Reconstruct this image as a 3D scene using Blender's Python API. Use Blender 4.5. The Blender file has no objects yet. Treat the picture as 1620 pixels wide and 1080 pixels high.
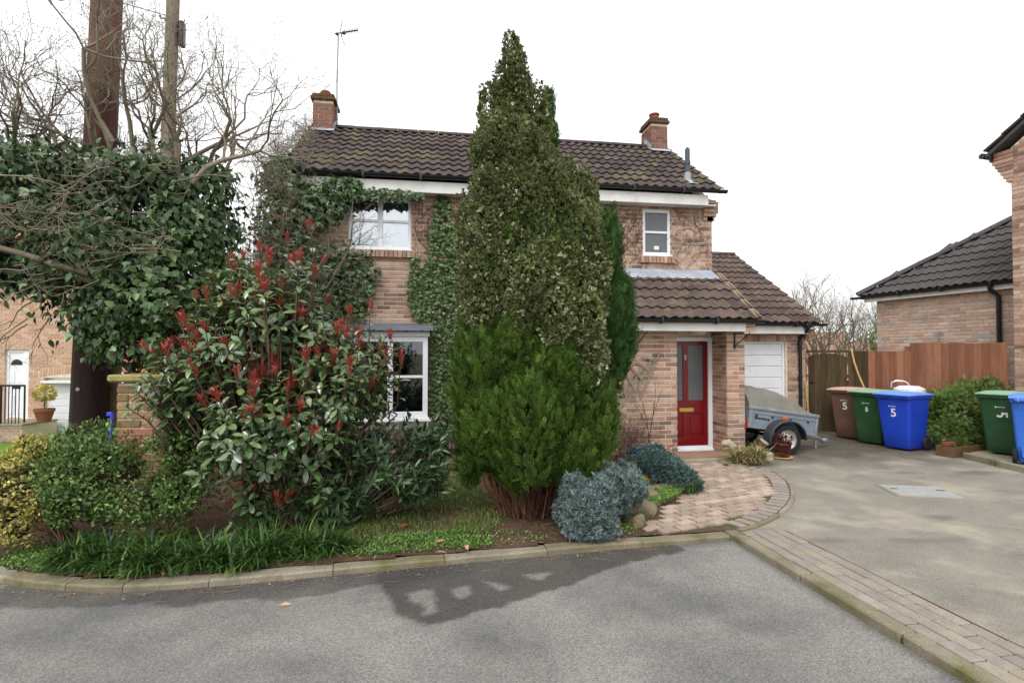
import bpy, math, random
import numpy as np
from mathutils import Matrix, Vector

random.seed(5)
rng = np.random.default_rng(11)
PI = math.pi
R = math.radians
scene = bpy.context.scene
COL = scene.collection

# ------------------------------------------------------------------ camera, sky, sun, exposure
TH = R(8.98)                      # the camera looks 9 degrees to the right of the house's depth axis
cam_d = bpy.data.cameras.new("camera")
cam_d.lens = 19.11
cam_d.sensor_width = 36.0
cam_d.clip_end = 3000
cam_d.clip_start = 0.05
cam = bpy.data.objects.new("camera", cam_d)
COL.objects.link(cam)
cam.location = (0, 0, 1.73)
cam.rotation_euler = (R(91.2), 0, -TH)
scene.camera = cam

SUN_EL, SUN_AZ = R(52), R(-150)   # azimuth measured from +Y towards +X: behind the camera, to the left
world = bpy.data.worlds.new("World")
scene.world = world
world.use_nodes = True
wn, wl = world.node_tree.nodes, world.node_tree.links
wn.clear()
sky = wn.new("ShaderNodeTexSky")
sky.sky_type = 'NISHITA'
sky.sun_disc = False
sky.sun_elevation = SUN_EL
sky.sun_rotation = SUN_AZ
sky.air_density = 1.0
sky.dust_density = 6.0
hs = wn.new("ShaderNodeHueSaturation")
hs.inputs['Saturation'].default_value = 0.12
b1 = wn.new("ShaderNodeBackground"); b1.inputs['Strength'].default_value = 0.05
b2 = wn.new("ShaderNodeBackground")
b2.inputs['Color'].default_value = (0.97, 0.985, 1.0, 1)
b2.inputs['Strength'].default_value = 1.12   # the closed white cloud layer
ad = wn.new("ShaderNodeAddShader")
wo = wn.new("ShaderNodeOutputWorld")
wl.new(sky.outputs[0], hs.inputs['Color'])
wl.new(hs.outputs[0], b1.inputs['Color'])
wl.new(b1.outputs[0], ad.inputs[0])
wl.new(b2.outputs[0], ad.inputs[1])
wl.new(ad.outputs[0], wo.inputs['Surface'])

sd = bpy.data.lights.new("sun", 'SUN')
sd.energy = 1.1
sd.angle = R(25)
sd.color = (1.0, 0.97, 0.93)
sun = bpy.data.objects.new("sun", sd)
COL.objects.link(sun)
sdir = Vector((math.sin(SUN_AZ) * math.cos(SUN_EL), math.cos(SUN_AZ) * math.cos(SUN_EL), math.sin(SUN_EL)))
sun.rotation_euler = sdir.to_track_quat('Z', 'Y').to_euler()
sun.location = (0, 0, 30)
vs = scene.view_settings
vs.view_transform = 'Standard'
vs.look = 'None'
vs.exposure = 0.2
vs.gamma = 1.0
scene.cycles.max_bounces = 6
scene.cycles.transparent_max_bounces = 12
scene.cycles.caustics_reflective = False
scene.cycles.caustics_refractive = False

# ------------------------------------------------------------------ helpers
def lin(c):
    return tuple(((v / 255.0) / 12.92 if v <= 10 else ((v / 255.0 + 0.055) / 1.055) ** 2.4) for v in c)

def S(xc, d):
    """a place xc metres to the right and d metres ahead, seen from where the photographer stands"""
    return (xc * math.cos(TH) + d * math.sin(TH), -xc * math.sin(TH) + d * math.cos(TH))

def material(name, cols, rough=0.75, var=0.25, vscale=6.0, fine=0.0, fscale=60.0, bump=0.0, bscale=40.0, spec=0.4,
             metal=0.0, trans=0.0, dirt=None, dirt_scale=1.5, dirt_amt=0.5, coat=0.0, stretch=None, detail=4.0, streak=None):
    """cols: sRGB base colours spread over the face attribute 'tint'; var / fine: coarse and fine noise; dirt: stain colour"""
    m = bpy.data.materials.new(name)
    m.use_nodes = True
    n, l = m.node_tree.nodes, m.node_tree.links
    bs = n['Principled BSDF']
    out = n['Material Output']
    geo = n.new("ShaderNodeNewGeometry")
    pos = geo.outputs['Position']
    if stretch:
        mp = n.new("ShaderNodeMapping"); mp.inputs['Scale'].default_value = stretch
        l.new(pos, mp.inputs['Vector']); pos = mp.outputs[0]
    if len(cols) > 1:
        at = n.new("ShaderNodeAttribute"); at.attribute_name = 'tint'
        cr = n.new("ShaderNodeValToRGB")
        el = cr.color_ramp.elements
        while len(el) < len(cols):
            el.new(0.5)
        for i, c in enumerate(cols):
            el[i].position = i / (len(cols) - 1)
            el[i].color = (*lin(c), 1)
        l.new(at.outputs['Fac'], cr.inputs[0])
        colr = cr.outputs[0]
    else:
        rgb = n.new("ShaderNodeRGB"); rgb.outputs[0].default_value = (*lin(cols[0]), 1)
        colr = rgb.outputs[0]
    def noise(scale, det=4.0, rough_=0.6):
        t = n.new("ShaderNodeTexNoise"); t.inputs['Scale'].default_value = scale
        t.inputs['Detail'].default_value = det; t.inputs['Roughness'].default_value = rough_
        l.new(pos, t.inputs['Vector'])
        return t.outputs['Fac']
    def mul(col_in, fac, amt):
        mr = n.new("ShaderNodeMapRange")
        mr.inputs['From Min'].default_value = 0.28; mr.inputs['From Max'].default_value = 0.72
        mr.inputs['To Min'].default_value = 1 - amt; mr.inputs['To Max'].default_value = 1 + amt
        l.new(fac, mr.inputs['Value'])
        mx = n.new("ShaderNodeVectorMath"); mx.operation = 'SCALE'
        l.new(col_in, mx.inputs[0]); l.new(mr.outputs[0], mx.inputs['Scale'])
        return mx.outputs[0]
    if var:
        colr = mul(colr, noise(vscale, detail), var)
    if fine:
        colr = mul(colr, noise(fscale, 2.0), fine)
    if dirt:
        f = noise(dirt_scale, 6.0, 0.65)
        rp = n.new("ShaderNodeMapRange")
        rp.inputs['From Min'].default_value = 0.5; rp.inputs['From Max'].default_value = 0.68
        rp.inputs['To Min'].default_value = 0; rp.inputs['To Max'].default_value = dirt_amt
        l.new(f, rp.inputs['Value'])
        mx = n.new("ShaderNodeMix"); mx.data_type = 'RGBA'
        l.new(rp.outputs[0], mx.inputs['Factor'])
        l.new(colr, mx.inputs['A']); mx.inputs['B'].default_value = (*lin(dirt), 1)
        colr = mx.outputs['Result']
    if streak:
        at2 = n.new("ShaderNodeAttribute"); at2.attribute_name = streak[0]
        mx = n.new("ShaderNodeMix"); mx.data_type = 'RGBA'
        l.new(at2.outputs['Fac'], mx.inputs['Factor'])
        ml = n.new("ShaderNodeVectorMath"); ml.operation = 'MULTIPLY'
        l.new(colr, ml.inputs[0]); ml.inputs[1].default_value = streak[1]
        l.new(colr, mx.inputs['A']); l.new(ml.outputs[0], mx.inputs['B'])
        colr = mx.outputs['Result']
    l.new(colr, bs.inputs['Base Color'])
    bs.inputs['Roughness'].default_value = rough
    bs.inputs['Specular IOR Level'].default_value = spec
    bs.inputs['Metallic'].default_value = metal
    bs.inputs['Coat Weight'].default_value = coat
    if bump:
        bp = n.new("ShaderNodeBump"); bp.inputs['Strength'].default_value = bump
        bp.inputs['Distance'].default_value = 0.01
        l.new(noise(bscale, 5.0), bp.inputs['Height'])
        l.new(bp.outputs[0], bs.inputs['Normal'])
    if trans:
        tr = n.new("ShaderNodeBsdfTranslucent")
        l.new(colr, tr.inputs['Color'])
        ms = n.new("ShaderNodeMixShader"); ms.inputs[0].default_value = trans
        l.new(bs.outputs[0], ms.inputs[1]); l.new(tr.outputs[0], ms.inputs[2])
        l.new(ms.outputs[0], out.inputs['Surface'])
    return m

def glass_material(name, refl=0.12, tint=(0.92, 0.96, 0.97)):
    m = bpy.data.materials.new(name); m.use_nodes = True
    n, l = m.node_tree.nodes, m.node_tree.links
    n.remove(n['Principled BSDF'])
    out = n['Material Output']
    tr = n.new("ShaderNodeBsdfTransparent"); tr.inputs[0].default_value = (*tint, 1)
    gl = n.new("ShaderNodeBsdfGlossy"); gl.inputs['Roughness'].default_value = 0.02
    gl.inputs['Color'].default_value = (0.95, 0.97, 1, 1)
    fr = n.new("ShaderNodeFresnel"); fr.inputs['IOR'].default_value = 1.52
    add = n.new("ShaderNodeMath"); add.operation = 'ADD'; add.inputs[1].default_value = refl; add.use_clamp = True
    ms = n.new("ShaderNodeMixShader")
    l.new(fr.outputs[0], add.inputs[0]); l.new(add.outputs[0], ms.inputs[0])
    l.new(tr.outputs[0], ms.inputs[1]); l.new(gl.outputs[0], ms.inputs[2])
    l.new(ms.outputs[0], out.inputs['Surface'])
    return m

class MB:
    """collects vertices and faces of one mesh"""
    def __init__(s):
        s.v = []; s.f = []; s.t = []
    def add(s, V, F, tint=0.5):
        o = len(s.v)
        s.v.extend(tuple(map(float, p)) for p in V)
        for f in F:
            s.f.append([o + i for i in f]); s.t.append(tint)
        return s
    def box(s, c, sz, rot=None, tint=0.5, b=0.0):
        V, F = cbox(sz, b) if b else pbox(sz)
        V = np.array(V)
        if rot is not None:
            V = V @ np.array(rot).T
        return s.add(V + np.array(c), F, tint)
    def span(s, p, q, tint=0.5, b=0.0):
        p, q = np.array(p, float), np.array(q, float)
        return s.box((p + q) / 2, np.abs(q - p), None, tint, b)
    def tube(s, pts, rad, n=8, tint=0.5, cap=True):
        pts = np.array(pts, float)
        rad = np.full(len(pts), rad) if np.isscalar(rad) else np.array(rad, float)
        V = []; prev = None
        for i in range(len(pts)):
            d = pts[min(i + 1, len(pts) - 1)] - pts[max(i - 1, 0)]
            d = d / (np.linalg.norm(d) + 1e-9)
            if prev is None:
                a = np.array((0, 0, 1.0)) if abs(d[2]) < 0.9 else np.array((1.0, 0, 0))
            else:
                a = prev
            u = np.cross(d, a); u = u / (np.linalg.norm(u) + 1e-9)
            w = np.cross(u, d)
            prev = w
            for k in range(n):
                th = 2 * PI * k / n
                V.append(pts[i] + rad[i] * (math.cos(th) * u + math.sin(th) * w))
        F = []
        for i in range(len(pts) - 1):
            for k in range(n):
                a = i * n + k; b_ = i * n + (k + 1) % n
                F.append((a, b_, b_ + n, a + n))
        if cap:
            F.append(tuple(reversed(range(n))))
            F.append(tuple((len(pts) - 1) * n + k for k in range(n)))
        return s.add(V, F, tint)
    def lathe(s, prof, c=(0, 0, 0), n=16, tint=0.5, axis='z'):
        V = []
        for r, z in prof:
            for k in range(n):
                th = 2 * PI * k / n
                p = (r * math.cos(th), r * math.sin(th), z)
                if axis == 'y':
                    p = (p[0], p[2], p[1])
                V.append((p[0] + c[0], p[1] + c[1], p[2] + c[2]))
        F = []
        for i in range(len(prof) - 1):
            for k in range(n):
                a = i * n + k; b_ = i * n + (k + 1) % n
                q = (a, b_, b_ + n, a + n)
                F.append(q if axis == 'z' else q[::-1])
        return s.add(V, F, tint)
    def prism(s, poly, z0, z1, tint=0.5, plane='xy'):
        """a polygon (counter-clockwise) pulled from z0 to z1; plane 'xz' pulls along y"""
        n = len(poly)
        mk = (lambda a, b, z: (a, b, z)) if plane == 'xy' else ((lambda a, b, z: (a, z, b)) if plane == 'xz' else (lambda a, b, z: (z, a, b)))
        V = [mk(a, b, z0) for a, b in poly] + [mk(a, b, z1) for a, b in poly]
        F = [tuple(reversed(range(n))), tuple(range(n, 2 * n))]
        for i in range(n):
            j = (i + 1) % n
            F.append((i, j, n + j, n + i))
        if plane == 'xz':
            F = [f[::-1] for f in F]
        return s.add(V, F, tint)
    def mesh(s, name, mat, smooth=False):
        me = bpy.data.meshes.new(name)
        me.from_pydata(s.v, [], s.f)
        a = me.attributes.new('tint', 'FLOAT', 'FACE')
        a.data.foreach_set('value', np.array(s.t, np.float32))
        if mat:
            me.materials.append(mat)
        if smooth:
            me.polygons.foreach_set('use_smooth', np.ones(len(me.polygons), bool))
            try:
                me.set_sharp_from_angle(angle=R(40))
            except Exception:
                pass
        me.update()
        return me

def pbox(sz):
    h = np.array(sz) / 2
    V = [(i * h[0], j * h[1], k * h[2]) for i in (-1, 1) for j in (-1, 1) for k in (-1, 1)]
    F = [(0, 1, 3, 2), (4, 6, 7, 5), (0, 4, 5, 1), (2, 3, 7, 6), (0, 2, 6, 4), (1, 5, 7, 3)]
    return V, F

def cbox(sz, b):
    h = np.array(sz, float) / 2
    b = min(b, h.min() * 0.49)
    idx = {}; V = []
    for i in (-1, 1):
        for j in (-1, 1):
            for k in (-1, 1):
                for ax in range(3):
                    p = [i * (h[0] - b), j * (h[1] - b), k * (h[2] - b)]
                    p[ax] = (i, j, k)[ax] * h[ax]
                    idx[(i, j, k, ax)] = len(V); V.append(p)
    F = []
    for ax in range(3):
        o = [a for a in range(3) if a != ax]
        for s_ in (-1, 1):
            q = []
            for (a, c) in ((-1, -1), (1, -1), (1, 1), (-1, 1)):
                k = [0, 0, 0]; k[ax] = s_; k[o[0]] = a; k[o[1]] = c
                q.append(idx[(*k, ax)])
            F.append(q)
        for a in (-1, 1):
            for c in (-1, 1):
                q = []
                for (e, w) in ((-1, 0), (1, 0), (1, 1), (-1, 1)):
                    k = [0, 0, 0]; k[ax] = e; k[o[0]] = a; k[o[1]] = c
                    q.append(idx[(*k, o[w])])
                F.append(q)
    for i in (-1, 1):
        for j in (-1, 1):
            for k in (-1, 1):
                F.append([idx[(i, j, k, a)] for a in range(3)])
    Va = np.array(V)
    out = []
    for f in F:
        c = Va[f].mean(0); nn = np.cross(Va[f[1]] - Va[f[0]], Va[f[2]] - Va[f[1]])
        out.append(tuple(f) if np.dot(nn, c) > 0 else tuple(f[::-1]))
    return V, out

def big_mesh(name, V, F, tint, mat, smooth=False):
    """V (N,3), F (M,k) all faces of one size, tint (M,)"""
    me = bpy.data.meshes.new(name)
    V = np.ascontiguousarray(V, np.float32); F = np.ascontiguousarray(F, np.int32)
    k = F.shape[1]
    me.vertices.add(len(V)); me.vertices.foreach_set('co', V.ravel())
    me.loops.add(F.size); me.loops.foreach_set('vertex_index', F.ravel())
    me.polygons.add(len(F))
    me.polygons.foreach_set('loop_start', np.arange(0, F.size, k, dtype=np.int32))
    me.polygons.foreach_set('loop_total', np.full(len(F), k, np.int32))
    a = me.attributes.new('tint', 'FLOAT', 'FACE')
    a.data.foreach_set('value', np.ascontiguousarray(tint, np.float32))
    if smooth:
        me.polygons.foreach_set('use_smooth', np.ones(len(F), bool))
    me.materials.append(mat)
    me.update(calc_edges=True)
    me.validate()
    return me

def link(name, data, parent=None, loc=None, rot=None):
    o = bpy.data.objects.new(name, data)
    COL.objects.link(o)
    if loc is not None:
        o.location = loc
    if rot is not None:
        o.rotation_euler = rot
    if parent is not None:
        o.parent = parent
    return o

def tag(o, label=None, cat=None, group=None, kind=None):
    if label: o['label'] = label
    if cat: o['category'] = cat
    if group: o['group'] = group
    if kind: o['kind'] = kind
    return o

def thing(name, label, cat, loc=(0, 0, 0), rz=0.0, group=None):
    o = bpy.data.objects.new(name, None)
    o.empty_display_size = 0.1
    COL.objects.link(o)
    o.location = loc; o.rotation_euler = (0, 0, rz)
    return tag(o, label, cat, group)

def part(name, mb, mat, parent, smooth=False):
    """mesh given in the thing's own frame, or in world coordinates when the thing stands at the origin"""
    return link(name, mb.mesh(name, mat, smooth), parent)

def wpart(name, mesh, parent):
    """mesh in world coordinates under a thing whose Empty stands elsewhere"""
    o = link(name, mesh, parent)
    p = parent; m = Matrix.Identity(4)
    while p is not None:
        m = Matrix.Translation(p.location) @ p.rotation_euler.to_matrix().to_4x4() @ m if p.type == 'EMPTY' else m
        p = p.parent
    o.matrix_parent_inverse = m.inverted()
    return o

def rotx(a):
    c, s_ = math.cos(a), math.sin(a); return np.array(((1, 0, 0), (0, c, -s_), (0, s_, c)))
def roty(a):
    c, s_ = math.cos(a), math.sin(a); return np.array(((c, 0, s_), (0, 1, 0), (-s_, 0, c)))
def rotz(a):
    c, s_ = math.cos(a), math.sin(a); return np.array(((c, -s_, 0), (s_, c, 0), (0, 0, 1)))

def text_mesh(body, size, mat, depth=0.002, bold=0.0):
    cu = bpy.data.curves.new("lettering", 'FONT')
    cu.body = body; cu.size = size; cu.extrude = depth; cu.offset = bold
    cu.align_x = 'CENTER'; cu.align_y = 'CENTER'
    o = bpy.data.objects.new("lettering", cu)
    COL.objects.link(o)
    dg = bpy.context.evaluated_depsgraph_get()
    me = bpy.data.meshes.new_from_object(o.evaluated_get(dg))
    bpy.data.objects.remove(o)
    bpy.data.curves.remove(cu)
    me.materials.clear(); me.materials.append(mat)
    me.name = "lettering"
    return me

# ------------------------------------------------------------------ materials
BRICK = [(118, 98, 91), (148, 114, 101), (164, 127, 111), (175, 141, 122), (186, 158, 140), (158, 126, 111), (192, 168, 149), (138, 116, 107)]
m_brick = material("house_brick", BRICK, 0.9, 0.14, 9, 0.16, 90, 0.5, 90, 0.2, dirt=(198, 176, 156), dirt_scale=1.1, dirt_amt=0.45)
m_mortar = material("pale_mortar", [(214, 200, 178)], 0.95, 0.12, 8, 0.12, 120, 0.3, 120, 0.1)
m_chim_brick = material("chimney_brick", [(118, 84, 74), (138, 98, 84), (128, 98, 88)], 0.9, 0.15, 9, 0.15, 90, 0.4, 90, 0.2)
m_buff = material("buff_brick", [(190, 154, 132), (202, 170, 148), (182, 142, 120), (208, 180, 160)], 0.9, 0.1, 9, 0.12, 60, 0.3, 60, 0.2)
m_grey_brick = material("mixed_brick", [(190, 160, 142), (204, 178, 160), (174, 144, 128), (192, 180, 168), (158, 144, 138), (200, 166, 146)], 0.9, 0.1, 9, 0.12, 60, 0.3, 60, 0.2)
m_pier_brick = material("pier_brick", [(150, 102, 84), (168, 124, 102), (140, 128, 84), (128, 92, 76), (174, 140, 112)], 0.92, 0.18, 16, 0.18, 120, 0.6, 90, 0.15, dirt=(118, 122, 64), dirt_scale=5, dirt_amt=0.55)
m_stone_moss = material("mossy_stone", [(150, 140, 92)], 0.95, 0.2, 10, 0.2, 80, 0.6, 60, 0.1, dirt=(96, 104, 44), dirt_scale=7, dirt_amt=0.7)
m_tile = material("roof_tile", [(62, 54, 54), (74, 64, 63), (68, 59, 58), (82, 71, 68)], 0.85, 0.18, 7, 0.15, 70, 0.4, 60, 0.25, dirt=(116, 108, 74), dirt_scale=1.6, dirt_amt=0.6)
m_tile_brown = material("brown_roof_tile", [(74, 63, 60), (88, 75, 70), (81, 69, 65), (98, 84, 78)], 0.85, 0.18, 7, 0.15, 70, 0.4, 60, 0.25, dirt=(140, 124, 100), dirt_scale=3, dirt_amt=0.4)
m_tile_dark = material("dark_roof_tile", [(68, 65, 65), (80, 76, 75), (74, 70, 69)], 0.8, 0.14, 7, 0.1, 70, 0.3, 60, 0.3)
m_tile_edge = material("verge_mortar", [(146, 122, 102)], 0.9, 0.2, 10, 0.1, 80, 0.5, 60, 0.2)
m_red_tile = material("red_pantile", [(186, 106, 84), (200, 124, 100), (176, 96, 78)], 0.85, 0.12, 6, 0.1, 50, 0.3, 50, 0.2)
m_lead = material("lead_flashing", [(150, 156, 168)], 0.55, 0.18, 5, 0.08, 60, 0.2, 20, 0.5, dirt=(196, 200, 206), dirt_scale=4, dirt_amt=0.5)
m_lead_dark = material("weathered_lead", [(98, 102, 112)], 0.6, 0.18, 5, 0.08, 60, 0.2, 20, 0.5)
m_black = material("black_gutter_plastic", [(26, 27, 31)], 0.35, 0.15, 6, 0, 1, 0, 1, 0.5)
m_white = material("white_painted_board", [(226, 225, 222)], 0.5, 0.05, 4, 0.04, 60, 0.1, 40, 0.4, dirt=(176, 172, 156), dirt_scale=3, dirt_amt=0.35)
m_upvc = material("white_window_frame", [(232, 233, 238)], 0.3, 0.03, 4, 0, 1, 0, 1, 0.5)
m_curtain = material("curtain_with_sky_tint", [(206, 218, 236)], 0.9, 0.05, 3, 0.0, 1, 0, 1, 0.1)  # pale blue carries part of the sky reflection on the upper panes
m_frost = material("frosted_glass", [(92, 96, 100)], 0.22, 0.1, 4, 0.06, 120, 0.15, 150, 0.6)
m_room = material("dark_interior", [(52, 50, 48)], 0.9, 0.1, 2)
m_glass = glass_material("window_glass", 0.30)
m_glass_dim = glass_material("bay_glass", 0.04)
m_red = material("red_gloss_paint", [(112, 8, 14)], 0.28, 0.06, 4, 0, 1, 0.05, 30, 0.5)
m_brass = material("brass", [(214, 182, 88)], 0.25, 0.05, 8, 0, 1, 0, 1, 0.5, metal=0.85)
m_iron = material("black_iron", [(30, 28, 28)], 0.6, 0.2, 20, 0, 1, 0.1, 60, 0.4)
m_gdoor = material("white_garage_door", [(226, 228, 232)], 0.45, 0.03, 3, 0.03, 40, 0.05, 20, 0.4, dirt=(190, 190, 184), dirt_scale=2, dirt_amt=0.3)
m_concrete = material("old_concrete", [(160, 152, 136), (150, 142, 124), (170, 160, 144)], 0.95, 0.14, 5, 0.2, 110, 0.5, 90, 0.15, dirt=(112, 112, 70), dirt_scale=4, dirt_amt=0.55)
m_kerb = material("kerb_concrete", [(138, 130, 114), (126, 118, 98), (146, 138, 122)], 0.95, 0.2, 3, 0.22, 90, 0.8, 70, 0.15, dirt=(96, 96, 54), dirt_scale=2.0, dirt_amt=0.9)
m_step = material("doorstep_slab", [(150, 118, 98)], 0.9, 0.15, 5, 0.12, 80, 0.3, 60, 0.2, dirt=(110, 100, 76), dirt_scale=4, dirt_amt=0.5)
m_paver = material("pink_paver", [(150, 130, 120), (180, 160, 148), (160, 140, 128), (188, 170, 156), (148, 134, 118), (170, 148, 138)], 0.92, 0.14, 9, 0.18, 110, 0.5, 90, 0.15, dirt=(140, 132, 96), dirt_scale=3, dirt_amt=0.5)
m_block = material("grey_paver", [(146, 136, 126), (138, 130, 122), (152, 144, 134)], 0.92, 0.14, 7, 0.2, 110, 0.5, 90, 0.15, dirt=(158, 146, 116), dirt_scale=3, dirt_amt=0.5)
m_fence = material("brown_fence_board", [(112, 72, 54), (132, 88, 66), (122, 80, 60), (148, 102, 78)], 0.8, 0.2, 5, 0.15, 30, 0.3, 40, 0.25, stretch=(3.0, 3.0, 0.35))
m_gate = material("dark_weathered_board", [(70, 56, 42), (82, 68, 48), (60, 48, 38)], 0.9, 0.25, 5, 0.15, 30, 0.3, 40, 0.2, stretch=(3, 3, 0.35), dirt=(86, 92, 52), dirt_scale=2, dirt_amt=0.5)
m_pole = material("creosote_pole", [(40, 25, 23), (52, 32, 28), (92, 60, 52), (112, 76, 66)], 0.8, 0.25, 9, 0.18, 30, 0.5, 60, 0.3, stretch=(6, 6, 0.35), dirt=(52, 38, 42), dirt_scale=2.5, dirt_amt=0.6)
m_pole_grey = material("grey_pole", [(132, 120, 110)], 0.85, 0.2, 9, 0.18, 30, 0.5, 60, 0.2, stretch=(6, 6, 0.35), dirt=(110, 112, 66), dirt_scale=1.2, dirt_amt=0.6)
m_bark = material("grey_brown_bark", [(96, 80, 62), (120, 104, 82), (84, 68, 54)], 0.9, 0.2, 12, 0.15, 60, 0.4, 60, 0.15)
m_twig = material("bare_twig", [(116, 106, 90), (140, 130, 112), (98, 86, 72)], 0.9, 0.1, 12)
m_twig_dark = material("dark_twig", [(86, 64, 54), (106, 82, 70), (72, 54, 46)], 0.9, 0.1, 12)
m_soil = material("garden_soil", [(89, 70, 59)], 0.98, 0.25, 3, 0.35, 60, 1.0, 40, 0.05, dirt=(62, 74, 34), dirt_scale=2.2, dirt_amt=0.6)
m_grass_ground = material("lawn", [(96, 136, 52)], 0.95, 0.15, 2, 0.2, 50, 0.8, 60, 0.1)
m_ground = material("far_ground", [(96, 100, 66)], 0.98, 0.2, 0.3, 0.2, 6)
m_plastic_text = material("white_lettering", [(226, 228, 226)], 0.5, 0.04, 20)

def ivy_cols(): return [(34, 52, 28), (46, 68, 34), (58, 82, 42), (72, 96, 52), (92, 112, 62)]
m_ivy = material("ivy_leaf", [(36, 54, 30), (52, 74, 40), (70, 98, 52), (94, 120, 70), (124, 142, 92)], 0.36, 0.15, 14, spec=0.5, trans=0.12)
m_ivy_wall = material("wall_ivy_leaf", [(58, 77, 43), (75, 99, 56), (95, 119, 69), (117, 139, 84), (119, 90, 64)], 0.42, 0.15, 14, spec=0.45, trans=0.1)
m_photinia = material("photinia_leaf", [(56, 78, 48), (74, 98, 58), (94, 120, 72), (116, 138, 88), (140, 158, 104)], 0.24, 0.12, 12, spec=0.8, trans=0.15, coat=0.35)
m_redleaf = material("red_young_leaf", [(142, 60, 54), (170, 78, 68), (186, 98, 86), (150, 62, 50)], 0.4, 0.12, 20, spec=0.4, trans=0.15)
m_laurel = material("laurel_leaf", [(44, 64, 42), (58, 84, 50), (76, 104, 64), (108, 132, 90)], 0.33, 0.12, 12, spec=0.5, trans=0.1)
m_hedge = material("small_leaf_shrub", [(62, 83, 44), (81, 107, 55), (105, 133, 69), (132, 163, 86)], 0.42, 0.15, 12, spec=0.4, trans=0.14)
m_gold = material("golden_variegated_leaf", [(92, 104, 48), (150, 146, 70), (196, 182, 96), (214, 202, 124), (122, 128, 60)], 0.45, 0.1, 12, spec=0.4, trans=0.15)
m_strap = material("strap_leaf", [(36, 60, 24), (50, 80, 32), (64, 98, 42), (92, 122, 62), (140, 142, 84)], 0.42, 0.12, 10, spec=0.4, trans=0.18)
m_weed = material("ground_cover", [(70, 100, 43), (90, 126, 57), (108, 143, 68), (132, 161, 90)], 0.6, 0.15, 10, spec=0.3, trans=0.15)
m_blade = material("grass_blade", [(76, 94, 46), (92, 116, 54), (112, 132, 68), (158, 152, 104)], 0.6, 0.15, 10, spec=0.3, trans=0.2)
m_con_green = material("bright_conifer", [(50, 68, 28), (68, 92, 36), (86, 114, 44), (106, 134, 56), (128, 152, 72)], 0.6, 0.2, 4, spec=0.25, trans=0.12)
m_con_var = material("variegated_conifer", [(74, 84, 52), (92, 104, 62), (112, 120, 76), (132, 138, 92), (184, 186, 144), (214, 214, 180)], 0.6, 0.2, 4, spec=0.25, trans=0.12)
m_con_dark = material("dark_conifer", [(39, 63, 31), (51, 81, 39), (67, 98, 47), (82, 114, 58)], 0.6, 0.2, 5, spec=0.25, trans=0.1)
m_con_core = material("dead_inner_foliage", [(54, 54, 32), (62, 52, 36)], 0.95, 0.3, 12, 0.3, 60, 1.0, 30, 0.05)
m_dead = material("dead_brown_foliage", [(96, 62, 46), (120, 82, 60), (80, 52, 42), (136, 104, 80)], 0.9, 0.2, 20)
m_juniper = material("blue_juniper", [(82, 98, 94), (102, 120, 117), (124, 142, 140), (152, 166, 164)], 0.6, 0.15, 8, spec=0.25, trans=0.08)
m_juniper_dark = material("dark_juniper", [(57, 76, 72), (75, 96, 92), (95, 121, 114), (120, 143, 139)], 0.6, 0.15, 8, spec=0.25, trans=0.08)
m_yew = material("box_honeysuckle", [(62, 83, 37), (86, 111, 50), (112, 138, 67), (146, 169, 91)], 0.5, 0.15, 8, spec=0.35, trans=0.12)
m_straw = material("straw_leaf", [(86, 104, 50), (112, 122, 62), (168, 148, 104), (190, 170, 128)], 0.7, 0.1, 10, trans=0.15)
m_moss = material("moss", [(128, 116, 28), (146, 132, 40)], 0.98, 0.25, 14, 0.3, 90, 1.0, 60, 0.05)
m_rock = material("sandstone_rock", [(126, 116, 94), (136, 126, 105), (113, 103, 87)], 0.95, 0.2, 9, 0.2, 70, 0.8, 40, 0.1)
m_clay = material("dirty_clay", [(112, 78, 62)], 0.9, 0.2, 9, 0.1, 60, 0.3, 50, 0.2)
m_terracotta = material("terracotta", [(132, 80, 62)], 0.8, 0.1, 8, 0.08, 60, 0.2, 60, 0.2)
m_glazed = material("maroon_glazed_pot", [(66, 20, 20)], 0.25, 0.15, 6, 0, 1, 0, 1, 0.5)
m_flowerred = material("dull_red_flower", [(84, 34, 32), (66, 26, 26)], 0.7, 0.2, 20)
m_bag = material("crumpled_pale_bag", [(176, 166, 146)], 0.8, 0.12, 14, 0, 1, 0.4, 30, 0.3)
m_galv = material("galvanised_steel", [(140, 146, 152)], 0.45, 0.12, 7, 0.05, 60, 0.1, 30, 0.5, metal=0.4, dirt=(176, 172, 150), dirt_scale=4, dirt_amt=0.4)
m_trailer = material("trailer_blue_grey", [(126, 140, 154)], 0.45, 0.1, 5, 0.05, 60, 0.05, 30, 0.5, metal=0.25, dirt=(176, 176, 156), dirt_scale=3, dirt_amt=0.4)
m_tyre = material("tyre_rubber", [(34, 34, 36)], 0.85, 0.2, 12, 0.1, 60, 0.3, 60, 0.3, dirt=(70, 66, 60), dirt_scale=8, dirt_amt=0.4)
m_mud = material("black_mudguard", [(58, 60, 66)], 0.6, 0.15, 6)
m_rim = material("painted_wheel_rim", [(196, 194, 186)], 0.4, 0.1, 10, 0, 1, 0, 1, 0.5, metal=0.3, dirt=(150, 134, 104), dirt_scale=12, dirt_amt=0.6)
m_tarp = material("dirty_trailer_cover", [(112, 110, 100)], 0.5, 0.2, 4, 0.12, 40, 0.2, 20, 0.4, dirt=(110, 112, 96), dirt_scale=3, dirt_amt=0.6)
m_amber = material("amber_reflector", [(206, 100, 40)], 0.25, 0.05)
m_taillight = material("red_lamp", [(150, 24, 22)], 0.2, 0.05)
m_ink = material("dark_lettering", [(34, 38, 46)], 0.5, 0.05)
m_bin_brown = material("brown_bin_plastic", [(106, 76, 62)], 0.5, 0.1, 3, 0.05, 40, 0.06, 30, 0.4, dirt=(128, 104, 90), dirt_scale=3.5, dirt_amt=0.3)
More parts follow.
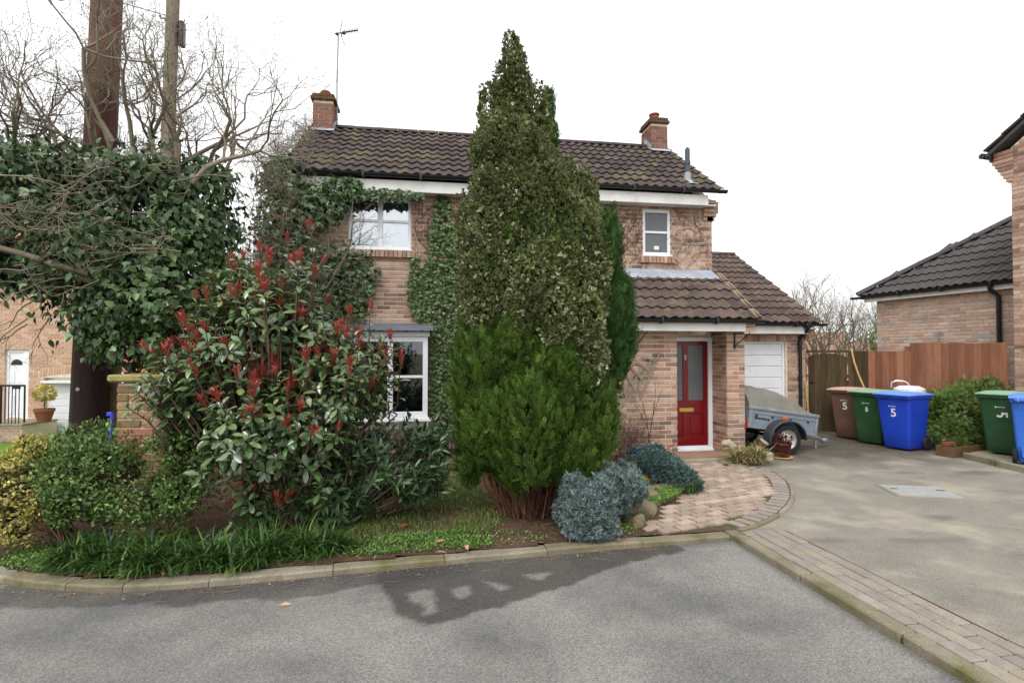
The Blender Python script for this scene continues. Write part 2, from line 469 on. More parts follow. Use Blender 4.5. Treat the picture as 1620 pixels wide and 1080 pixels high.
m_bin_brown_lid = material("faded_skylit_brown_lid", [(196, 162, 148)], 0.5, 0.1, 3, 0.05, 40, 0.06, 30, 0.4)  # faded plastic, lightened further to hold the sky's sheen in its colour
m_bin_green = material("green_bin_plastic", [(36, 76, 42)], 0.5, 0.1, 3, 0.05, 40, 0.06, 30, 0.4, dirt=(74, 104, 74), dirt_scale=3.5, dirt_amt=0.3)
m_bin_green_lid = material("faded_skylit_green_lid", [(128, 164, 134)], 0.5, 0.1, 3, 0.05, 40, 0.06, 30, 0.4)  # fading plus sky glare, both mixed into this green
m_bin_blue = material("blue_bin_plastic", [(30, 66, 188)], 0.45, 0.1, 3, 0.05, 40, 0.06, 30, 0.4, dirt=(52, 84, 176), dirt_scale=3.5, dirt_amt=0.3)
m_bin_blue_lid = material("skylit_blue_lid", [(96, 140, 226)], 0.5, 0.1, 3, 0.05, 40, 0.06, 30, 0.4)  # lighter blue has the sky reflected on the lid painted in
m_bin_paleblue = material("pale_blue_bin_plastic", [(48, 104, 196)], 0.5, 0.1, 3, 0.05, 40, 0.06, 30, 0.4)
m_dull_timber = material("planter_timber", [(96, 74, 56), (110, 86, 64)], 0.9, 0.2, 6, 0.15, 50, 0.3, 40, 0.2, dirt=(74, 80, 44), dirt_scale=3, dirt_amt=0.5)
m_cane = material("yellow_cane", [(190, 158, 98)], 0.6, 0.1, 8)
m_steel = material("bright_steel", [(200, 202, 206)], 0.25, 0.05, 8, metal=0.8)
m_fallen = material("fallen_leaf", [(150, 60, 48), (176, 128, 92), (190, 150, 120), (128, 56, 44), (196, 176, 130)], 0.6, 0.15, 20, trans=0.1)
m_far_roof = material("far_roof", [(150, 116, 102), (138, 106, 96)], 0.9, 0.1, 2)
m_far_wall = material("far_wall", [(186, 156, 138)], 0.9, 0.1, 2)
m_blue = material("blue_plastic", [(40, 52, 150)], 0.4, 0.1, 6)
m_bluetape = material("bright_blue_post", [(60, 70, 210)], 0.5, 0.1, 6)
# ------------------------------------------------------------------ ground, road, driveway, path
def vnoise(x, y, s=1.0, seed=0):
    """cheap smooth noise from sines"""
    r = np.random.default_rng(seed)
    z = 0
    for i in range(7):
        a = r.uniform(0, 2 * PI); f = s * (1.0 + 0.9 * i); p = r.uniform(0, 6.28)
        z = z + np.sin((x * math.cos(a) + y * math.sin(a)) * f + p) / (1 + 0.55 * i)
    return z / 2.6

def grid_sheet(xs, ys, zf, mask=None):
    X, Y = np.meshgrid(xs, ys, indexing='ij')
    Z = zf(X, Y) if callable(zf) else np.full_like(X, zf)
    V = np.stack([X, Y, Z], -1).reshape(-1, 3)
    nx, ny = len(xs), len(ys)
    i, j = np.meshgrid(np.arange(nx - 1), np.arange(ny - 1), indexing='ij')
    a = (i * ny + j).ravel()
    F = np.stack([a, a + ny, a + ny + 1, a + 1], 1)
    if mask is not None:
        cx = V[F, 0].mean(1); cy = V[F, 1].mean(1)
        F = F[mask(cx, cy)]
    return V, F

def inpoly(px, py, poly):
    px = np.asarray(px); py = np.asarray(py)
    ins = np.zeros(px.shape, bool)
    n = len(poly)
    for i in range(n):
        x0, y0 = poly[i]; x1, y1 = poly[(i + 1) % n]
        c = ((y0 > py) != (y1 > py)) & (px < (x1 - x0) * (py - y0) / (y1 - y0 + 1e-12) + x0)
        ins ^= c
    return ins

def sstep(a, b, x):
    t = np.clip((x - a) / (b - a), 0, 1)
    return t * t * (3 - 2 * t)

def ground_z(X, Y):
    left = sstep(-3.6, -8.0, X) * sstep(6.5, 11.0, Y)
    far = sstep(20, 45, np.hypot(X, Y))
    return -0.13 - 0.62 * np.maximum(left, far * 0.9)

ax_ = np.concatenate([np.linspace(-900, -60, 10), np.linspace(-50, -16, 10), np.linspace(-15, 15, 46), np.linspace(16, 50, 10), np.linspace(60, 900, 10)])
V, F = grid_sheet(ax_, ax_, ground_z)
o = link("ground", big_mesh("ground", V, F, np.full(len(F), .5), m_ground, True)); tag(o, kind="structure")

KERB = [(-6.5, 7.6), (-5.2, 6.3), (-4.2, 5.45), (-3.55, 5.0), (-3.22, 4.79), (-2.77, 4.59), (-2.18, 4.46), (-1.32, 4.50), (-0.38, 4.60), (0.69, 4.69), (1.86, 4.76), (2.86, 4.80)]
def along(poly, step):
    """resample a polyline (smoothed) at even steps"""
    P = np.array(poly, float)
    for _ in range(2):
        Q = [P[0]]
        for a, b in zip(P[:-1], P[1:]):
            Q += [a * .75 + b * .25, a * .25 + b * .75]
        Q.append(P[-1]); P = np.array(Q)
    d = np.r_[0, np.cumsum(np.linalg.norm(np.diff(P, axis=0), axis=1))]
    n = max(2, int(round(d[-1] / step)) + 1)
    s = np.linspace(0, d[-1], n)
    return np.stack([np.interp(s, d, P[:, k]) for k in range(2)], 1)

kp = along(KERB, 0.05)
def kerb_y(x):
    return np.interp(x, kp[:, 0], kp[:, 1])

# road: fine grid so that the damp patch keeps its own edge
DAMP = [(-0.42, 4.60), (-0.36, 4.42), (-0.26, 4.10), (-0.22, 3.82), (0.02, 3.64), (0.37, 3.76), (0.68, 3.88), (0.83, 4.02), (1.09, 4.09), (1.4, 4.28), (1.74, 4.46), (2.3, 4.62), (2.3, 4.8), (0.1, 4.72)]
DRY = [[(-0.13, 4.19), (0.07, 4.17), (0.05, 4.02), (0.08, 3.82), (-0.03, 3.80), (-0.03, 3.95), (-0.12, 4.02)], [(0.18, 4.19), (0.33, 4.19), (0.3, 4.02), (0.24, 4.0)],
       [(0.44, 4.26), (0.56, 4.22), (0.63, 4.1), (0.57, 4.06), (0.5, 4.14)], [(0.77, 4.36), (1.02, 4.34), (0.9, 4.24), (0.8, 4.26)]]
STRIP = [(-3.2, 4.86), (-3.2, 4.45), (-2.6, 4.28), (-2.2, 4.25), (-2.0, 4.28), (-1.75, 4.18), (-1.3, 4.22), (-1.0, 4.17), (-0.6, 4.25), (-0.3, 4.36), (-0.3, 4.7), (-1.4, 4.6), (-2.2, 4.55)]
xs = np.concatenate([np.linspace(-20, -4.2, 14), np.arange(-4.0, 2.93, 0.03), [2.93]])
ys = np.concatenate([np.linspace(-14, 0.6, 14), np.arange(0.7, 5.1, 0.03)])
V, F = grid_sheet(xs, ys, lambda X, Y: -0.05 + 0.006 * vnoise(X, Y, 1.3, 3), None)
keep = V[F].mean(1)[:, 1] < np.where(V[F].mean(1)[:, 0] < -3.0, 9, kerb_y(V[F].mean(1)[:, 0]) + 0.1)
F = F[keep]
jx = V[:, 0] + 0.035 * vnoise(V[:, 0], V[:, 1], 7, 5) + .012 * vnoise(V[:, 0], V[:, 1], 40, 15); jy = V[:, 1] + 0.035 * vnoise(V[:, 0], V[:, 1], 7, 6) + .012 * vnoise(V[:, 0], V[:, 1], 40, 16)
damp = np.zeros(len(V))
for ox, oy in ((0, 0), (.016, 0), (-.016, 0), (0, .016), (0, -.016), (.01, .01), (-.01, -.01)):
    w1 = inpoly(jx + ox, jy + oy, DAMP) * 0.95
    for d_ in DRY:
        w1[inpoly(jx + ox, jy + oy, d_)] = 0.1
    damp += np.maximum(w1, inpoly(jx + ox, jy + oy, STRIP) * 0.75) / 7
edge = np.clip(1 - (np.interp(V[:, 0], kp[:, 0], kp[:, 1]) - V[:, 1]) / 0.14, 0, 1) * (V[:, 0] > -3.3)
damp = np.maximum(damp, edge * 0.6)
edge2 = np.clip(1 - (2.87 - V[:, 0]) / 0.1, 0, 1)
damp = np.maximum(damp, edge2 * 0.5)
m_road = material("road_asphalt", [(140, 137, 132)], 0.92, 0.14, 1.1, 0.25, 110, 0.9, 190, 0.25, dirt=(168, 162, 150), dirt_scale=0.9, dirt_amt=0.6, streak=('damp', (0.36, 0.35, 0.34)), detail=8)
n_ = m_road.node_tree.nodes; l_ = m_road.node_tree.links
vo = n_.new("ShaderNodeTexVoronoi"); vo.inputs['Scale'].default_value = 120
g_ = n_.new("ShaderNodeNewGeometry"); l_.new(g_.outputs['Position'], vo.inputs['Vector'])
bs_ = n_['Principled BSDF']
src = bs_.inputs['Base Color'].links[0].from_socket
mr_ = n_.new("ShaderNodeMapRange"); mr_.inputs['From Min'].default_value = 0; mr_.inputs['From Max'].default_value = 1
mr_.inputs['To Min'].default_value = 0.70; mr_.inputs['To Max'].default_value = 1.26
sp_ = n_.new("ShaderNodeSeparateColor"); l_.new(vo.outputs['Color'], sp_.inputs[0]); l_.new(sp_.outputs[0], mr_.inputs['Value'])
sc_ = n_.new("ShaderNodeVectorMath"); sc_.operation = 'SCALE'; l_.new(src, sc_.inputs[0]); l_.new(mr_.outputs[0], sc_.inputs['Scale'])
# large cloudy patches where the tarmac has worn darker and bluer
nz_ = n_.new("ShaderNodeTexNoise"); nz_.inputs['Scale'].default_value = 0.85; nz_.inputs['Detail'].default_value = 8; l_.new(g_.outputs['Position'], nz_.inputs['Vector'])
mp_ = n_.new("ShaderNodeMapRange"); mp_.inputs['From Min'].default_value = 0.42; mp_.inputs['From Max'].default_value = 0.62; l_.new(nz_.outputs['Fac'], mp_.inputs['Value'])
mx_ = n_.new("ShaderNodeMix"); mx_.data_type = 'RGBA'; l_.new(mp_.outputs[0], mx_.inputs['Factor'])
dk_ = n_.new("ShaderNodeVectorMath"); dk_.operation = 'MULTIPLY'; l_.new(sc_.outputs[0], dk_.inputs[0]); dk_.inputs[1].default_value = (0.62, 0.64, 0.68)
l_.new(sc_.outputs[0], mx_.inputs['A']); l_.new(dk_.outputs[0], mx_.inputs['B'])
l_.new(mx_.outputs['Result'], bs_.inputs['Base Color'])
me = big_mesh("road", V, F, np.full(len(F), .5), m_road, True)
a = me.attributes.new('damp', 'FLOAT', 'POINT'); a.data.foreach_set('value', damp[:len(me.vertices)].astype(np.float32))
tag(link("road", me), kind="structure")

# driveway sheet
m_drive = material("driveway_surface", [(136, 131, 122)], 0.95, 0.2, 1.7, 0.3, 80, 0.9, 120, 0.2, dirt=(176, 168, 150), dirt_scale=1.1, dirt_amt=0.7, detail=8, streak=('damp', (0.42, 0.40, 0.36)))
xs = np.concatenate([np.arange(2.9, 9.0, 0.06), np.linspace(9.1, 14, 12)]); ys = np.concatenate([np.linspace(-14, 0.5, 14), np.arange(0.6, 11.0, 0.06)])
V, F = grid_sheet(xs, ys, lambda X, Y: 0.004 * vnoise(X, Y, 1.0, 8))
d0 = sstep(7.2, 8.6, V[:, 1] + 0.45 * vnoise(V[:, 0], V[:, 1], 3, 4)) * 1.0
d0 = np.maximum(d0, sstep(0.55, 0.85, vnoise(V[:, 0] * 0.8, V[:, 1] * 2.2, 1.6, 21)) * 0.5)
d0 = np.maximum(d0, sstep(0.5, 0.05, np.abs(V[:, 0] - 8.1 + 0.25 * vnoise(V[:, 0], V[:, 1], 4, 9))) * 0.6 * sstep(6.8, 7.6, V[:, 1]))
me = big_mesh("driveway", V, F, np.full(len(F), .5), m_drive, True)
a = me.attributes.new('damp', 'FLOAT', 'POINT'); a.data.foreach_set('value', d0.astype(np.float32))
tag(link("driveway", me), kind="structure")

# kerb
kb = MB(); kpts = along(KERB, 0.3)
def offs(P, w):
    T = np.gradient(P, axis=0); T /= np.linalg.norm(T, axis=1)[:, None]
    return P + w * np.stack([-T[:, 1], T[:, 0]], 1)
ki, ko = offs(kpts, 0.115), offs(kpts, 0.012)
for i in range(len(kpts) - 1):
    kb.add([(*ko[i], -.1), (*ko[i + 1], -.1), (*ki[i + 1], -.1), (*ki[i], -.1), (*ko[i], -.015), (*ko[i + 1], -.015), (*ki[i + 1], -.015), (*ki[i], -.015)],
           [(4, 5, 6, 7), (0, 1, 5, 4)])
kb.span((2.885, -6, -.1), (2.985, 4.7, -.02))
kerb = link("kerb", kb.mesh("kerb", m_soil)); tag(kerb, kind="structure")
def kerb_stone(P, w0, w1, z, tint):
    A, B = offs(P, w0), offs(P, w1)
    mb = MB(); n = len(P); c = 0.014
    rows = [(A, z - .14, 0), (A, z - c, 0), (A + (B - A) * .12, z, 0), (B, z, 0), (B, z - .14, 0)]
    Vv = []
    for Q, zz, _ in rows:
        Vv += [(q[0], q[1], zz + random.uniform(-.003, .003)) for q in Q]
    Fq = []
    for r in range(len(rows) - 1):
        for i in range(n - 1):
            a0 = r * n + i
            Fq.append((a0, a0 + 1, a0 + n + 1, a0 + n))
    Fq.append(tuple(r * n for r in range(len(rows)))[::1]); Fq.append(tuple(r * n + n - 1 for r in reversed(range(len(rows)))))
    mb.add(Vv, Fq, tint)
    return mb
fine_k = along(KERB, 0.02)
i0 = 0; n_f = len(fine_k)
while i0 < n_f - 12:
    ln = random.choice((0.45, 0.60, 0.90)) if fine_k[i0][0] < -2 else 0.91
    i1 = min(n_f - 1, i0 + int(ln / 0.02))
    if n_f - 1 - i1 < 12: i1 = n_f - 1
    seg = fine_k[i0:i1 + 1][::6]
    e_ = fine_k[i1] * .7 + fine_k[i1 - 1] * .3
    seg = np.vstack([seg[:-1], e_]) if np.linalg.norm(seg[-1] - e_) < .06 else np.vstack([seg, e_])
    link("kerb_stone", kerb_stone(seg, 0.0, 0.125, 0.004 + random.uniform(-.006, .005), random.random()).mesh("kerb_stone", m_kerb), kerb)
    i0 = i1
y = 4.785
while y > -5:
    ln = 0.915
    link("kerb_stone", MB().box((2.935 + random.uniform(-.003, .003), y - ln / 2, -0.055), (0.118, ln - .012, 0.14), rotz(random.uniform(-.003, .003)), random.random(), 0.012).mesh("kerb_stone", m_kerb), kerb)
    y -= ln

link("kerb_stone", MB().box((2.93, 4.866, -.06), (.13, .135, .14), None, .4, .01).mesh("kerb_stone", m_kerb), kerb)
# block rows beside the kerb
blk = MB(); blk.span((2.995, -6, -.05), (3.47, 4.86, .0045))
rows_o = link("block_paving", blk.mesh("block_paving", m_soil)); tag(rows_o, kind="structure")
block_meshes = [MB().box((0, 0, -.03), (0.104 + random.uniform(-.002, .002), 0.205 + random.uniform(-.003, .003), 0.08), rotz(random.uniform(-.01, .01)), random.random(), 0.006).mesh("block", m_block) for _ in range(10)]
for r_ in range(4):
    yy = 4.86 + (0.10, 0.0, 0.13, 0.05)[r_]
    while yy > -1.5:
        if yy > 4.86:
            cutl = .2125 - (yy - 4.86) - .008
            link("block", MB().box((0, 0, -.03), (.104, cutl, .08), None, random.random(), .006).mesh("block", m_block), rows_o, (3.052 + r_ * .1125, 4.86 - cutl / 2, .004)); yy -= .2125; continue
        link("block", random.choice(block_meshes), rows_o, (3.052 + r_ * 0.1125, yy - 0.105, 0.004 + random.uniform(-.003, .003)))
        yy -= 0.2125
blk2 = MB()
for r_ in range(4):
    yy = -1.7
    while yy > -6:
        blk2.box((3.052 + r_ * 0.1125, yy - .105, -.026), (.104, .205, .08), None, random.random(), .006); yy -= .2125
tag(link("blocks", blk2.mesh("blocks", m_block), rows_o), kind="stuff")

# paved path to the door
PATH_L = [(1.95, 4.92), (2.35, 5.35), (2.75, 5.82), (3.05, 6.15), (3.3, 6.6), (3.5, 7.1), (3.6, 7.6), (3.65, 8.3)]
PATH_R = [(2.98, 4.93), (3.3, 5.05), (3.75, 5.4), (4.15, 5.85), (4.45, 6.35), (4.62, 6.8), (4.6, 7.15), (4.4, 7.42), (4.2, 7.6), (4.05, 7.75), (4.05, 8.3)]
PR = along(PATH_R, 0.05); PLn = along(PATH_L, 0.1)
PR_big = along([(2.98, 4.93), (3.3, 5.05), (3.8, 5.4), (4.25, 5.85), (4.6, 6.35), (4.86, 6.85), (4.95, 7.2), (4.9, 7.5), (4.75, 7.72), (4.75, 8.55)], 0.05)
poly_path = [tuple(p) for p in PLn] + [tuple(p) for p in PR_big[::-1]]
pb = MB(); pb.add([(x, y_, 0.006) for x, y_ in poly_path], [tuple(range(len(poly_path)))[::-1]])
path = link("path", pb.mesh("path", material("sandy_joint", [(78, 66, 50)], 0.98, 0.25, 12, 0.2, 80, dirt=(84, 92, 48), dirt_scale=6, dirt_amt=0.7))); tag(path, kind="structure")
inner = offs(PR_big, 0.20)
poly_in = [tuple(p) for p in PLn] + [tuple(p) for p in inner[::-1]]
def zig_paver(jit):
    """an interlocking paver with a zig-zag long edge"""
    w, h = 0.105, 0.061; z = 0.013
    prof = [(-w, -h), (-w * .35, -h - z), (w * .3, -h + z * .6), (w, -h), (w - z * .4, 0), (w, h), (w * .3, h + z * .6), (-w * .35, h - z), (-w, h), (-w - z * .4, 0)]
    prof = [(x + random.uniform(-jit, jit), y_ + random.uniform(-jit, jit)) for x, y_ in prof]
    prof = [(x * .935, y_ * .885) for x, y_ in prof]
    mb = MB(); n = len(prof)
    top = [(x * .965, y_ * .95, 0.0) for x, y_ in prof]; mid = [(x, y_, -0.006) for x, y_ in prof]; bot = [(x, y_, -0.05) for x, y_ in prof]
    Fp = [tuple(range(n))]
    for i in range(n):
        j = (i + 1) % n
        Fp += [(n + i, n + j, j, i), (2 * n + i, 2 * n + j, n + j, n + i)]
    return mb.add(top + mid + bot, Fp, random.random())
pav = [zig_paver(0.004).mesh("paver", m_paver) for _ in range(14)]
ang = R(14); ca, sa = math.cos(ang), math.sin(ang)
cnt = 0
for iv in range(-12, 44):
    for iu in range(-14, 26):
        u_ = iu * 0.212 + (0.106 if iv % 2 else 0); v_ = iv * 0.124
        x, y_ = 2.6 + u_ * ca - v_ * sa, 5.2 + u_ * sa + v_ * ca
        if inpoly(np.array([x]), np.array([y_]), poly_in)[0] and cnt < 298 and y_ < 8.25 and not (abs(x - 5.1) < .3 and y_ > 8.2):
            link("paver", random.choice(pav), path, (x, y_, 0.022 + random.uniform(-.004, .004)), (random.uniform(-.015, .015), random.uniform(-.015, .015), ang + random.uniform(-.03, .03) + (PI if random.random() < .5 else 0)))
            cnt += 1
mid = offs(PR_big, 0.10)
T = np.gradient(mid, axis=0)
s_edge = [MB().box((0, 0, -.03), (0.185, 0.092, 0.07), None, random.random(), 0.006).mesh("edge_block", m_block) for _ in range(6)]
dist = 0
for i in range(1, len(mid)):
    dist += np.linalg.norm(mid[i] - mid[i - 1])
    if dist > 0.1:
        dist = 0
        link("edge_block", random.choice(s_edge), path, (mid[i][0], mid[i][1], 0.02 + random.uniform(-.003, .003)), (0, 0, math.atan2(T[i][1], T[i][0]) + PI / 2))
for i in range(0, len(PR_big) - 18, 18):
    link("edging_stone", kerb_stone(PR_big[i:i + 18][::4], -0.055, -0.005, 0.022 + random.uniform(-.002, .002), random.random()).mesh("edging_stone", m_kerb), path)

# garden soil, lawn rising a little towards the house
GARDEN = [tuple(p) for p in offs(kp, 0.12) if p[0] > -3.8] [::-1]
GARDEN = [(1.9, 4.9)] + [p for p in GARDEN if p[0] < 1.85] + [(-3.9, 5.4), (-5.0, 6.5), (-5.5, 9.4), (-2.6, 9.9), (3.7, 9.9), (3.64, 8.3), (3.58, 7.6), (3.48, 7.1), (3.28, 6.6), (3.03, 6.15), (2.73, 5.82), (2.33, 5.35)]
def soil_z(X, Y):
    h = np.clip((Y - kerb_y(X) - 0.1) / 1.0, 0, 1)
    pd_ = np.min(np.hypot(X[..., None] - PLn[:, 0], Y[..., None] - PLn[:, 1]), -1); h = h * np.clip((pd_ - .06) / .3, 0, 1)
    return 0.008 + 0.05 * h + 0.012 * vnoise(X, Y, 5, 31) * (0.3 + h) + 0.008 * vnoise(X, Y, 16, 32)
xs = np.arange(-5.6, 3.8, 0.05); ys = np.arange(4.4, 9.95, 0.05)
V, F = grid_sheet(xs, ys, soil_z, lambda x, y_: inpoly(x - .07, y_, GARDEN) | inpoly(x, y_, GARDEN))
tag(link("garden_soil", big_mesh("garden_soil", V, F, np.full(len(F), .5), m_soil, True)), kind="structure")

# manhole cover in the driveway
mh = thing("manhole_cover", "pale square metal manhole cover set in the driveway", "manhole cover", (6.07, 5.93, 0.005), R(-20))
part("cover_frame", MB().box((0, 0, 0), (0.74, 0.60, 0.012), None, .5, .002), m_concrete, mh)
mo = part("lid", MB().box((0, 0, 0.008), (0.68, 0.54, 0.010), None, .5, .003), material("pale_cover_steel", [(152, 154, 152)], 0.6, 0.12, 8, 0.1, 60, 0.3, 30, 0.4), mh)
for sx in (-.26, .26):
    part("lifting_slot", MB().box((sx, .05, 0.0145), (.09, .03, .003)), m_iron, mo)

# ------------------------------------------------------------------ brickwork
def cut(a, b, holes):
    iv = [(a, b)]
    for h0, h1 in holes:
        nx = []
        for p, q in iv:
            if h1 <= p or h0 >= q: nx.append((p, q)); continue
            if h0 > p: nx.append((p, h0))
            if h1 < q: nx.append((h1, q))
        iv = nx
    return iv

def courses(x0, x1, z0, z1, holes, L=0.225, Hc=0.075, start=0):
    """bricks of a running bond as (x centre, z centre, length); holes: (x0, x1, z0, z1)"""
    out = []
    n = int((z1 - z0) / Hc + 1e-6)
    for r in range(n):
        za, zb = z0 + r * Hc, z0 + (r + 1) * Hc
        hs = [(h[0], h[1]) for h in holes if h[2] < zb - 0.02 and h[3] > za + 0.02]
        x = x0 - (L / 2 if (r + start) % 2 else 0)
        while x < x1:
            for p, q in cut(max(x, x0), min(x + L - 0.011, x1), hs):
                if q - p > 0.035: out.append(((p + q) / 2, (za + zb) / 2, q - p))
            x += L
    return out

def wall_panel(mb, x0, x1, z0, z1, holes, y0, y1):
    """mortar backing with openings, between y0 (front) and y1"""
    xs = sorted({x0, x1, *[h[0] for h in holes], *[h[1] for h in holes]}); zs = sorted({z0, z1, *[h[2] for h in holes], *[h[3] for h in holes]})
    for a, b in zip(xs[:-1], xs[1:]):
        for c, d in zip(zs[:-1], zs[1:]):
            if a < x0 or b > x1 or c < z0 or d > z1: continue
            mx, mz = (a + b) / 2, (c + d) / 2
            if any(h[0] < mx < h[1] and h[2] < mz < h[3] for h in holes): continue
            mb.span((a, y0, c), (b, y1, d))

BR_V, BR_F = cbox((1, 1, 1), 0.001)
brick_cache = {}
def brick_mesh(length, mat, tintk):
    k = (round(length / 0.02), mat.name, tintk)
    if k not in brick_cache:
        brick_cache[k] = MB().box((0, 0, 0), (round(length / 0.02) * 0.02 if length > .04 else length, 0.03, 0.062), None, tintk / 11, 0.004).mesh("brick", mat)
    return brick_cache[k]

def lay_bricks(parent, bricks, y, mat, facing='front', single=None, mb=None, x_fix=0.0, depth=.03):
    """single: set of indices made as objects of their own; the others go into mb. facing 'side': bricks run along y at x_fix"""
    for i, (a, z, ln) in enumerate(bricks):
        jit = random.uniform(-.0015, .0015)
        if single is not None and i in single:
            p = (a, y + .013 + jit, z) if facing == 'front' else (x_fix + jit, a, z)
            link("brick", brick_mesh(ln, mat, random.randrange(12)), parent, p, (0, 0, 0 if facing == 'front' else PI / 2))
        elif mb is not None:
            if facing == 'front':
                mb.box((a, y + .013 + jit, z), (ln, .03, .062), None, random.random())
            else:
                mb.box((x_fix + jit, a, z), (.03, ln, .064), None, random.random())
def wpart(name, mesh, parent):
    """mesh in world coordinates, as a part of a thing whose Empty stands at its base"""
    o = link(name, mesh, parent)
    o.matrix_parent_inverse = (Matrix.Translation(parent.location) @ parent.rotation_euler.to_matrix().to_4x4()).inverted()
    return o

def tile_mesh(w, l, mat, tint, smooth=True):
    """a concrete tile with two rolls; x across, y up the slope"""
    n = 13; V = []; th = 0.024; h = 0.036
    xs = np.linspace(-0.004, w + 0.004, n)
    prof = h * (0.5 + 0.5 * np.cos(4 * PI * np.linspace(0, 1, n) + PI * .35)) ** 1.25
    jit = np.random.default_rng(int(tint * 1000)).uniform(-.002, .002, n)
    for yv, lift in ((0, 0.040), (l, 0.002)):
        V += [(x, yv + (jit[i] if yv == 0 else 0), p + lift) for i, (x, p) in enumerate(zip(xs, prof))]
    V += [(x, jit[i], p + 0.040) for i, (x, p) in enumerate(zip(xs, prof))]
    V += [(x, jit[i] + .002, p + 0.040 - th) for i, (x, p) in enumerate(zip(xs, prof))]
    F = [(i, i + 1, n + i + 1, n + i) for i in range(n - 1)]
    F += [(3 * n + i, 3 * n + i + 1, 2 * n + i + 1, 2 * n + i) for i in range(n - 1)]
    mb = MB().add(V, F, tint)
    me = mb.mesh("tile", mat)
    me.polygons.foreach_set('use_smooth', np.array([True] * (n - 1) + [False] * (n - 1)))
    return me

def tile_roof(parent, name, x0, y0, z0, pitch, ncol, w, nrow, gauge, mat, under, skip=None, world=True):
    L = nrow * gauge
    c, s_ = math.cos(pitch), math.sin(pitch)
    up = MB()
    P = lambda x, y, n: (x, y0 + y * c - n * s_, z0 + y * s_ + n * c)
    if skip is None:
        up.add([P(x0 + .02, .06, -.03), P(x0 + ncol * w - .02, .06, -.03), P(x0 + ncol * w - .02, L, -.03), P(x0 + .02, L, -.03),
                P(x0 + .02, .06, -.004), P(x0 + ncol * w - .02, .06, -.004), P(x0 + ncol * w - .02, L, -.004), P(x0 + .02, L, -.004)],
               [(3, 2, 1, 0), (4, 5, 6, 7), (0, 1, 5, 4), (1, 2, 6, 5), (2, 3, 7, 6), (3, 0, 4, 7)])
    else:
        a = L * c
        up.add([P(x0 + .05, .06, -.004), P(x0 + ncol * w, .06, -.004), P(x0 + ncol * w, L, -.004), P(x0 + a, L, -.004)], [(0, 1, 2, 3)])
    me = up.mesh(name, under)
    roof = wpart(name, me, parent) if world else link(name, me, parent)
    variants = [tile_mesh(w, gauge + 0.075, mat, t) for t in np.linspace(0.0, 1.0, 10)]
    for r in range(nrow):
        for k in range(ncol):
            if skip and skip(k, r): continue
            link("tile", random.choice(variants), roof, (x0 + k * w + random.uniform(-.002, .002), y0 + r * gauge * c, z0 + r * gauge * s_ + random.uniform(0, .003)),
                 (pitch + random.uniform(-.006, .006), 0, random.uniform(-.004, .004)))
    return roof

def ridge_caps(roof, p, q, mat, ln=0.45, r=0.12, lift=0.0):
    p, q = np.array(p, float), np.array(q, float)
    n = max(1, int(round(np.linalg.norm(q - p) / ln)))
    d = (q - p) / n; L = np.linalg.norm(d)
    variants = []
    for t in (0.1, .5, .9):
        V = []; m = 7
        for x in (0.004, L - 0.004):
            for rr in (r, r - .016):
                for k in range(m):
                    th = PI * (k / (m - 1))
                    V.append((x, rr * math.cos(th), rr * math.sin(th) * .72 - .02))
        F = []
        for k in range(m - 1):
            F += [(k, k + 1, 2 * m + k + 1, 2 * m + k), (m + k + 1, m + k, k, k + 1), (3 * m + k, 3 * m + k + 1, 2 * m + k + 1, 2 * m + k)]
        variants.append(MB().add(V, [f[::-1] for f in F], t).mesh("ridge_tile", mat))
    eul = Vector(d).to_track_quat('X', 'Z').to_euler()
    for i in range(n):
        o = link("ridge_tile", random.choice(variants), roof, tuple(p + d * i + np.array((0, 0, random.uniform(0, .006) + lift))))
        o.rotation_euler = eul

def half_gutter(mb, p, q, r=0.056, n=8):
    """half-round gutter along x from p to q"""
    V = []
    for x in (p[0], q[0]):
        for rr in (r, r - .006):
            for k in range(n + 1):
                th = PI + PI * k / n
                V.append((x, p[1] + rr * math.cos(th), p[2] + rr * math.sin(th)))
    m = n + 1; F = []
    for k in range(n):
        F += [(k, k + 1, 2 * m + k + 1, 2 * m + k), (m + k + 1, m + k, 3 * m + k, 3 * m + k + 1)]
    F += [(0, 2 * m, 3 * m, m), (n, m + n, 3 * m + n, 2 * m + n), tuple(range(m))[::-1], tuple(2 * m + k for k in range(m))]
    mb.add(V, [f[::-1] for f in F])
    x = p[0] + .3
    while x < q[0]:
        mb.box((x, p[1], p[2] - .02), (.04, .125, .10), None, .5, .004); x += .95
    return mb

# ------------------------------------------------------------------ the house
house = thing("brick_house", "two storey red brick house with brown tiled roof, two chimneys and red front door", "house", (1.6, 9.7, 0))
FY = 9.62
WIN = [(-1.33, -0.26, 3.53, 4.44), (0.80, 1.90, 3.53, 4.44), (4.0, 4.56, 3.56, 4.43)]
holes = WIN + [(-1.75, 0.03, 0.60, 2.15), (2.6, 5.6, -1, 3.14)]
mb = MB()
wall_panel(mb, -2.30, 5.39, -.15, 4.66, WIN + [(-1.75, 0.03, 0.60, 2.15)], FY + .004, FY + .25)
front_wall = wpart("wall", mb.mesh("wall", m_mortar), house)
field = MB()                                   # the bricks beyond the 300 nearest
fb = courses(-2.30, 5.385, 0.0, 4.65, holes)
# porch walls
pm = MB()
pm.span((2.606, 8.584, -.15), (4.155, 9.62, 2.14))
porch_wall = wpart("porch_wall", pm.mesh("porch_wall", m_mortar), house)
pl = courses(2.6, 4.16, 0.0, 2.10, [])
pp = MB(); pp.span((5.064, 8.584, -.15), (5.385, 9.62, 2.14))
porch_pillar = wpart("porch_pillar", pp.mesh("porch_pillar", m_mortar), house)
pf = courses(5.06, 5.39, 0.0, 2.10, [], start=1)
pi_ = courses(8.62, 9.12, 0.0, 2.10, [])
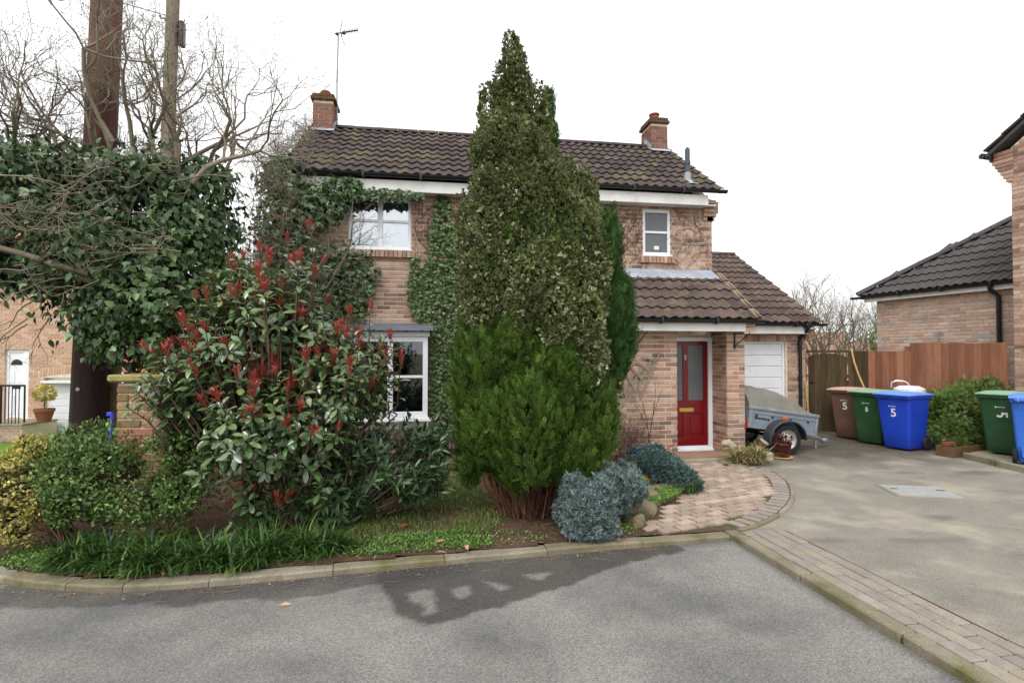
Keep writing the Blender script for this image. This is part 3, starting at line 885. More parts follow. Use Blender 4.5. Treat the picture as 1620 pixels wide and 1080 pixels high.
# the 300 that show largest
cand = []
for tagname, lst, pos in (("pf", pf, lambda b: (b[0], 8.58, b[1])), ("pi", pi_, lambda b: (5.06, b[0], b[1])), ("pl", pl, lambda b: (b[0], 8.58, b[1])), ("fb", fb, lambda b: (b[0], FY, b[1]))):
    for i, b in enumerate(lst):
        P = pos(b)
        if tagname == "pl" and b[0] < 3.3: continue
        if tagname == "fb" and not ((-1.0 < b[0] < -.2 and 2.2 < b[1] < 3.4) or (3.0 < b[0] and b[1] > 3.2)): continue
        cand.append((math.dist(P, (0, 0, 1.73)) / max(b[2], .08), tagname, i))
cand.sort()
one = {"pf": set(), "pi": set(), "pl": set(), "fb": set()}
for c_, t_, i in cand[:300]: one[t_].add(i)
lay_bricks(front_wall, fb, FY, m_brick, 'front', one["fb"], field)
lay_bricks(porch_wall, pl, 8.58, m_brick, 'front', one["pl"], field)
lay_bricks(porch_wall, courses(8.62, 9.6, 0, 2.1, []), 0, m_brick, 'side', None, field, x_fix=2.616)
lay_bricks(porch_pillar, pf, 8.58, m_brick, 'front', one["pf"], field)
lay_bricks(porch_pillar, pi_, 0, m_brick, 'side', one["pi"], field, x_fix=5.074)
# brick-on-edge sills
for (a, b, z0, z1) in WIN:
    x = a - .06
    while x < b + .03:
        field.box((x + .037, FY - .012, z0 - .085), (.064, .09, .12), None, random.random()); x += .075
# corbel at the right-hand eaves
for i, (w_, z_) in enumerate(((.03, 4.28), (.07, 4.355), (.11, 4.43), (.11, 4.505), (.11, 4.58))):
    field.box((5.39 + w_ / 2 - .05, FY + .1, z_), (w_ + .12, .26, .064), None, random.random())
    field.box((5.24 + .06, FY + .02 - i * .025, z_), (.2, .1, .064), None, random.random())
# side walls, back wall and gables: laid in the same way, seen only from the side
sm = MB()
sm.span((-2.295, 9.9, -.15), (-2.05, 13.85, 4.66)); sm.span((5.14, 9.9, -.15), (5.385, 13.85, 4.66)); sm.span((-2.05, 13.6, -.15), (5.14, 13.85, 4.66))
for xa, xb in ((-2.295, -2.05), (5.14, 5.385)):
    sm.prism([(9.65, 4.66), (13.85, 4.66), (11.75, 6.25)], xa, xb, plane='yz')
side_wall = wpart("gable_wall", sm.mesh("gable_wall", m_mortar), house)
lay_bricks(side_wall, courses(9.64, 13.84, 0, 4.65, []), 0, m_brick, 'side', None, field, x_fix=-2.29)
lay_bricks(side_wall, courses(9.64, 13.84, 2.9, 4.65, []), 0, m_brick, 'side', None, field, x_fix=5.38)
# garage
gm = MB()
GD = (5.49, 7.62, -1, 1.965)
wall_panel(gm, 5.39, 8.09, -.15, 2.27, [GD], 10.609, 10.85)
gm.span((7.85, 10.85, -.15), (8.085, 14.2, 2.27))
garage_wall = wpart("garage_wall", gm.mesh("garage_wall", m_mortar), house)
gb = courses(5.39, 8.09, 0, 2.25, [(5.4, 7.66, -1, 2.12)])
lay_bricks(garage_wall, gb, 10.6, m_brick, 'front', None, field)
x = 5.45
while x < 7.64:
    field.box((x + .037, 10.611, 2.045), (.064, .03, .14), None, random.random()); x += .075
lay_bricks(garage_wall, courses(10.64, 14.1, 0, 2.25, []), 0, m_brick, 'side', None, field, x_fix=8.082)
# chimneys
def chimney(x0, x1, ztop, lean_moss):
    cm = MB(); cm.span((x0 + .009, 11.459, 5.6), (x1 - .009, 12.0, ztop - .02))
    ch = wpart("chimney", cm.mesh("chimney", m_mortar), house)
    bm = MB()
    lay_bricks(None, courses(x0, x1, 5.7, ztop - .12, []), 11.45, m_chim_brick, 'front', None, bm)
    lay_bricks(None, courses(11.47, 12.0, 5.7, ztop - .12, []), 0, m_chim_brick, 'side', None, bm, x_fix=x0 + .011)
    lay_bricks(None, courses(11.47, 12.0, 5.7, ztop - .12, []), 0, m_chim_brick, 'side', None, bm, x_fix=x1 - .011)
    tag(link("chimney_brickwork", bm.mesh("chimney_brickwork", m_chim_brick), ch), kind="stuff")
    cp = MB()
    cp.span((x0 - .045, 11.41, ztop - .12), (x1 + .045, 12.05, ztop - .05), b=.012)
    cp.span((x0 - .02, 11.43, ztop - .05), (x1 + .02, 12.03, ztop + .015), b=.015)
    V = [(x0 - .01, 11.44, ztop + .016), (x1 + .01, 11.44, ztop + .016), (x1 + .01, 12.02, ztop + .016), (x0 - .01, 12.02, ztop + .016),
         (x0 + .09, 11.56, ztop + .07), (x1 - .09, 11.56, ztop + .07), (x1 - .09, 11.9, ztop + .07), (x0 + .09, 11.9, ztop + .07)]
    cp.add(V, [(0, 1, 5, 4), (1, 2, 6, 5), (2, 3, 7, 6), (3, 0, 4, 7), (4, 5, 6, 7)])
    link("chimney_cap", cp.mesh("chimney_cap", material("mossy_cap", [(96, 72, 58)], 0.95, 0.25, 14, 0.2, 60, 0.8, 50, 0.1, dirt=(72, 74, 40), dirt_scale=6, dirt_amt=0.85)), ch)
    pot = MB(); xc = (x0 + x1) / 2
    pot.lathe([(.10, ztop + .05), (.115, ztop + .10), (.10, ztop + .115), (.11, ztop + .15), (.085, ztop + .185), (.03, ztop + .2), (0.001, ztop + .202)] if lean_moss else
              [(.10, ztop + .05), (.10, ztop + .16), (.118, ztop + .17), (.118, ztop + .2), (.09, ztop + .205), (.088, ztop + .1), (.001, ztop + .1)], (xc, 11.72, 0), 16)
    link("chimney_pot", pot.mesh("chimney_pot", m_terracotta, True), ch)
    fl = MB()
    fl.span((x0 - .015, 11.435, 6.02), (x1 + .02, 11.448, 6.24))
    zs = lambda y: 4.78 + (y - 9.36) * math.tan(R(35.2))
    for i in range(10):
        yy = 11.43 + i * .035
        for xx in ((x1 + .012, ) if lean_moss else (x0 - .012, )):
            fl.box((xx + (i % 3) * .004 - .004, yy + .02, zs(yy) + .07), (.008, .05, .16 + .02 * (i % 2)), rotx(.2))
    fl.add([(x0 - .03, 11.30, zs(11.30) + .06), (x1 + .03, 11.30, zs(11.30) + .06), (x1 + .03, 11.44, zs(11.44) + .06), (x0 - .03, 11.44, zs(11.44) + .06)], [(0, 1, 2, 3)])
    link("lead_apron", fl.mesh("lead_apron", m_lead), ch)
chimney(-2.29, -1.89, 7.0, True)
chimney(4.965, 5.355, 7.0, False)
tag(wpart("brickwork", field.mesh("brickwork", m_brick), house), kind="stuff")

# roofs
P_MAIN = R(35.2)
roof = tile_roof(house, "main_roof", -2.38, 9.36, 4.74, P_MAIN, 21, 0.3738, 9, 0.325, m_tile, m_tile)
ridge_caps(roof, (-2.35, 11.75, 6.43), (5.45, 11.75, 6.43), m_tile, .44, .125)
bk = MB(); bk.add([(-2.36, 11.75, 6.40), (5.44, 11.75, 6.40), (5.44, 14.14, 4.74), (-2.36, 14.14, 4.74)], [(0, 1, 2, 3)])
link("back_slope", bk.mesh("back_slope", m_tile), roof)
vg = MB()
for xx in (5.40, -2.36):
    c, s_ = math.cos(P_MAIN), math.sin(P_MAIN)
    vg.add([(xx, 9.40, 4.71), (xx + .06, 9.40, 4.71), (xx + .06, 11.75, 6.385), (xx, 11.75, 6.385), (xx, 9.40, 4.76), (xx + .06, 9.40, 4.76), (xx + .06, 11.75, 6.43), (xx, 11.75, 6.43)],
           [(3, 2, 1, 0), (4, 5, 6, 7), (0, 1, 5, 4), (1, 2, 6, 5), (2, 3, 7, 6), (3, 0, 4, 7)])
link("verge_mortar", vg.mesh("verge_mortar", m_tile_edge), roof)
roof = tile_roof(house, "porch_roof", 2.50, 8.28, 2.27, R(36.3), 8, 0.375, 5, 0.312, m_tile_brown, m_tile_brown)
pv = MB()
c, s_ = math.cos(R(36.3)), math.sin(R(36.3))
for k in range(5):
    y0_, z0_ = 8.28 + k * .312 * c, 2.27 + k * .312 * s_
    pv.box((5.475, y0_ + .15 * c, z0_ + .15 * s_ + .035), (.11, .325, .05), rotx(R(36.3) - .05), .5, .01)
link("verge_mortar", pv.mesh("verge_mortar", m_tile_edge), roof)
roof = tile_roof(house, "garage_roof", 5.43, 10.32, 2.34, R(31.7), 8, 0.355, 12, 0.325, m_tile_brown, m_tile_brown)
ridge_caps(roof, (5.43, 13.64, 4.40), (8.27, 13.64, 4.40), m_tile_brown, .45, .12)
# lead over the porch roof
ld = MB()
V = []; nx_ = 60
for i in range(nx_ + 1):
    xx = 2.6 + (5.37 - 2.6) * i / nx_
    wv = .02 * (0.5 + .5 * math.cos(4 * PI * (xx - 2.5) / .375 + PI * .35))
    V += [(xx, 9.614, 3.30), (xx, 9.60, 3.285), (xx, 9.40, 3.165 + wv * .5), (xx, 9.30 + .01 * math.sin(i * 2.1), 3.085 + wv)]
F = []
for i in range(nx_):
    for k in range(3):
        a = i * 4 + k; F.append((a + 1, a + 5, a + 4, a))
ld.add(V, F)
wpart("lead_flashing", ld.mesh("lead_flashing", m_lead, True), house)
# fascia boards, soffits
fm = MB()
fm.span((-2.3, 9.375, 4.47), (5.19, 9.40, 4.665), b=.004); fm.span((-2.3, 9.405, 4.48), (5.36, 9.62, 4.50))
wpart("fascia_board", fm.mesh("fascia_board", m_white), house)
fm = MB(); fm.span((2.55, 8.335, 2.085), (5.27, 8.36, 2.235), b=.004); fm.span((2.6, 8.365, 2.11), (5.39, 9.6, 2.135))
wpart("fascia_board", fm.mesh("fascia_board", m_white), house)
pe = MB()
for z_ in (2.12, 2.195): pe.span((5.275, 8.36, z_ - .032), (5.45, 8.6, z_ + .032), random.random())
wpart("porch_eaves_brick", pe.mesh("porch_eaves_brick", m_buff), house)
fm = MB(); fm.span((5.39, 10.375, 2.13), (7.98, 10.40, 2.30), b=.004); fm.span((5.39, 10.405, 2.16), (8.0, 10.6, 2.18))
wpart("fascia_board", fm.mesh("fascia_board", m_white), house)
ge = MB()
for k, z_ in enumerate((2.06, 2.135, 2.21)): ge.span((8.04, 10.45 + .04 * (2 - k), z_ - .032), (8.13 + .03 * k, 10.7, z_ + .032), random.random())
wpart("eaves_corbel", ge.mesh("eaves_corbel", m_brick), house)
# gutters and pipes
wpart("gutter", half_gutter(MB(), (-2.3, 9.315, 4.745), (5.52, 9.315, 4.745)).mesh("gutter", m_black, True), house)
wpart("gutter", half_gutter(MB(), (2.5, 8.275, 2.275), (5.56, 8.275, 2.275)).mesh("gutter", m_black, True), house)
wpart("gutter", half_gutter(MB(), (5.45, 10.31, 2.345), (8.36, 10.31, 2.345)).mesh("gutter", m_black, True), house)
dp = MB(); dp.tube([(7.93, 10.31, 2.30), (7.93, 10.33, 2.2), (7.93, 10.54, 2.08), (7.93, 10.56, 1.95), (7.93, 10.56, 0.05)], .036, 10)
for z_ in (1.2, 1.95, .3): dp.tube([(7.93, 10.56, z_ - .04), (7.93, 10.56, z_ + .04)], .045, 10)
dp.box((7.93, 10.31, 2.30), (.12, .12, .1), None, .5, .01)
wpart("downpipe", dp.mesh("downpipe", m_black, True), house)
# soil vent pipe through the main roof
vp = MB(); vp.tube([(4.97, 9.76, 4.9), (4.97, 9.76, 5.66)], .047, 12); vp.tube([(4.97, 9.76, 5.36), (4.97, 9.76, 5.42)], .057, 12)
vo_ = wpart("vent_pipe", vp.mesh("vent_pipe", material("grey_pipe", [(74, 80, 84)], .5, .15, 6), True), house)
vc = MB(); vc.tube([(4.97, 9.76, 4.98), (4.97, 9.76, 5.2)], [.075, .058], 12)
vc.box((4.99, 9.68, 5.02), (.22, .28, .006), rotx(R(35.2)))
link("lead_collar", vc.mesh("lead_collar", m_lead, True), vo_)
vt = MB(); vt.tube([(4.97, 9.76, 5.665), (4.97, 9.76, 5.69)], [.02, .03], 8); link("vent_cap", vt.mesh("vent_cap", m_galv), vo_)

# windows
def window(x0, x1, z0, z1, y, lights, bar_z, curtain=True, glass=m_glass, fw=.055):
    f = MB(); d = .06
    f.span((x0, y, z0), (x0 + fw, y + d, z1), b=.006); f.span((x1 - fw, y, z0), (x1, y + d, z1), b=.006)
    f.span((x0 + fw, y + .001, z1 - fw), (x1 - fw, y + d, z1), b=.006); f.span((x0 + fw, y + .001, z0), (x1 - fw, y + d, z0 + fw), b=.006)
    xs = np.linspace(x0 + fw, x1 - fw, lights + 1)
    for xm in xs[1:-1]:
        f.span((xm - .045, y + .002, z0 + fw), (xm + .045, y + d, z1 - fw), b=.006)
    w = wpart("window", f.mesh("window", m_upvc), house)
    s_ = MB(); s_.span((x0 - .02, y - .06, z0 - .035), (x1 + .02, y + .04, z0 - .003), b=.006)
    link("sill", s_.mesh("sill", m_upvc), w)
    for i in range(lights):
        a = xs[i] + (.045 if i else 0); b = xs[i + 1] - (.045 if i < lights - 1 else 0)
        zz = [z0 + fw, bar_z, z1 - fw] if bar_z else [z0 + fw, z1 - fw]
        if bar_z:
            bm = MB(); bm.span((a, y + .004, bar_z - .022), (b, y + .05, bar_z + .022), b=.005)
            link("glazing_bar", bm.mesh("glazing_bar", m_upvc), w)
        for c_, d_ in zip(zz[:-1], zz[1:]):
            pn = MB(); pn.span((a - .005, y + .03, c_ + (.02 if c_ == bar_z else -.005)), (b + .005, y + .036, d_ - (.02 if d_ == bar_z else -.005)))
            link("pane", pn.mesh("pane", glass), w)
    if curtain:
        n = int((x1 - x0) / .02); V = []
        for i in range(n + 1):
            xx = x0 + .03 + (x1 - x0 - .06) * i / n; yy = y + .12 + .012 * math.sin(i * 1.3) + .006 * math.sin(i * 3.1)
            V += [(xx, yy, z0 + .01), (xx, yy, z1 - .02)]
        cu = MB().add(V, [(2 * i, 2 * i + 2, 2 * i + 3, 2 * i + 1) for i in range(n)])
        link("sky_tinted_curtain", cu.mesh("sky_tinted_curtain", m_curtain, True), w)  # curtain cloth coloured so the panes look sky-bright
    rm = MB()
    V = [(x0, y + .25, z0), (x1, y + .25, z0), (x1, y + .25, z1), (x0, y + .25, z1), (x0 - .3, y + 1.6, z0 - .3), (x1 + .3, y + 1.6, z0 - .3), (x1 + .3, y + 1.6, z1 + .1), (x0 - .3, y + 1.6, z1 + .1)]
    rm.add(V, [(4, 5, 6, 7), (0, 1, 5, 4), (2, 3, 7, 6), (3, 0, 4, 7), (1, 2, 6, 5)])
    link("room", rm.mesh("room", m_room), w)
    return w
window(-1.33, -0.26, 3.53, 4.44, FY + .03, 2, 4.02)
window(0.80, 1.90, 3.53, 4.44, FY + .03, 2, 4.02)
w_ = window(4.0, 4.56, 3.56, 4.43, FY + .03, 1, 4.0, curtain=False, glass=m_frost, fw=.06)
st = MB(); st.box((4.29, FY + .055, 3.71), (.10, .004, .07), None, .5, .001); link("window_card", st.mesh("window_card", m_white), w_)

# bay window
BYF = 9.28
bw = window(-1.75, 0.03, 0.66, 2.0, BYF, 3, 1.33, curtain=False, glass=m_glass_dim, fw=.085)
bx = MB()
bx.span((-.056, BYF + .061, .66), (.03, FY, 2.0)); bx.span((-1.75, BYF + .061, .66), (-1.664, FY, 2.0))
bx.span((-1.78, BYF - .02, 2.003), (.06, FY, 2.09), b=.008); bx.span((-1.75, BYF + .02, .45), (.03, FY, .62))
link("bay_frame", bx.mesh("bay_frame", m_upvc), bw)
bs2 = MB(); bs2.span((-1.82, BYF - .11, .585), (.10, BYF + .1, .625), b=.008); link("bay_sill", bs2.mesh("bay_sill", m_white), bw)
br = MB()
V = []
for i in range(41):
    xx = -1.85 + 1.97 * i / 40
    V += [(xx, FY, 2.245), (xx, FY - .02, 2.235), (xx, BYF - .10, 2.125 + .004 * math.sin(i * 1.7)), (xx, BYF - .125, 2.10 + .008 * math.sin(i * 2.3))]
F = []
for i in range(40):
    for k in range(3):
        a = i * 4 + k; F.append((a + 1, a + 5, a + 4, a))
br.add(V, F); br.span((-1.84, BYF - .1, 2.093), (.11, FY, 2.1))
link("bay_roof", br.mesh("bay_roof", m_lead_dark, True), bw)
bb = MB(); bb.span((-1.74, BYF + .05, -.1), (.02, FY, .445)); bbo = link("bay_base", bb.mesh("bay_base", m_mortar), bw)
bbm = MB(); lay_bricks(None, courses(-1.75, .03, 0, .45, []), BYF + .035, m_brick, 'front', None, bbm)
tag(link("bay_brickwork", bbm.mesh("bay_brickwork", m_brick), bw), kind="stuff")

# front door
DY = 9.09
dr = MB()
dx0, dx1, dz0, dz1 = 4.14, 4.985, 0.085, 1.935
# stiles and rails leave openings for the two tall panes
for a, b in ((dx0, 4.225), (4.515, 4.615), (4.90, dx1)): dr.span((a, DY, dz0), (b, DY + .045, dz1), b=.003)
for a, b in ((4.225, 4.515), (4.615, 4.90)):
    dr.span((a, DY + .001, 1.865), (b, DY + .045, dz1), b=.002); dr.span((a, DY + .001, .80), (b, DY + .045, .885), b=.002)
    dr.span((a, DY + .001, .66), (b, DY + .045, .80)); dr.span((a, DY + .001, dz0), (b, DY + .045, .26), b=.002)
    dr.span((a, DY + .018, .26), (b, DY + .045, .66)); dr.span((a + .045, DY + .006, .305), (b - .045, DY + .03, .615), b=.010)
    for z_ in (.267, .653): dr.span((a + .005, DY + .008, z_ - .006), (b - .005, DY + .03, z_ + .006), b=.004)
    for x_ in (a + .008, b - .008): dr.span((x_ - .006, DY + .009, .275), (x_ + .006, DY + .03, .645), b=.004)
door = wpart("door", dr.mesh("door", m_red), house)
for a, b in ((4.225, 4.515), (4.615, 4.90)):
    pn = MB(); pn.span((a, DY + .016, .885), (b, DY + .024, 1.865)); link("pane", pn.mesh("pane", m_frost), door)
    for x_ in (a + .03, b - .03):
        sc = MB(); sc.lathe([(.012, 0), (.010, -.006), (.001, -.008)], (x_, DY + .012, .92), 8, axis='y'); link("stud", sc.mesh("stud", m_brass), door)
lb = MB(); lb.span((4.44, DY - .012, .685), (4.71, DY + .001, .755), b=.004); lb.span((4.465, DY - .018, .70), (4.685, DY - .011, .74), b=.003)
link("letter_box", lb.mesh("letter_box", m_brass), door)
n5 = link("house_number", text_mesh("5", .12, m_plastic_text, .003), door, (4.565, DY - .004, 1.645), (PI / 2, 0, 0))
fr = MB()
fr.span((4.075, DY - .03, 0.02), (4.137, DY + .08, 2.005), b=.004); fr.span((4.988, DY - .03, 0.02), (5.066, DY + .08, 2.005), b=.004)
fr.span((4.137, DY - .029, 1.938), (4.988, DY + .08, 2.005), b=.004)
link("frame", fr.mesh("frame", m_upvc), door)
th_ = MB(); th_.span((4.137, DY - .031, .03), (4.988, DY + .08, .082), b=.004); th_.span((4.09, DY - .09, -.002), (5.06, DY + .08, .029), b=.004)
link("threshold", th_.mesh("threshold", m_upvc), door)
hd = MB(); hd.span((4.06, DY + .0, 2.006), (5.07, DY + .2, 2.109)); wpart("door_head", hd.mesh("door_head", m_mortar), house)
bdk = MB(); bdk.span((4.16, DY + .2, 0), (5.06, DY + .22, 2.1)); wpart("hall", bdk.mesh("hall", m_room), house)
lt = MB(); lt.lathe([(.15, 2.108), (.15, 2.09), (.13, 2.055), (.07, 2.035), (.001, 2.03)], (4.66, 8.82, 0), 20)
wpart("ceiling_light", lt.mesh("ceiling_light", material("opal_shade", [(214, 212, 204)], .3, .05), True), house)
def bracket(x, dirx):
    b = MB()
    b.span((x - .012, 8.562, 1.80), (x + .012, 8.572, 2.07)); b.span((x - .006, 8.30, 2.045), (x + .006, 8.56, 2.06))
    b.tube([(x, 8.56, 1.85), (x + dirx * .05, 8.45, 1.93), (x + dirx * .10, 8.33, 2.04)], .008, 6)
    b.tube([(x + dirx * .10, 8.33, 2.04), (x + dirx * .125, 8.315, 2.06), (x + dirx * .13, 8.33, 2.08)], .008, 6)
    wpart("basket_bracket", b.mesh("basket_bracket", m_iron), house)
bracket(3.40, 1); bracket(5.20, 1)

# garage door with ribbed panels
gd = MB(); gd.span((5.49, 10.66, 0), (5.53, 10.74, 1.965)); gd.span((7.58, 10.66, 0), (7.62, 10.74, 1.965)); gd.span((5.53, 10.66, 1.93), (7.58, 10.74, 1.965))
gdo = wpart("garage_door", gd.mesh("garage_door", m_upvc), house)
pm_ = MB().span((5.532, -.02, 0), (7.578, .02, .232), b=.008).mesh("panel", m_gdoor)
for k in range(8):
    link("panel", pm_, gdo, (0, 10.70, .02 + k * .238))

# doorstep and trellis
st_ = thing("door_step", "reddish concrete doorstep slab below the front door", "step", (4.4, 8.35, 0))
wpart("slab", MB().span((3.9, 7.98, -.02), (5.0, 8.60, .062), b=.012).mesh("slab", m_concrete), st_)
wpart("mat", MB().span((4.0, 8.10, .064), (4.95, 8.58, .073), b=.003).mesh("mat", m_step), st_)
st2 = MB().span((4.165, 8.601, -.02), (5.055, 9.0, .0)); wpart("floor_slab", st2.mesh("floor_slab", m_step), st_)
tr = thing("trellis", "weathered grey diamond trellis hanging askew beside the porch door", "trellis", (3.45, 8.54, 0.8))
def slat(p, q):
    p, q = np.array(p), np.array(q)
    d = q - p; L = np.linalg.norm(d); a = math.atan2(d[2], d[0])
    m = MB().box((p + q) / 2, (L, .012, .03), roty(-a)).mesh("slat", m_slat)
    wpart("slat", m, tr)
m_slat = material("weathered_slat", [(150, 138, 124), (132, 120, 108)], .9, .15, 12)
for k in range(4):
    slat((3.02 + k * .16, 8.545, .82 - k * .0 + .06 * k), (3.40 + k * .145, 8.545, 1.42 + .105 * k))
for k in range(5):
    slat((3.10 + k * .105, 8.53, 1.30 + .07 * k + .09), (3.25 + k * .13, 8.53, .98 + .15 * k + .02))

# television aerial
ae = thing("television_aerial", "tall thin rooftop television aerial strapped to the mossy chimney", "aerial", (-1.86, 11.72, 6.6))
am = MB(); am.tube([(-1.86, 11.72, 6.55), (-1.865, 11.72, 7.3), (-1.845, 11.72, 8.42)], .016, 8)
wpart("mast", am.mesh("mast", m_galv), ae)
ab = MB(); ab.tube([(-1.92, 11.72, 8.42), (-1.45, 11.72, 8.54)], .012, 6); wpart("boom", ab.mesh("boom", m_iron), ae)
for i in range(8):
    p = np.array((-1.68 + i * .033, 11.72, 8.482 + i * .0085))
    e_ = MB(); e_.tube([p + (0, -.10, 0), p + (0, .10, 0)], .006, 5); e_.tube([p + (-.006, 0, -.02), p + (.006, 0, .02)], .006, 5); wpart("element", e_.mesh("element", m_iron), ae)
rf = MB(); rf.tube([(-1.80, 11.66, 8.45), (-1.735, 11.55, 8.62)], .007, 5); rf.tube([(-1.80, 11.66, 8.45), (-1.735, 11.55, 8.28)], .007, 5)
rf.tube([(-1.80, 11.78, 8.45), (-1.735, 11.9, 8.62)], .007, 5); rf.tube([(-1.80, 11.78, 8.45), (-1.735, 11.9, 8.28)], .007, 5)
wpart("reflector", rf.mesh("reflector", m_iron), ae)
jb = MB(); jb.box((-1.73, 11.72, 8.455), (.07, .05, .06), None, .5, .01); jb.box((-1.865, 11.72, 8.42), (.06, .05, .05), None, .5, .008); wpart("junction_box", jb.mesh("junction_box", m_iron), ae)
sb = MB()
for z_ in (6.62, 6.82): sb.box((-1.885, 11.72, z_), (.09, .05, .03), None, .5, .004)
wpart("bracket", sb.mesh("bracket", m_galv), ae)
# ------------------------------------------------------------------ neighbouring buildings
RZ = R(-82.8)                                   # their long walls run almost straight away from the road
def frame_pt(o, rz, x, y):
    return (o[0] + x * math.cos(rz) - y * math.sin(rz), o[1] + x * math.sin(rz) + y * math.cos(rz))

# garage next door, on the right
ng = thing("neighbour_garage", "brick garage with dark hipped tile roof behind the brown fence", "garage", (10.97, 11.81, 0), RZ)
gw = MB(); gw.span((0, .009, -.3), (5.0, .25, 3.02)); gw.span((0, .25, -.3), (.25, 5, 3.02))
gwo = part("wall", gw, m_mortar, ng)
gbk = courses(0, 5.0, 1.2, 3.0, [])
vis = sorted(range(len(gbk)), key=lambda i: abs(gbk[i][0] - 2.0) + (0 if gbk[i][1] > 1.6 else 9))[:290]
rest = MB(); lay_bricks(gwo, gbk, 0, m_grey_brick, 'front', set(vis), rest)
lay_bricks(None, courses(0, 5.0, 0, 1.2, []), 0, m_grey_brick, 'front', None, rest)
tag(link("brickwork", rest.mesh("brickwork", m_grey_brick), gwo), kind="stuff")
P_N = R(37)
cg = math.cos(P_N)
groof = tile_roof(ng, "roof", -.28, -.26, 3.12, P_N, 16, 0.36, 9, 0.325, m_tile_dark, m_tile_dark, skip=lambda k, r: (k + .75) * .36 < r * .325 * cg + .05, world=False)
zr = 3.12 + 9 * .325 * math.sin(P_N)
ridge_caps(groof, (-.30, -.28, 3.16), (-.28 + 9 * .325 * cg, -.26 + 9 * .325 * cg, zr + .04), m_tile_dark, .42, .13, .01)
hp = MB(); a = 9 * .325 * cg; hp.add([(-.28, -.26, 3.12), (-.28 + a, -.26 + a, zr), (-.28, -.26 + 2 * a, 3.12)], [(0, 1, 2)])
hp.add([(-.28 + a, -.26 + a, zr), (5.4, -.26 + a, zr), (5.4, -.26 + 2 * a, 3.12), (-.28, -.26 + 2 * a, 3.12)], [(0, 1, 2, 3)])
link("hip_slopes", hp.mesh("hip_slopes", m_tile_dark), groof)
part("fascia_board", MB().span((-.2, -.165, 2.98), (5.2, -.14, 3.13), b=.004), m_white, ng)
sf = MB(); sf.span((-.2, -.139, 3.0), (5.2, -.0, 3.02)); part("soffit", sf, m_white, ng)
part("gutter", half_gutter(MB(), (-.5, -.225, 3.125), (5.2, -.225, 3.125)), m_black, ng, True)
dpp = MB(); dpp.tube([(2.62, -.22, 3.08), (2.62, -.2, 2.98), (2.68, -.07, 2.86), (2.68, -.06, 0)], .045, 10); part("downpipe", dpp, m_black, ng, True)
wp_ = MB(); wp_.tube([(1.5, -.04, 1.5), (1.5, -.04, 2.2)], .014, 6); part("conduit", wp_, m_galv, ng)

# house next door, on the right
nh = thing("neighbour_house", "tall gable end of the orange brick neighbouring house with stepped brick eaves", "house", (10.47, 8.26, 0), RZ)
hw = MB(); hw.span((0, .009, -.3), (6.0, .25, 5.45)); hw.prism([(0, 5.45), (6.0, 5.45), (3.0, 7.5)], .009, .25, plane='xz')
hw.span((0, .25, -.3), (.25, 7, 5.45))
hwo = part("wall", hw, m_mortar, nh)
hb = MB(); lay_bricks(None, courses(0, 6.0, 0, 5.4, []), 0, m_brick, 'front', None, hb)
for r in range(26):
    z_ = 5.4 + r * .075; x_ = .02 + r * .075 / math.tan(R(34.3))
    lay_bricks(None, courses(x_, 6.0 - x_, z_, z_ + .076, [], start=r), 0, m_brick, 'front', None, hb)
for i in range(8):
    hb.box((-.02 - i * .022, .12, 4.87 + i * .075), (.12 + i * .044, .26, .064), None, random.random())
lay_bricks(None, courses(.03, 7, 0, 5.4, []), 0, m_brick, 'side', None, hb, x_fix=.011)
tag(link("gable_brickwork", hb.mesh("gable_brickwork", m_brick), hwo), kind="stuff")
rv = MB()
V = [(-.35, -.1, 5.36), (3.0, -.1, 7.64), (6.35, -.1, 5.36), (-.35, 7.2, 5.36), (3.0, 7.2, 7.64), (6.35, 7.2, 5.36)]
V += [(x, y, z + .07) for x, y, z in V]
rv.add(V, [(1, 4, 3, 0), (2, 5, 4, 1), (6, 9, 10, 7), (7, 10, 11, 8), (0, 6, 7, 1), (1, 7, 8, 2), (3, 9, 6, 0), (2, 8, 11, 5)])
rvo = part("roof", rv, m_tile_dark, nh)
vm_ = tile_mesh(.30, .40, m_tile_dark, .4)
for r in range(11):
    t_ = r / 11
    link("verge_tile", MB().box((0, 0, 0), (.37, .3, .035), None, random.random(), .008).mesh("verge_tile", m_tile_dark), rvo, (-.2 + 3.35 * t_ * .98, .0, 5.36 + .1 + .13 + 2.28 * t_ * .98), (0, -R(34.3) + .06, 0))
gt = MB(); gt.tube([(-.40, -.12, 5.42), (-.40, 7.2, 5.42)], .055, 8); part("gutter", gt, m_black, nh, True)
gt2 = MB(); gt2.span((-.30, -.09, 5.3), (-.27, 7, 5.44)); part("fascia_board", gt2, m_black, nh)

# raised slab the right-hand bins stand on
sl = MB(); sl.prism([(8.80, 7.72), (8.55, 6.45), (8.30, 4.2), (13.5, 3.0), (13.5, 8.6), (10.3, 8.3)], -.1, .075)
so = link("paved_slab", sl.mesh("paved_slab", m_concrete)); tag(so, kind="structure")
sk = MB()
for k in range(4):
    a0 = np.array((8.78, 7.70)) + np.array((-.196, -.98)) * (k * .62); 
    link("edging_stone", MB().box((0, 0, 0), (.07, .60, .16), None, random.random(), .012).mesh("edging_stone", m_kerb), so, (a0[0] - .1, a0[1] - .3, .02), (0, 0, R(-11.3)))

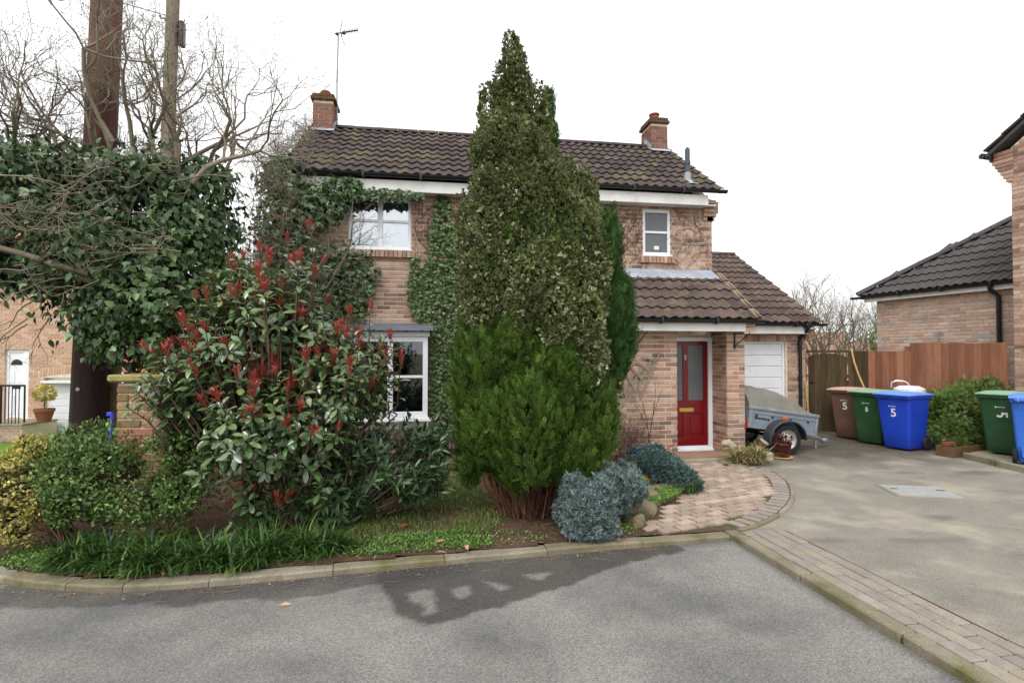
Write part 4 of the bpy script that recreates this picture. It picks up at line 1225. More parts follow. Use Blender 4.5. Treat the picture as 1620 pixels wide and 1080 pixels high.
# fence and gate on the right
A = np.array((8.16, 10.68)); B = np.array((10.50, 8.40))
fd = (B - A); FL = np.linalg.norm(fd); fd = fd / FL; fa = math.atan2(fd[1], fd[0])
gate = thing("garden_gate", "dark weathered wooden garden gate with a rounded top beside the garage", "gate", (*A, 0), fa)
def arch(x): return 1.62 + .10 * math.sqrt(max(0, 1 - ((x - .40) / .36) ** 2))
for k in range(6):
    x0_ = .04 + k * .12
    z0_, z1_ = arch(x0_ + .005), arch(x0_ + .113)
    mbb = MB(); mbb.prism([(x0_, .06), (x0_ + .117, .06), (x0_ + .117, z1_), (x0_, z0_)], -.012, .012 + random.uniform(0, .004), random.random(), 'xz')
    part("board", mbb, m_gate, gate)
part("gate_rail", MB().span((.05, .03, .3), (.75, .06, .4)).span((.05, .03, 1.3), (.75, .06, 1.4)), m_gate, gate)
part("latch", MB().box((.10, -.025, 1.1), (.10, .02, .03), None, .5, .004), m_iron, gate)
for x_ in (-.06, .82):
    pass
fence = thing("board_fence", "brown vertical board fence between the gate and the neighbouring house", "fence", (*A, 0), fa)
part("gate_post", MB().span((-.10, -.04, -.1), (-.0, .06, 1.72), b=.006), m_gate, fence)
part("gate_post", MB().span((.78, -.04, -.1), (.88, .06, 1.78), b=.006), m_gate, fence)
hd_ = MB(); hd_.span((.0, .0, 1.735), (.78, .03, 1.79)); part("rail", hd_, m_gate, fence)
board_meshes = {}
x_ = .89; k = 0
while x_ < FL - .02:
    tall = x_ > 1.78
    w_ = .118
    top = (1.92 if tall else 1.765) + random.uniform(-.006, .006)
    mbb = MB().box((w_ / 2, 0, top / 2 + .02), (w_ + .010, .018, top - .04), rotz(-.13), (0.1 if x_ < 1.0 else random.random()), .003)
    o = part("board", mbb, m_gate if x_ < 1.05 else m_fence, fence); o.location = (x_, random.uniform(-.003, .003), 0)
    x_ += w_; k += 1
part("rail", MB().span((.9, .012, .35), (FL, .05, .43)).span((.9, .012, 1.4), (FL, .05, 1.48)), m_fence, fence)
part("post", MB().span((1.74, .02, -.1), (1.83, .11, 1.86), b=.005), m_fence, fence)

# cane leaning on the fence
cn = MB(); cn.tube([(8.72, 10.05, 1.82), (8.72, 9.98, 1.55), (8.76, 9.92, 1.3), (8.86, 9.82, .9)], .018, 8)
tag(link("bent_cane", cn.mesh("bent_cane", m_cane, True)), "bent yellow cane leaning on the fence behind the brown bin", "cane")
pk = MB(); pk.tube([(8.06, 10.45, .02), (8.02, 10.52, 1.12)], .018, 6)
tag(link("wooden_stake", pk.mesh("wooden_stake", m_cane)), "thin pale wooden stake propped by the garden gate", "stake")

# ------------------------------------------------------------------ wheelie bins
def wheelie_bin(label, loc, rz, body, lid, number=None, nsize=.16, nrot=0.0, scale=1.0, backview=False, group="wheeled bins by the driveway"):
    """front of the bin faces local -y"""
    t = thing("wheelie_bin", label, "bin", loc, rz, group)
    t.scale = (scale,) * 3
    wb, db, wt, dt, H = .22, .24, .285, .345, .96
    b = MB(); rings = []
    n = 0; V = []; F = []
    prof = [(.03, .0), (.0, .03), (0, .30), (0, .62), (0, .90), (-.0, .915)]
    lv = [0.035, 0.07, .30, .62, .90, .96]
    cr = 5
    for z in lv:
        f_ = (z - .03) / (H - .03)
        w = wb + (wt - wb) * f_ - (.02 if z < .05 else 0); yf = -(db - .02 + (dt - db) * f_) + (.02 if z < .05 else 0); yb = .27 + .03 * f_ - (.02 if z < .05 else 0)
        r_ = .045
        pts = []
        for cx, cy, a0 in ((w - r_, yb - r_, 0), (-w + r_, yb - r_, 90), (-w + r_, yf + r_, 180), (w - r_, yf + r_, 270)):
            for q in range(cr):
                a_ = R(a0 + 90 * q / (cr - 1)); pts.append((cx + r_ * math.cos(a_), cy + r_ * math.sin(a_), z))
        V += pts
    m = 4 * cr
    for i in range(len(lv) - 1):
        for k in range(m):
            F.append((i * m + k, i * m + (k + 1) % m, (i + 1) * m + (k + 1) % m, (i + 1) * m + k))
    F.append(tuple(range(m))[::-1]); F.append(tuple((len(lv) - 1) * m + k for k in range(m)))
    b.add(V, F)
    # rim below the lid
    b.box((0, -.02, .945), (.60, .69, .05), None, .5, .02)
    bo = part("body", b, body, t, True)
    if backview:
        b2 = MB(); b2.box((0, .285, .55), (.10, .03, .7), None, .5, .01); b2.box((0, .30, .20), (.36, .05, .18), None, .5, .02); link("spine", b2.mesh("spine", body, True), bo)
    # lid: shallow dome with a lip
    l_ = MB(); V = []; nx2, ny2 = 9, 9
    for i in range(nx2):
        for j in range(ny2):
            u, v = i / (nx2 - 1) * 2 - 1, j / (ny2 - 1) * 2 - 1
            e = max(abs(u), abs(v))
            z = 1.0 + .05 * (1 - abs(u) ** 5) * (1 - abs(v) ** 5) * (0.75 - .25 * v)
            V.append((u * .305, -.02 + v * .365, z))
    F = [(i * ny2 + j, (i + 1) * ny2 + j, (i + 1) * ny2 + j + 1, i * ny2 + j + 1) for i in range(nx2 - 1) for j in range(ny2 - 1)]
    l_.add(V, F)
    l_.box((0, -.02, .987), (.625, .745, .03), None, .5, .012)
    lo = part("lid", l_, lid, t, True)
    h = MB()
    h.tube([(-.24, .33, .95), (-.24, .40, .96), (.24, .40, .96), (.24, .33, .95)], .017, 8); link("handle", h.mesh("handle", body, True), bo)
    for sx in (-.27, .27):
        h2 = MB(); h2.box((sx * .75, .37, .965), (.035, .09, .06), None, .5, .01); link("hinge", h2.mesh("hinge", lid), lo)
    for sx in (-.25, .25):
        wm = MB(); V2 = [(.10, -.028), (.118, -.012), (.118, .012), (.10, .028), (.03, .022), (.001, .022)]
        wm.lathe([(.001, -.022), (.03, -.022), (.10, -.028), (.118, -.012), (.118, .012), (.10, .028), (.03, .022), (.001, .022)], (0, 0, 0), 18)
        wm.v = [(sx + z, .235 + y, .118 + x) for x, y, z in wm.v]
        part("wheel", wm, m_tyre, t, True)
    axl = MB(); axl.tube([(-.25, .235, .118), (.25, .235, .118)], .012, 6); part("axle", axl, m_iron, t)
    # printed marks on the sloping front
    sl_ = math.atan2(dt - db, H - .03)
    def on_front(z): return -(db - .02 + (dt - db) * (z - .03) / (H - .03)) - .0025
    if number:
        o = link("number", text_mesh(number, nsize, m_plastic_text, .001, .004 if nsize > .1 else 0), bo, (0.0, on_front(.66) - .001, .66), (PI / 2 + sl_, nrot, 0))
        lg = MB(); lg.box((0, 0, 0), (.10, .002, .008)); lg.lathe([(.012, 0), (.001, -.001)], (-.065, -.001, 0), 8, axis='y')
        link("badge", lg.mesh("badge", m_plastic_text), bo, (0, on_front(.78), .78), (sl_, 0, 0))
    return t
BR = R(-62)
wheelie_bin("brown wheelie bin with faded pinkish lid marked with a white 5", (8.56, 9.86, 0), R(-66), m_bin_brown, m_bin_brown_lid, "5", .20, 0)
wheelie_bin("dark green wheelie bin between the brown and the blue bin, small white 5", (8.50, 9.22, 0), R(-70), m_bin_green, m_bin_green_lid, "5", .11, 0)
wheelie_bin("bright blue wheelie bin marked with a white 5, beside the low bush", (8.50, 8.60, 0), R(-74), m_bin_blue, m_bin_blue_lid, "5", .20, 0)
wheelie_bin("green wheelie bin standing on the raised slab, white 5 turned on its side", (9.42, 7.56, .075), R(-66), m_bin_green, m_bin_green_lid, "5", .22, R(90))
wheelie_bin("pale blue wheelie bin with its wheels and handle turned towards the driveway", (9.02, 6.82, .075), R(128), m_bin_paleblue, m_bin_blue_lid, None, backview=True)

# white tub with a chrome handle behind the bins
tb = thing("white_tub", "white plastic tub with chrome carrying handle on the ledge behind the bins", "tub", (9.25, 9.25, 0))
wpart("tub", MB().lathe([(.001, .0), (.25, .0), (.27, 1.0), (.26, 1.04), (.16, 1.09), (.001, 1.10)], (9.25, 9.22, 0), 20).mesh("tub", m_white, True), tb)
hm = MB(); hm.tube([(9.02, 9.4, 1.05), (9.04, 9.4, 1.15), (9.10, 9.37, 1.18), (9.20, 9.3, 1.18), (9.26, 9.26, 1.15), (9.28, 9.24, 1.05)], .014, 8)
wpart("handle", hm.mesh("handle", m_steel, True), tb)

# timber planter in front of the bush
pt = thing("timber_planter", "long low weathered timber trough in front of the green bush", "planter", (8.60, 7.74, 0), R(12))
part("board", MB().span((0, 0, .0), (1.1, .03, .17), b=.004), m_dull_timber, pt)
part("board", MB().span((0, .24, .0), (1.1, .27, .17), b=.004), m_dull_timber, pt)
part("board", MB().span((-.03, 0, .0), (-.001, .27, .17), b=.004), m_dull_timber, pt)
part("board", MB().span((1.101, 0, .0), (1.13, .27, .17), b=.004), m_dull_timber, pt)
part("soil", MB().span((0, .03, .0), (1.1, .24, .11)), m_soil, pt)
bk_ = MB().box((8.70, 7.93, .20), (.21, .10, .06), rotz(.2), .5, .006)
tag(link("loose_brick", bk_.mesh("loose_brick", m_terracotta)), "loose orange brick lying on the end of the timber trough", "brick")

# ------------------------------------------------------------------ trailer
tl = thing("box_trailer", "small blue-grey box trailer under a dirty domed cover beside the porch", "trailer", (6.05, 8.5, 0))
TIL = roty(R(8.0))
def tr_(p):                                    # trailer frame -> world; x forwards, nose down about the axle
    p = np.array(p, float) @ TIL.T
    return p + np.array((6.05, 8.56, .26))
def tmb(mb): mb.v = [tuple(tr_(p)) for p in mb.v]; return mb
b = MB(); x0_, x1_, z0_, z1_ = -.66, .66, .13, .475
b.span((x0_, 0, z0_), (x1_, .025, z1_)); b.span((x0_, 1.0, z0_), (x1_, 1.025, z1_)); b.span((x1_ - .025, .025, z0_), (x1_, 1.0, z1_)); b.span((x0_, .025, z0_), (x0_ + .025, 1.0, z1_)); b.span((x0_, .025, z0_), (x1_, 1.0, z0_ + .03))
body = wpart("body", tmb(b).mesh("body", m_trailer), tl)
rl = MB(); rl.span((x0_ - .01, -.022, z1_ - .045), (x1_ + .015, .035, z1_ + .01), b=.01); rl.span((x0_ - .01, .99, z1_ - .045), (x1_ + .015, 1.045, z1_ + .01), b=.01); rl.span((x1_ - .02, .03, z1_ - .045), (x1_ + .02, 1.0, z1_ + .01), b=.01)
link("top_rail", tmb(rl).mesh("top_rail", m_galv), body)
rb = MB(); rb.span((x0_ + .03, -.012, z1_ - .115), (x1_ - .03, .001, z1_ - .095), b=.004); rb.span((x0_, -.015, z0_), (x0_ + .07, .001, z1_ - .05), b=.003); rb.span((x1_ - .05, -.015, z0_), (x1_, .001, z1_ - .05), b=.003); rb.span((x0_, -.012, z0_ - .02), (x1_, .01, z0_ + .015), b=.004)
link("side_rib", tmb(rb).mesh("side_rib", m_galv), body)
for xx in (-.52, -.22, .12, .46):
    k_ = MB(); k_.lathe([(.018, 0), (.018, -.012), (.001, -.018)], (xx, -.015, z1_ - .14), 8, axis='y'); link("hook", tmb(k_).mesh("hook", m_iron), body)
rf_ = MB().span((-.04, -.02, z1_ - .17), (.06, -.001, z1_ - .10), b=.004); link("reflector", tmb(rf_).mesh("reflector", m_amber), body)
lt_ = MB().span((x0_ - .03, .0, z0_ - .06), (x0_ - .001, .10, z0_ + .1), b=.006); link("tail_light", tmb(lt_).mesh("tail_light", m_taillight), body)
tx = text_mesh("Brenderup", .066, m_ink, .001, .0015)
tx.transform(Matrix.Rotation(PI / 2, 4, 'X')); tx.transform(Matrix.Translation((-.40, -.006, z1_ - .18)))
for v in tx.vertices: v.co = tr_(v.co)
link("lettering", tx, body)
# domed cover
V = []; nu, nv = 28, 19
for i in range(nu):
    u = i / (nu - 1); xx = x0_ + .01 + u * 1.24
    hh = .34 * (1 - u ** 3.4) ** .75 * (1 if u > .04 else .85)
    for j in range(nv):
        v = j / (nv - 1) * 2 - 1
        z = z1_ + .008 + hh * (1 - abs(v) ** 2.6) + (.014 * math.sin(u * 17 + v * 5) + .010 * math.sin(u * 31 - v * 9)) * (1 - abs(v)) * (1 - u)
        V.append((xx, .51 + v * .50, z))
cv = MB().add(V, [(i * nv + j, (i + 1) * nv + j, (i + 1) * nv + j + 1, i * nv + j + 1) for i in range(nu - 1) for j in range(nv - 1)])
cv.add([V[j] for j in range(nv)], [tuple(range(nv))[::-1]])
wpart("cover", tmb(cv).mesh("cover", m_tarp, True), tl)
# wheel, tyre and mudguard
wc = np.array((6.05, 8.44, .26))
def wheel(yy):
    ty = MB(); prof = [(.165, -.06), (.20, -.075), (.24, -.07), (.257, -.04), (.26, 0), (.257, .04), (.24, .07), (.20, .075), (.165, .06)]
    ty.lathe(prof, (6.05, yy, .26), 36, axis='y')
    w = wpart("wheel", ty.mesh("wheel", m_tyre, True), tl)
    r = MB(); r.lathe([(.168, -.062), (.16, -.05), (.15, -.02), (.135, -.005), (.125, -.012), (.085, -.03), (.06, -.028), (.05, -.05), (.02, -.055), (.001, -.055)], (6.05, yy, .26), 36, axis='y')
    link("rim", r.mesh("rim", m_rim, True), w)
    for k in range(12):
        a_ = 2 * PI * k / 12
        s_ = MB(); s_.lathe([(.014, 0), (.001, 0.0005)], (6.05 + .107 * math.cos(a_), yy - .0245, .26 + .107 * math.sin(a_)), 8, axis='y'); s_.box((6.05 + .107 * math.cos(a_), yy - .021, .26 + .107 * math.sin(a_)), (.022, .012, .022)); link("vent_slot", s_.mesh("vent_slot", m_iron), w)
    for k in range(4):
        a_ = 2 * PI * (k + .5) / 4
        s_ = MB(); s_.lathe([(.009, .0), (.009, -.014), (.001, -.016)], (6.05 + .045 * math.cos(a_), yy - .04, .26 + .045 * math.sin(a_)), 6, axis='y'); link("wheel_nut", s_.mesh("wheel_nut", m_iron), w)
wheel(8.45); wheel(9.62)
mg = MB(); V = []; n_m = 15
for k in range(n_m):
    a_ = R(200 - 205 * k / (n_m - 1))
    for rr, yy in ((.315, 8.345), (.335, 8.36), (.335, 8.55), (.325, 8.55), (.325, 8.365), (.305, 8.35)):
        V.append((6.05 + rr * math.cos(a_) * 1.05, yy, .27 + rr * math.sin(a_) * .96))
F = [(k * 6 + q, k * 6 + (q + 1) % 6, k * 6 + 6 + (q + 1) % 6, k * 6 + 6 + q) for k in range(n_m - 1) for q in range(6)]
mg.add(V, [f[::-1] for f in F]); wpart("mudguard", mg.mesh("mudguard", m_mud, True), tl)
db_ = MB(); db_.tube([tr_((.3, .1, .08)), tr_((1.05, .45, .06)), (7.22, 9.02, .12)], .032, 8); db_.tube([tr_((.3, .95, .08)), tr_((1.0, .55, .06))], .03, 8)
db_.box((7.26, 9.03, .12), (.14, .08, .08), rotz(.2), .5, .02); db_.tube([(7.02, 8.97, .0), (7.02, 8.97, .14)], .03, 8)
wpart("drawbar", db_.mesh("drawbar", m_galv, True), tl)
ax2 = MB(); ax2.tube([(6.05, 8.48, .26), (6.05, 9.6, .26)], .03, 8); ax2.tube([tr_((-.6, .2, .08)), tr_((.6, .2, .08))], .025, 6); ax2.tube([tr_((-.6, .85, .08)), tr_((.6, .85, .08))], .025, 6); wpart("axle", ax2.mesh("axle", m_iron), tl)

# pots and bag beside the porch
gp = thing("glazed_pot", "dark maroon glazed flower pot beside the trailer wheel", "plant pot", (5.78, 8.18, 0))
wpart("pot", MB().lathe([(.001, 0), (.11, 0), (.13, .03), (.15, .2), (.165, .22), (.16, .24), (.14, .235), (.13, .2), (.001, .19)], (5.78, 8.18, .02), 20).mesh("pot", m_glazed, True), gp)
wpart("saucer", MB().lathe([(.001, 0), (.14, 0), (.18, .02), (.18, .03), (.001, .02)], (5.78, 8.18, .0), 20).mesh("saucer", m_cane, True), gp)
fl_ = MB()
for i in range(60):
    a_, r_ = random.uniform(0, 6.28), random.uniform(.0, .17); p = np.array((5.78 + r_ * math.cos(a_), 8.18 + r_ * math.sin(a_), .24 + random.uniform(0, .13)))
    fl_.tube([p, p + np.array((random.uniform(-.04, .04), random.uniform(-.04, .04), .04))], [.004, .014], 4, random.random())
tag(wpart("withered_flower", fl_.mesh("withered_flower", m_flowerred), gp), kind="stuff")
tp = thing("tipped_pot", "small clay pot with a pale rim leaning over next to the pillar", "plant pot", (5.50, 8.40, .1))
pmz = MB().lathe([(.001, -.12), (.06, -.12), (.085, .08), (.001, .07)], (0, 0, 0), 16); Rm = roty(R(35)) @ rotx(R(20)); pmz.v = [tuple(np.array(p) @ Rm.T * .8 + np.array((5.50, 8.30, .20))) for p in pmz.v]
wpart("pot", pmz.mesh("pot", m_clay, True), tp)
prz = MB().lathe([(.086, .07), (.102, .08), (.102, .115), (.085, .115), (.08, .07)], (0, 0, 0), 16); prz.v = [tuple(np.array(p) @ Rm.T * .8 + np.array((5.50, 8.30, .20))) for p in prz.v]
wpart("rim", prz.mesh("rim", m_bag, True), tp)
def lump(c, r, seed, sub=3, amp=.25, sc=(1, 1, 1)):
    import bmesh
    bm = bmesh.new(); bmesh.ops.create_icosphere(bm, subdivisions=sub, radius=1.0)
    rg = np.random.default_rng(seed); ds = rg.normal(size=(9, 3)); ds /= np.linalg.norm(ds, axis=1)[:, None]; fr = rg.uniform(2, 7, 9); ph = rg.uniform(0, 6, 9)
    mb = MB(); V = []
    for v in bm.verts:
        p = np.array(v.co); n = sum(math.sin(fr[i] * np.dot(ds[i], p) + ph[i]) / (1 + .3 * i) for i in range(9)) / 3
        V.append(np.array(c) + p * (1 + amp * n) * r * np.array(sc))
    F = [tuple(v.index for v in f.verts) for f in bm.faces]
    bm.free()
    return mb.add(V, F)
tag(link("crumpled_bag", lump((5.02, 8.47, .17), .10, 4, 3, .5, (1, .8, 1)).mesh("crumpled_bag", m_bag)), "crumpled pale bag lying on the doorstep against the pillar", "bag")
tag(link("pale_sack", lump((5.38, 8.02, .06), .10, 9, 3, .45, (1.1, 1, .8)).mesh("pale_sack", m_bag)), "crumpled pale sack behind the straw-coloured grass clump", "sack")
tag(link("flat_stone", lump((4.62, 7.86, .03), .1, 12, 3, .15, (1.4, .8, .45)).mesh("flat_stone", m_rock, True)), "flat pale stone at the foot of the doorstep", "stone")

m_rock_moss = material("mossy_rock", [(128, 116, 96)], .95, .25, 9, .25, 70, 1.0, 30, .1, dirt=(96, 92, 52), dirt_scale=5, dirt_amt=.7)
# rocks of the rockery
ROCKS = [((2.28, 5.60, .04), .13, (1.3, 1, .8), "rounded sandstone rock beside the blue juniper"), ((2.52, 5.92, .05), .13, (1.2, .9, .9), "brown sandstone rock in the rockery behind the green ground cover"),
         ((2.80, 6.30, .08), .14, (2.1, .6, .4), "long flat sandstone edging rock in the rockery"), ((2.05, 5.16, .04), .09, (1, 1, 1.0), "upright pale rock at the end of the paved path"), ((1.56, 5.45, .08), .10, (1.1, .7, .8), "whitish stone under the blue juniper near the conifer")]
for i, (c_, r_, s_, lb_) in enumerate(ROCKS):
    tag(link("rock", lump(c_, r_, 30 + i, 3, .42, s_).mesh("rock", m_rock_moss)), lb_, "rock")
for i, (c_, r_, s_, lb_) in enumerate([((2.78, 6.85, .14), .22, (1.1, .8, .8), "larger mound of yellow moss behind the flat rock"), ((2.66, 6.5, .1), .17, (1.2, .7, .6), "smaller mound of yellow moss in front of the larger one")]):
    tag(link("moss_mound", lump(c_, r_, 50 + i, 4, .2, s_).mesh("moss_mound", m_moss)), lb_, "moss")
bl_ = MB().lathe([(.001, 0), (.12, 0), (.17, .12), (.165, .12), (.12, .02), (.001, .02)], (0, 0, 0), 20); Rm = rotx(R(50)) @ roty(R(-20)); bl_.v = [tuple(np.array(p) @ Rm.T + np.array((3.05, 7.35, .18))) for p in bl_.v]
tag(link("blue_bowl", bl_.mesh("blue_bowl", m_blue, True)), "dark blue plastic bowl lying tipped over behind the mossy mound", "bowl")
ws = lump((3.62, 8.35, .22), .07, 77, 3, .3); tag(link("white_stone", ws.mesh("white_stone", m_bag)), "small white stone by the bottom corner of the porch wall", "stone")

# ------------------------------------------------------------------ poles, pier
px_, py_ = S(-4.70, 6.0)
pz = thing("telegraph_pole", "thick dark reddish brown timber telegraph pole rising out of the ivy", "pole", (px_, py_, -.2))
tm = MB(); lean = np.array((.0265, -.0, 0))
pts = [np.array((px_, py_, z)) + lean * (z - 0) for z in np.linspace(-.3, 7.6, 24)]
rad = np.linspace(.168, .140, 24)
V = []; n_s = 28
for i, p in enumerate(pts):
    for k in range(n_s):
        a_ = 2 * PI * k / n_s; r_ = rad[i] * (1 + .02 * math.sin(k * 3.0 + i * .1) + .012 * math.sin(k * 7.3 + 1))
        V.append((p[0] + r_ * math.cos(a_), p[1] + r_ * math.sin(a_), p[2]))
tm.add(V, [(i * n_s + k, i * n_s + (k + 1) % n_s, (i + 1) * n_s + (k + 1) % n_s, (i + 1) * n_s + k) for i in range(23) for k in range(n_s)] + [tuple(23 * n_s + k for k in range(n_s))])
tm.t = [float(np.clip((i // n_s - 5) / 8, 0, 1)) * .85 + .1 * (math.sin((i % n_s) * .7) > 0) for i in range(23 * n_s)] + [.9]
wpart("shaft", tm.mesh("shaft", m_pole, True), pz)
wpart("disc", MB().lathe([(.001, -.006), (.02, -.004), (.02, 0)], (px_ + .02, py_ - .172, 1.34), 12, axis='y').mesh("disc", m_galv), pz)
qx, qy = S((266 - 810) / 860 * 11, 11.0)
p2 = thing("grey_pole", "slimmer weathered grey timber pole with a black box and step irons", "pole", (qx - .1, qy, -.6))
t2 = MB(); t2.tube([(qx - .06 + .022 * z - .13, qy, z) for z in np.linspace(-.7, 10.5, 16)], np.linspace(.15, .115, 16), 18)
wpart("shaft", t2.mesh("shaft", m_pole_grey, True), p2)
cxz = lambda z: qx - .19 + .022 * z
wpart("junction_box", MB().box((cxz(8.25) + .2, qy - .02, 8.25), (.10, .16, .52), None, .5, .03).mesh("junction_box", m_black), p2)
for z_, sx in ((8.55, -1), (8.5, 1), (7.75, -1), (7.65, 1), (6.6, 1)):
    s_ = MB(); s_.tube([(cxz(z_), qy - .02, z_), (cxz(z_) + sx * .22, qy - .02, z_), (cxz(z_) + sx * .24, qy - .02, z_ + .05)], .012, 6); wpart("step_iron", s_.mesh("step_iron", m_iron), p2)
wr = MB(); wr.tube([(cxz(8.55), qy, 8.6), (cxz(8.55) - 3, qy - .5, 9.0), (cxz(8.55) - 8, qy - 1.5, 10.4)], .008, 5)
wpart("cable", wr.mesh("cable", m_iron), p2)

# brick pier with its coping
pier = thing("brick_pier", "mossy brick gate pier with a flat stone cap behind the hedge", "pier", (-2.49, 5.30, 0), -TH)
core = part("core", MB().span((-.215, -.005, -.2), (.215, .42, 1.46)), m_mortar, pier)
L_ = 0.225
for r in range(20):
    z_ = .0 + r * .0755 - .05 + .02
    off = 0 if r % 2 else L_ / 2
    for a, b in ((-.222, -.222 + (L_ if r % 2 else L_ / 2)), (-.222 + (L_ if r % 2 else L_ / 2) + .0, .222 if r % 2 else .115), (.115, .222)):
        if r % 2 and a == .115: continue
        link("brick", MB().box(((a + b) / 2, .0, z_), (b - a - .012, .045, .062), rotz(random.uniform(-.01, .01)), random.random(), .006).mesh("brick", m_pier_brick), core, (0, random.uniform(-.004, .003), 0))
    for a, b in ((.03, .225), (.225, .42)):
        for sx in (-1, 1):
            link("brick", MB().box((sx * .205, (a + b) / 2, z_), (.04, b - a - .012, .062), None, random.random(), .006).mesh("brick", m_pier_brick), core)
cp = MB().box((0, .21, 1.505), (.56, .56, .065), rotz(.02), .5, .025)
part("cap", cp, m_stone_moss, pier)
bp_ = MB().tube([(-2.84, 5.50, .0), (-2.84, 5.50, 1.12), (-2.83, 5.50, 1.17)], .016, 8); bp_.box((-2.855, 5.50, 1.17), (.05, .03, .04), None, .5, .008)
tag(link("blue_stake", bp_.mesh("blue_stake", m_bluetape)), "bright blue plastic stake standing in front of the brick pier", "stake")

# ------------------------------------------------------------------ house across the way, on the left
D = 15.8
lo_ = S(-16.0, D)
lh = thing("facing_house", "buff brick house with white panelled front door and steps across the lawn", "house", (lo_[0], lo_[1], -.72), -TH)
def lx(px): return (px - 810) / 860 * D + 16.0
def lz(py): return 1.73 + (558 - py) / 860 * D + .72
gx0, gx1 = lx(70), lx(160)
dx0_, dx1_ = lx(8), lx(46)
hol = [(dx0_, dx1_, lz(662), lz(553)), (gx0, gx1, -1, lz(597)), (lx(180), lx(208), lz(625), lz(585))]
wl_ = MB(); wall_panel(wl_, 0, lx(262), -.5, lz(428), hol, .009, .3)
lw = part("wall", wl_, m_mortar, lh)
lbk = MB(); lay_bricks(None, courses(lx(-120), lx(262), 0, lz(430), hol + [(lx(60), lx(170), lz(597), lz(588))]), 0, m_buff, 'front', None, lbk)
x = gx0 - .1
while x < gx1 + .1:
    t_ = (x - (gx0 + gx1) / 2) / (gx1 - gx0); lbk.box((x, .01, lz(588) - .35 * t_ * t_ + .06), (.064, .035, .20), roty(-.4 * t_), random.random()); x += .078
tag(link("facade_brickwork", lbk.mesh("facade_brickwork", m_buff), lw), kind="stuff")
dd = MB(); dd.span((dx0_, .06, lz(662)), (dx0_ + .07, .14, lz(553))); dd.span((dx1_ - .22, .06, lz(662)), (dx1_, .14, lz(553))); dd.span((dx0_ + .07, .061, lz(557)), (dx1_ - .22, .14, lz(553)))
dd.span((dx0_ + .07, .09, lz(662) + .03), (dx1_ - .22, .13, lz(557)))
do_ = part("door", dd, m_upvc, lh)
dcx = (dx0_ + dx1_ - .15) / 2
fl2 = MB(); fl2.prism([(dcx + .17 * math.cos(PI * k / 10), lz(577) + .16 * math.sin(PI * k / 10)) for k in range(11)], .078, .088, plane='xz'); link("fanlight", fl2.mesh("fanlight", m_black), do_)
link("letter_box", MB().span((dcx - .12, .078, lz(613) - .035), (dcx + .12, .09, lz(613) + .035)).mesh("letter_box", m_black), do_)
for sx in (-1, 1):
    for (a, b) in ((lz(655), lz(625)), (lz(606), lz(586))):
        link("panel", MB().span((dcx + sx * .14 - .09, .075, a), (dcx + sx * .14 + .09, .092, b), b=.012).mesh("panel", m_upvc), do_)
gdw = MB(); V = []
n_g = 12
pol = [(gx0, 0.02), (gx1, 0.02)] + [(gx1 + (gx0 - gx1) * k / n_g, lz(600) + .28 * (1 - (2 * k / n_g - 1) ** 2) - .12) for k in range(n_g + 1)]
gdw.prism(pol, .12, .16, plane='xz')
go_ = part("garage_door", gdw, m_gdoor, lh)
for k in range(9): link("rib", MB().span((gx0 + .02, .108, .1 + k * .2), (gx1 - .02, .121, .27 + k * .2), b=.005).mesh("rib", m_gdoor), go_)
link("hood", MB().box(((gx0 + gx1) / 2, -.02, lz(604)), (gx1 - gx0, .2, .07), None, .5, .01).mesh("hood", m_white), go_)
wf = MB(); a, b, c, d_ = hol[2]; wf.span((a, .05, c), (a + .06, .11, d_)); wf.span((b - .06, .05, c), (b, .11, d_)); wf.span((a + .06, .05, c), (b - .06, .11, c + .06)); wf.span((a + .06, .05, d_ - .06), (b - .06, .11, d_)); wf.span((a + .2, .051, c + .06), (a + .26, .11, d_ - .06)); wf.span((a + .06, .052, c + .42), (b - .06, .11, c + .47))
wo_ = part("window", wf, m_upvc, lh); link("pane", MB().span((a, .08, c), (b, .09, d_)).mesh("pane", m_room), wo_); link("sill", MB().span((a - .05, -.04, c - .07), (b + .05, .05, c - .001)).mesh("sill", m_buff), wo_)
# pantiled roof, white eaves
P_L = R(40)
er = MB(); ze = lz(432); er.span((lx(-200), -.28, ze - .12), (lx(262), -.25, ze + .1)); part("fascia_board", er, m_white, lh)
pr = MB(); nu = 150; V = []; rowsn = 9; xL, xR = lx(-200), lx(262)
for r in range(rowsn):
    for e in (0, 1):
        yy = -.35 + (r + e) * .34 * math.cos(P_L); zz = ze + .05 + (r + e) * .34 * math.sin(P_L) + (.04 if e == 0 else 0.0)
        for i in range(nu + 1):
            V.append((xL + (xR - xL) * i / nu, yy, zz + .035 * math.sin(i * 2 * PI / 5.0)))
F = [(r * (nu + 1) + i, r * (nu + 1) + i + 1, (r + 1) * (nu + 1) + i + 1, (r + 1) * (nu + 1) + i) for r in range(2 * rowsn - 1) for i in range(nu)]
pr.add(V, F); part("roof", pr, m_red_tile, lh, True)
# low outbuilding roof to the right of it
ob = MB(); ob.prism([(lx(222), lz(585)), (lx(275), lz(585)), (lx(275), lz(520)), (lx(245), lz(556))], -1.2, -.6, plane='xz'); part("outhouse_roof", ob, m_red_tile, lh)
part("barge_board", MB().box((lx(229), -1.23, lz(569)), (.75, .04, .14), roty(R(-50))), m_white, lh)
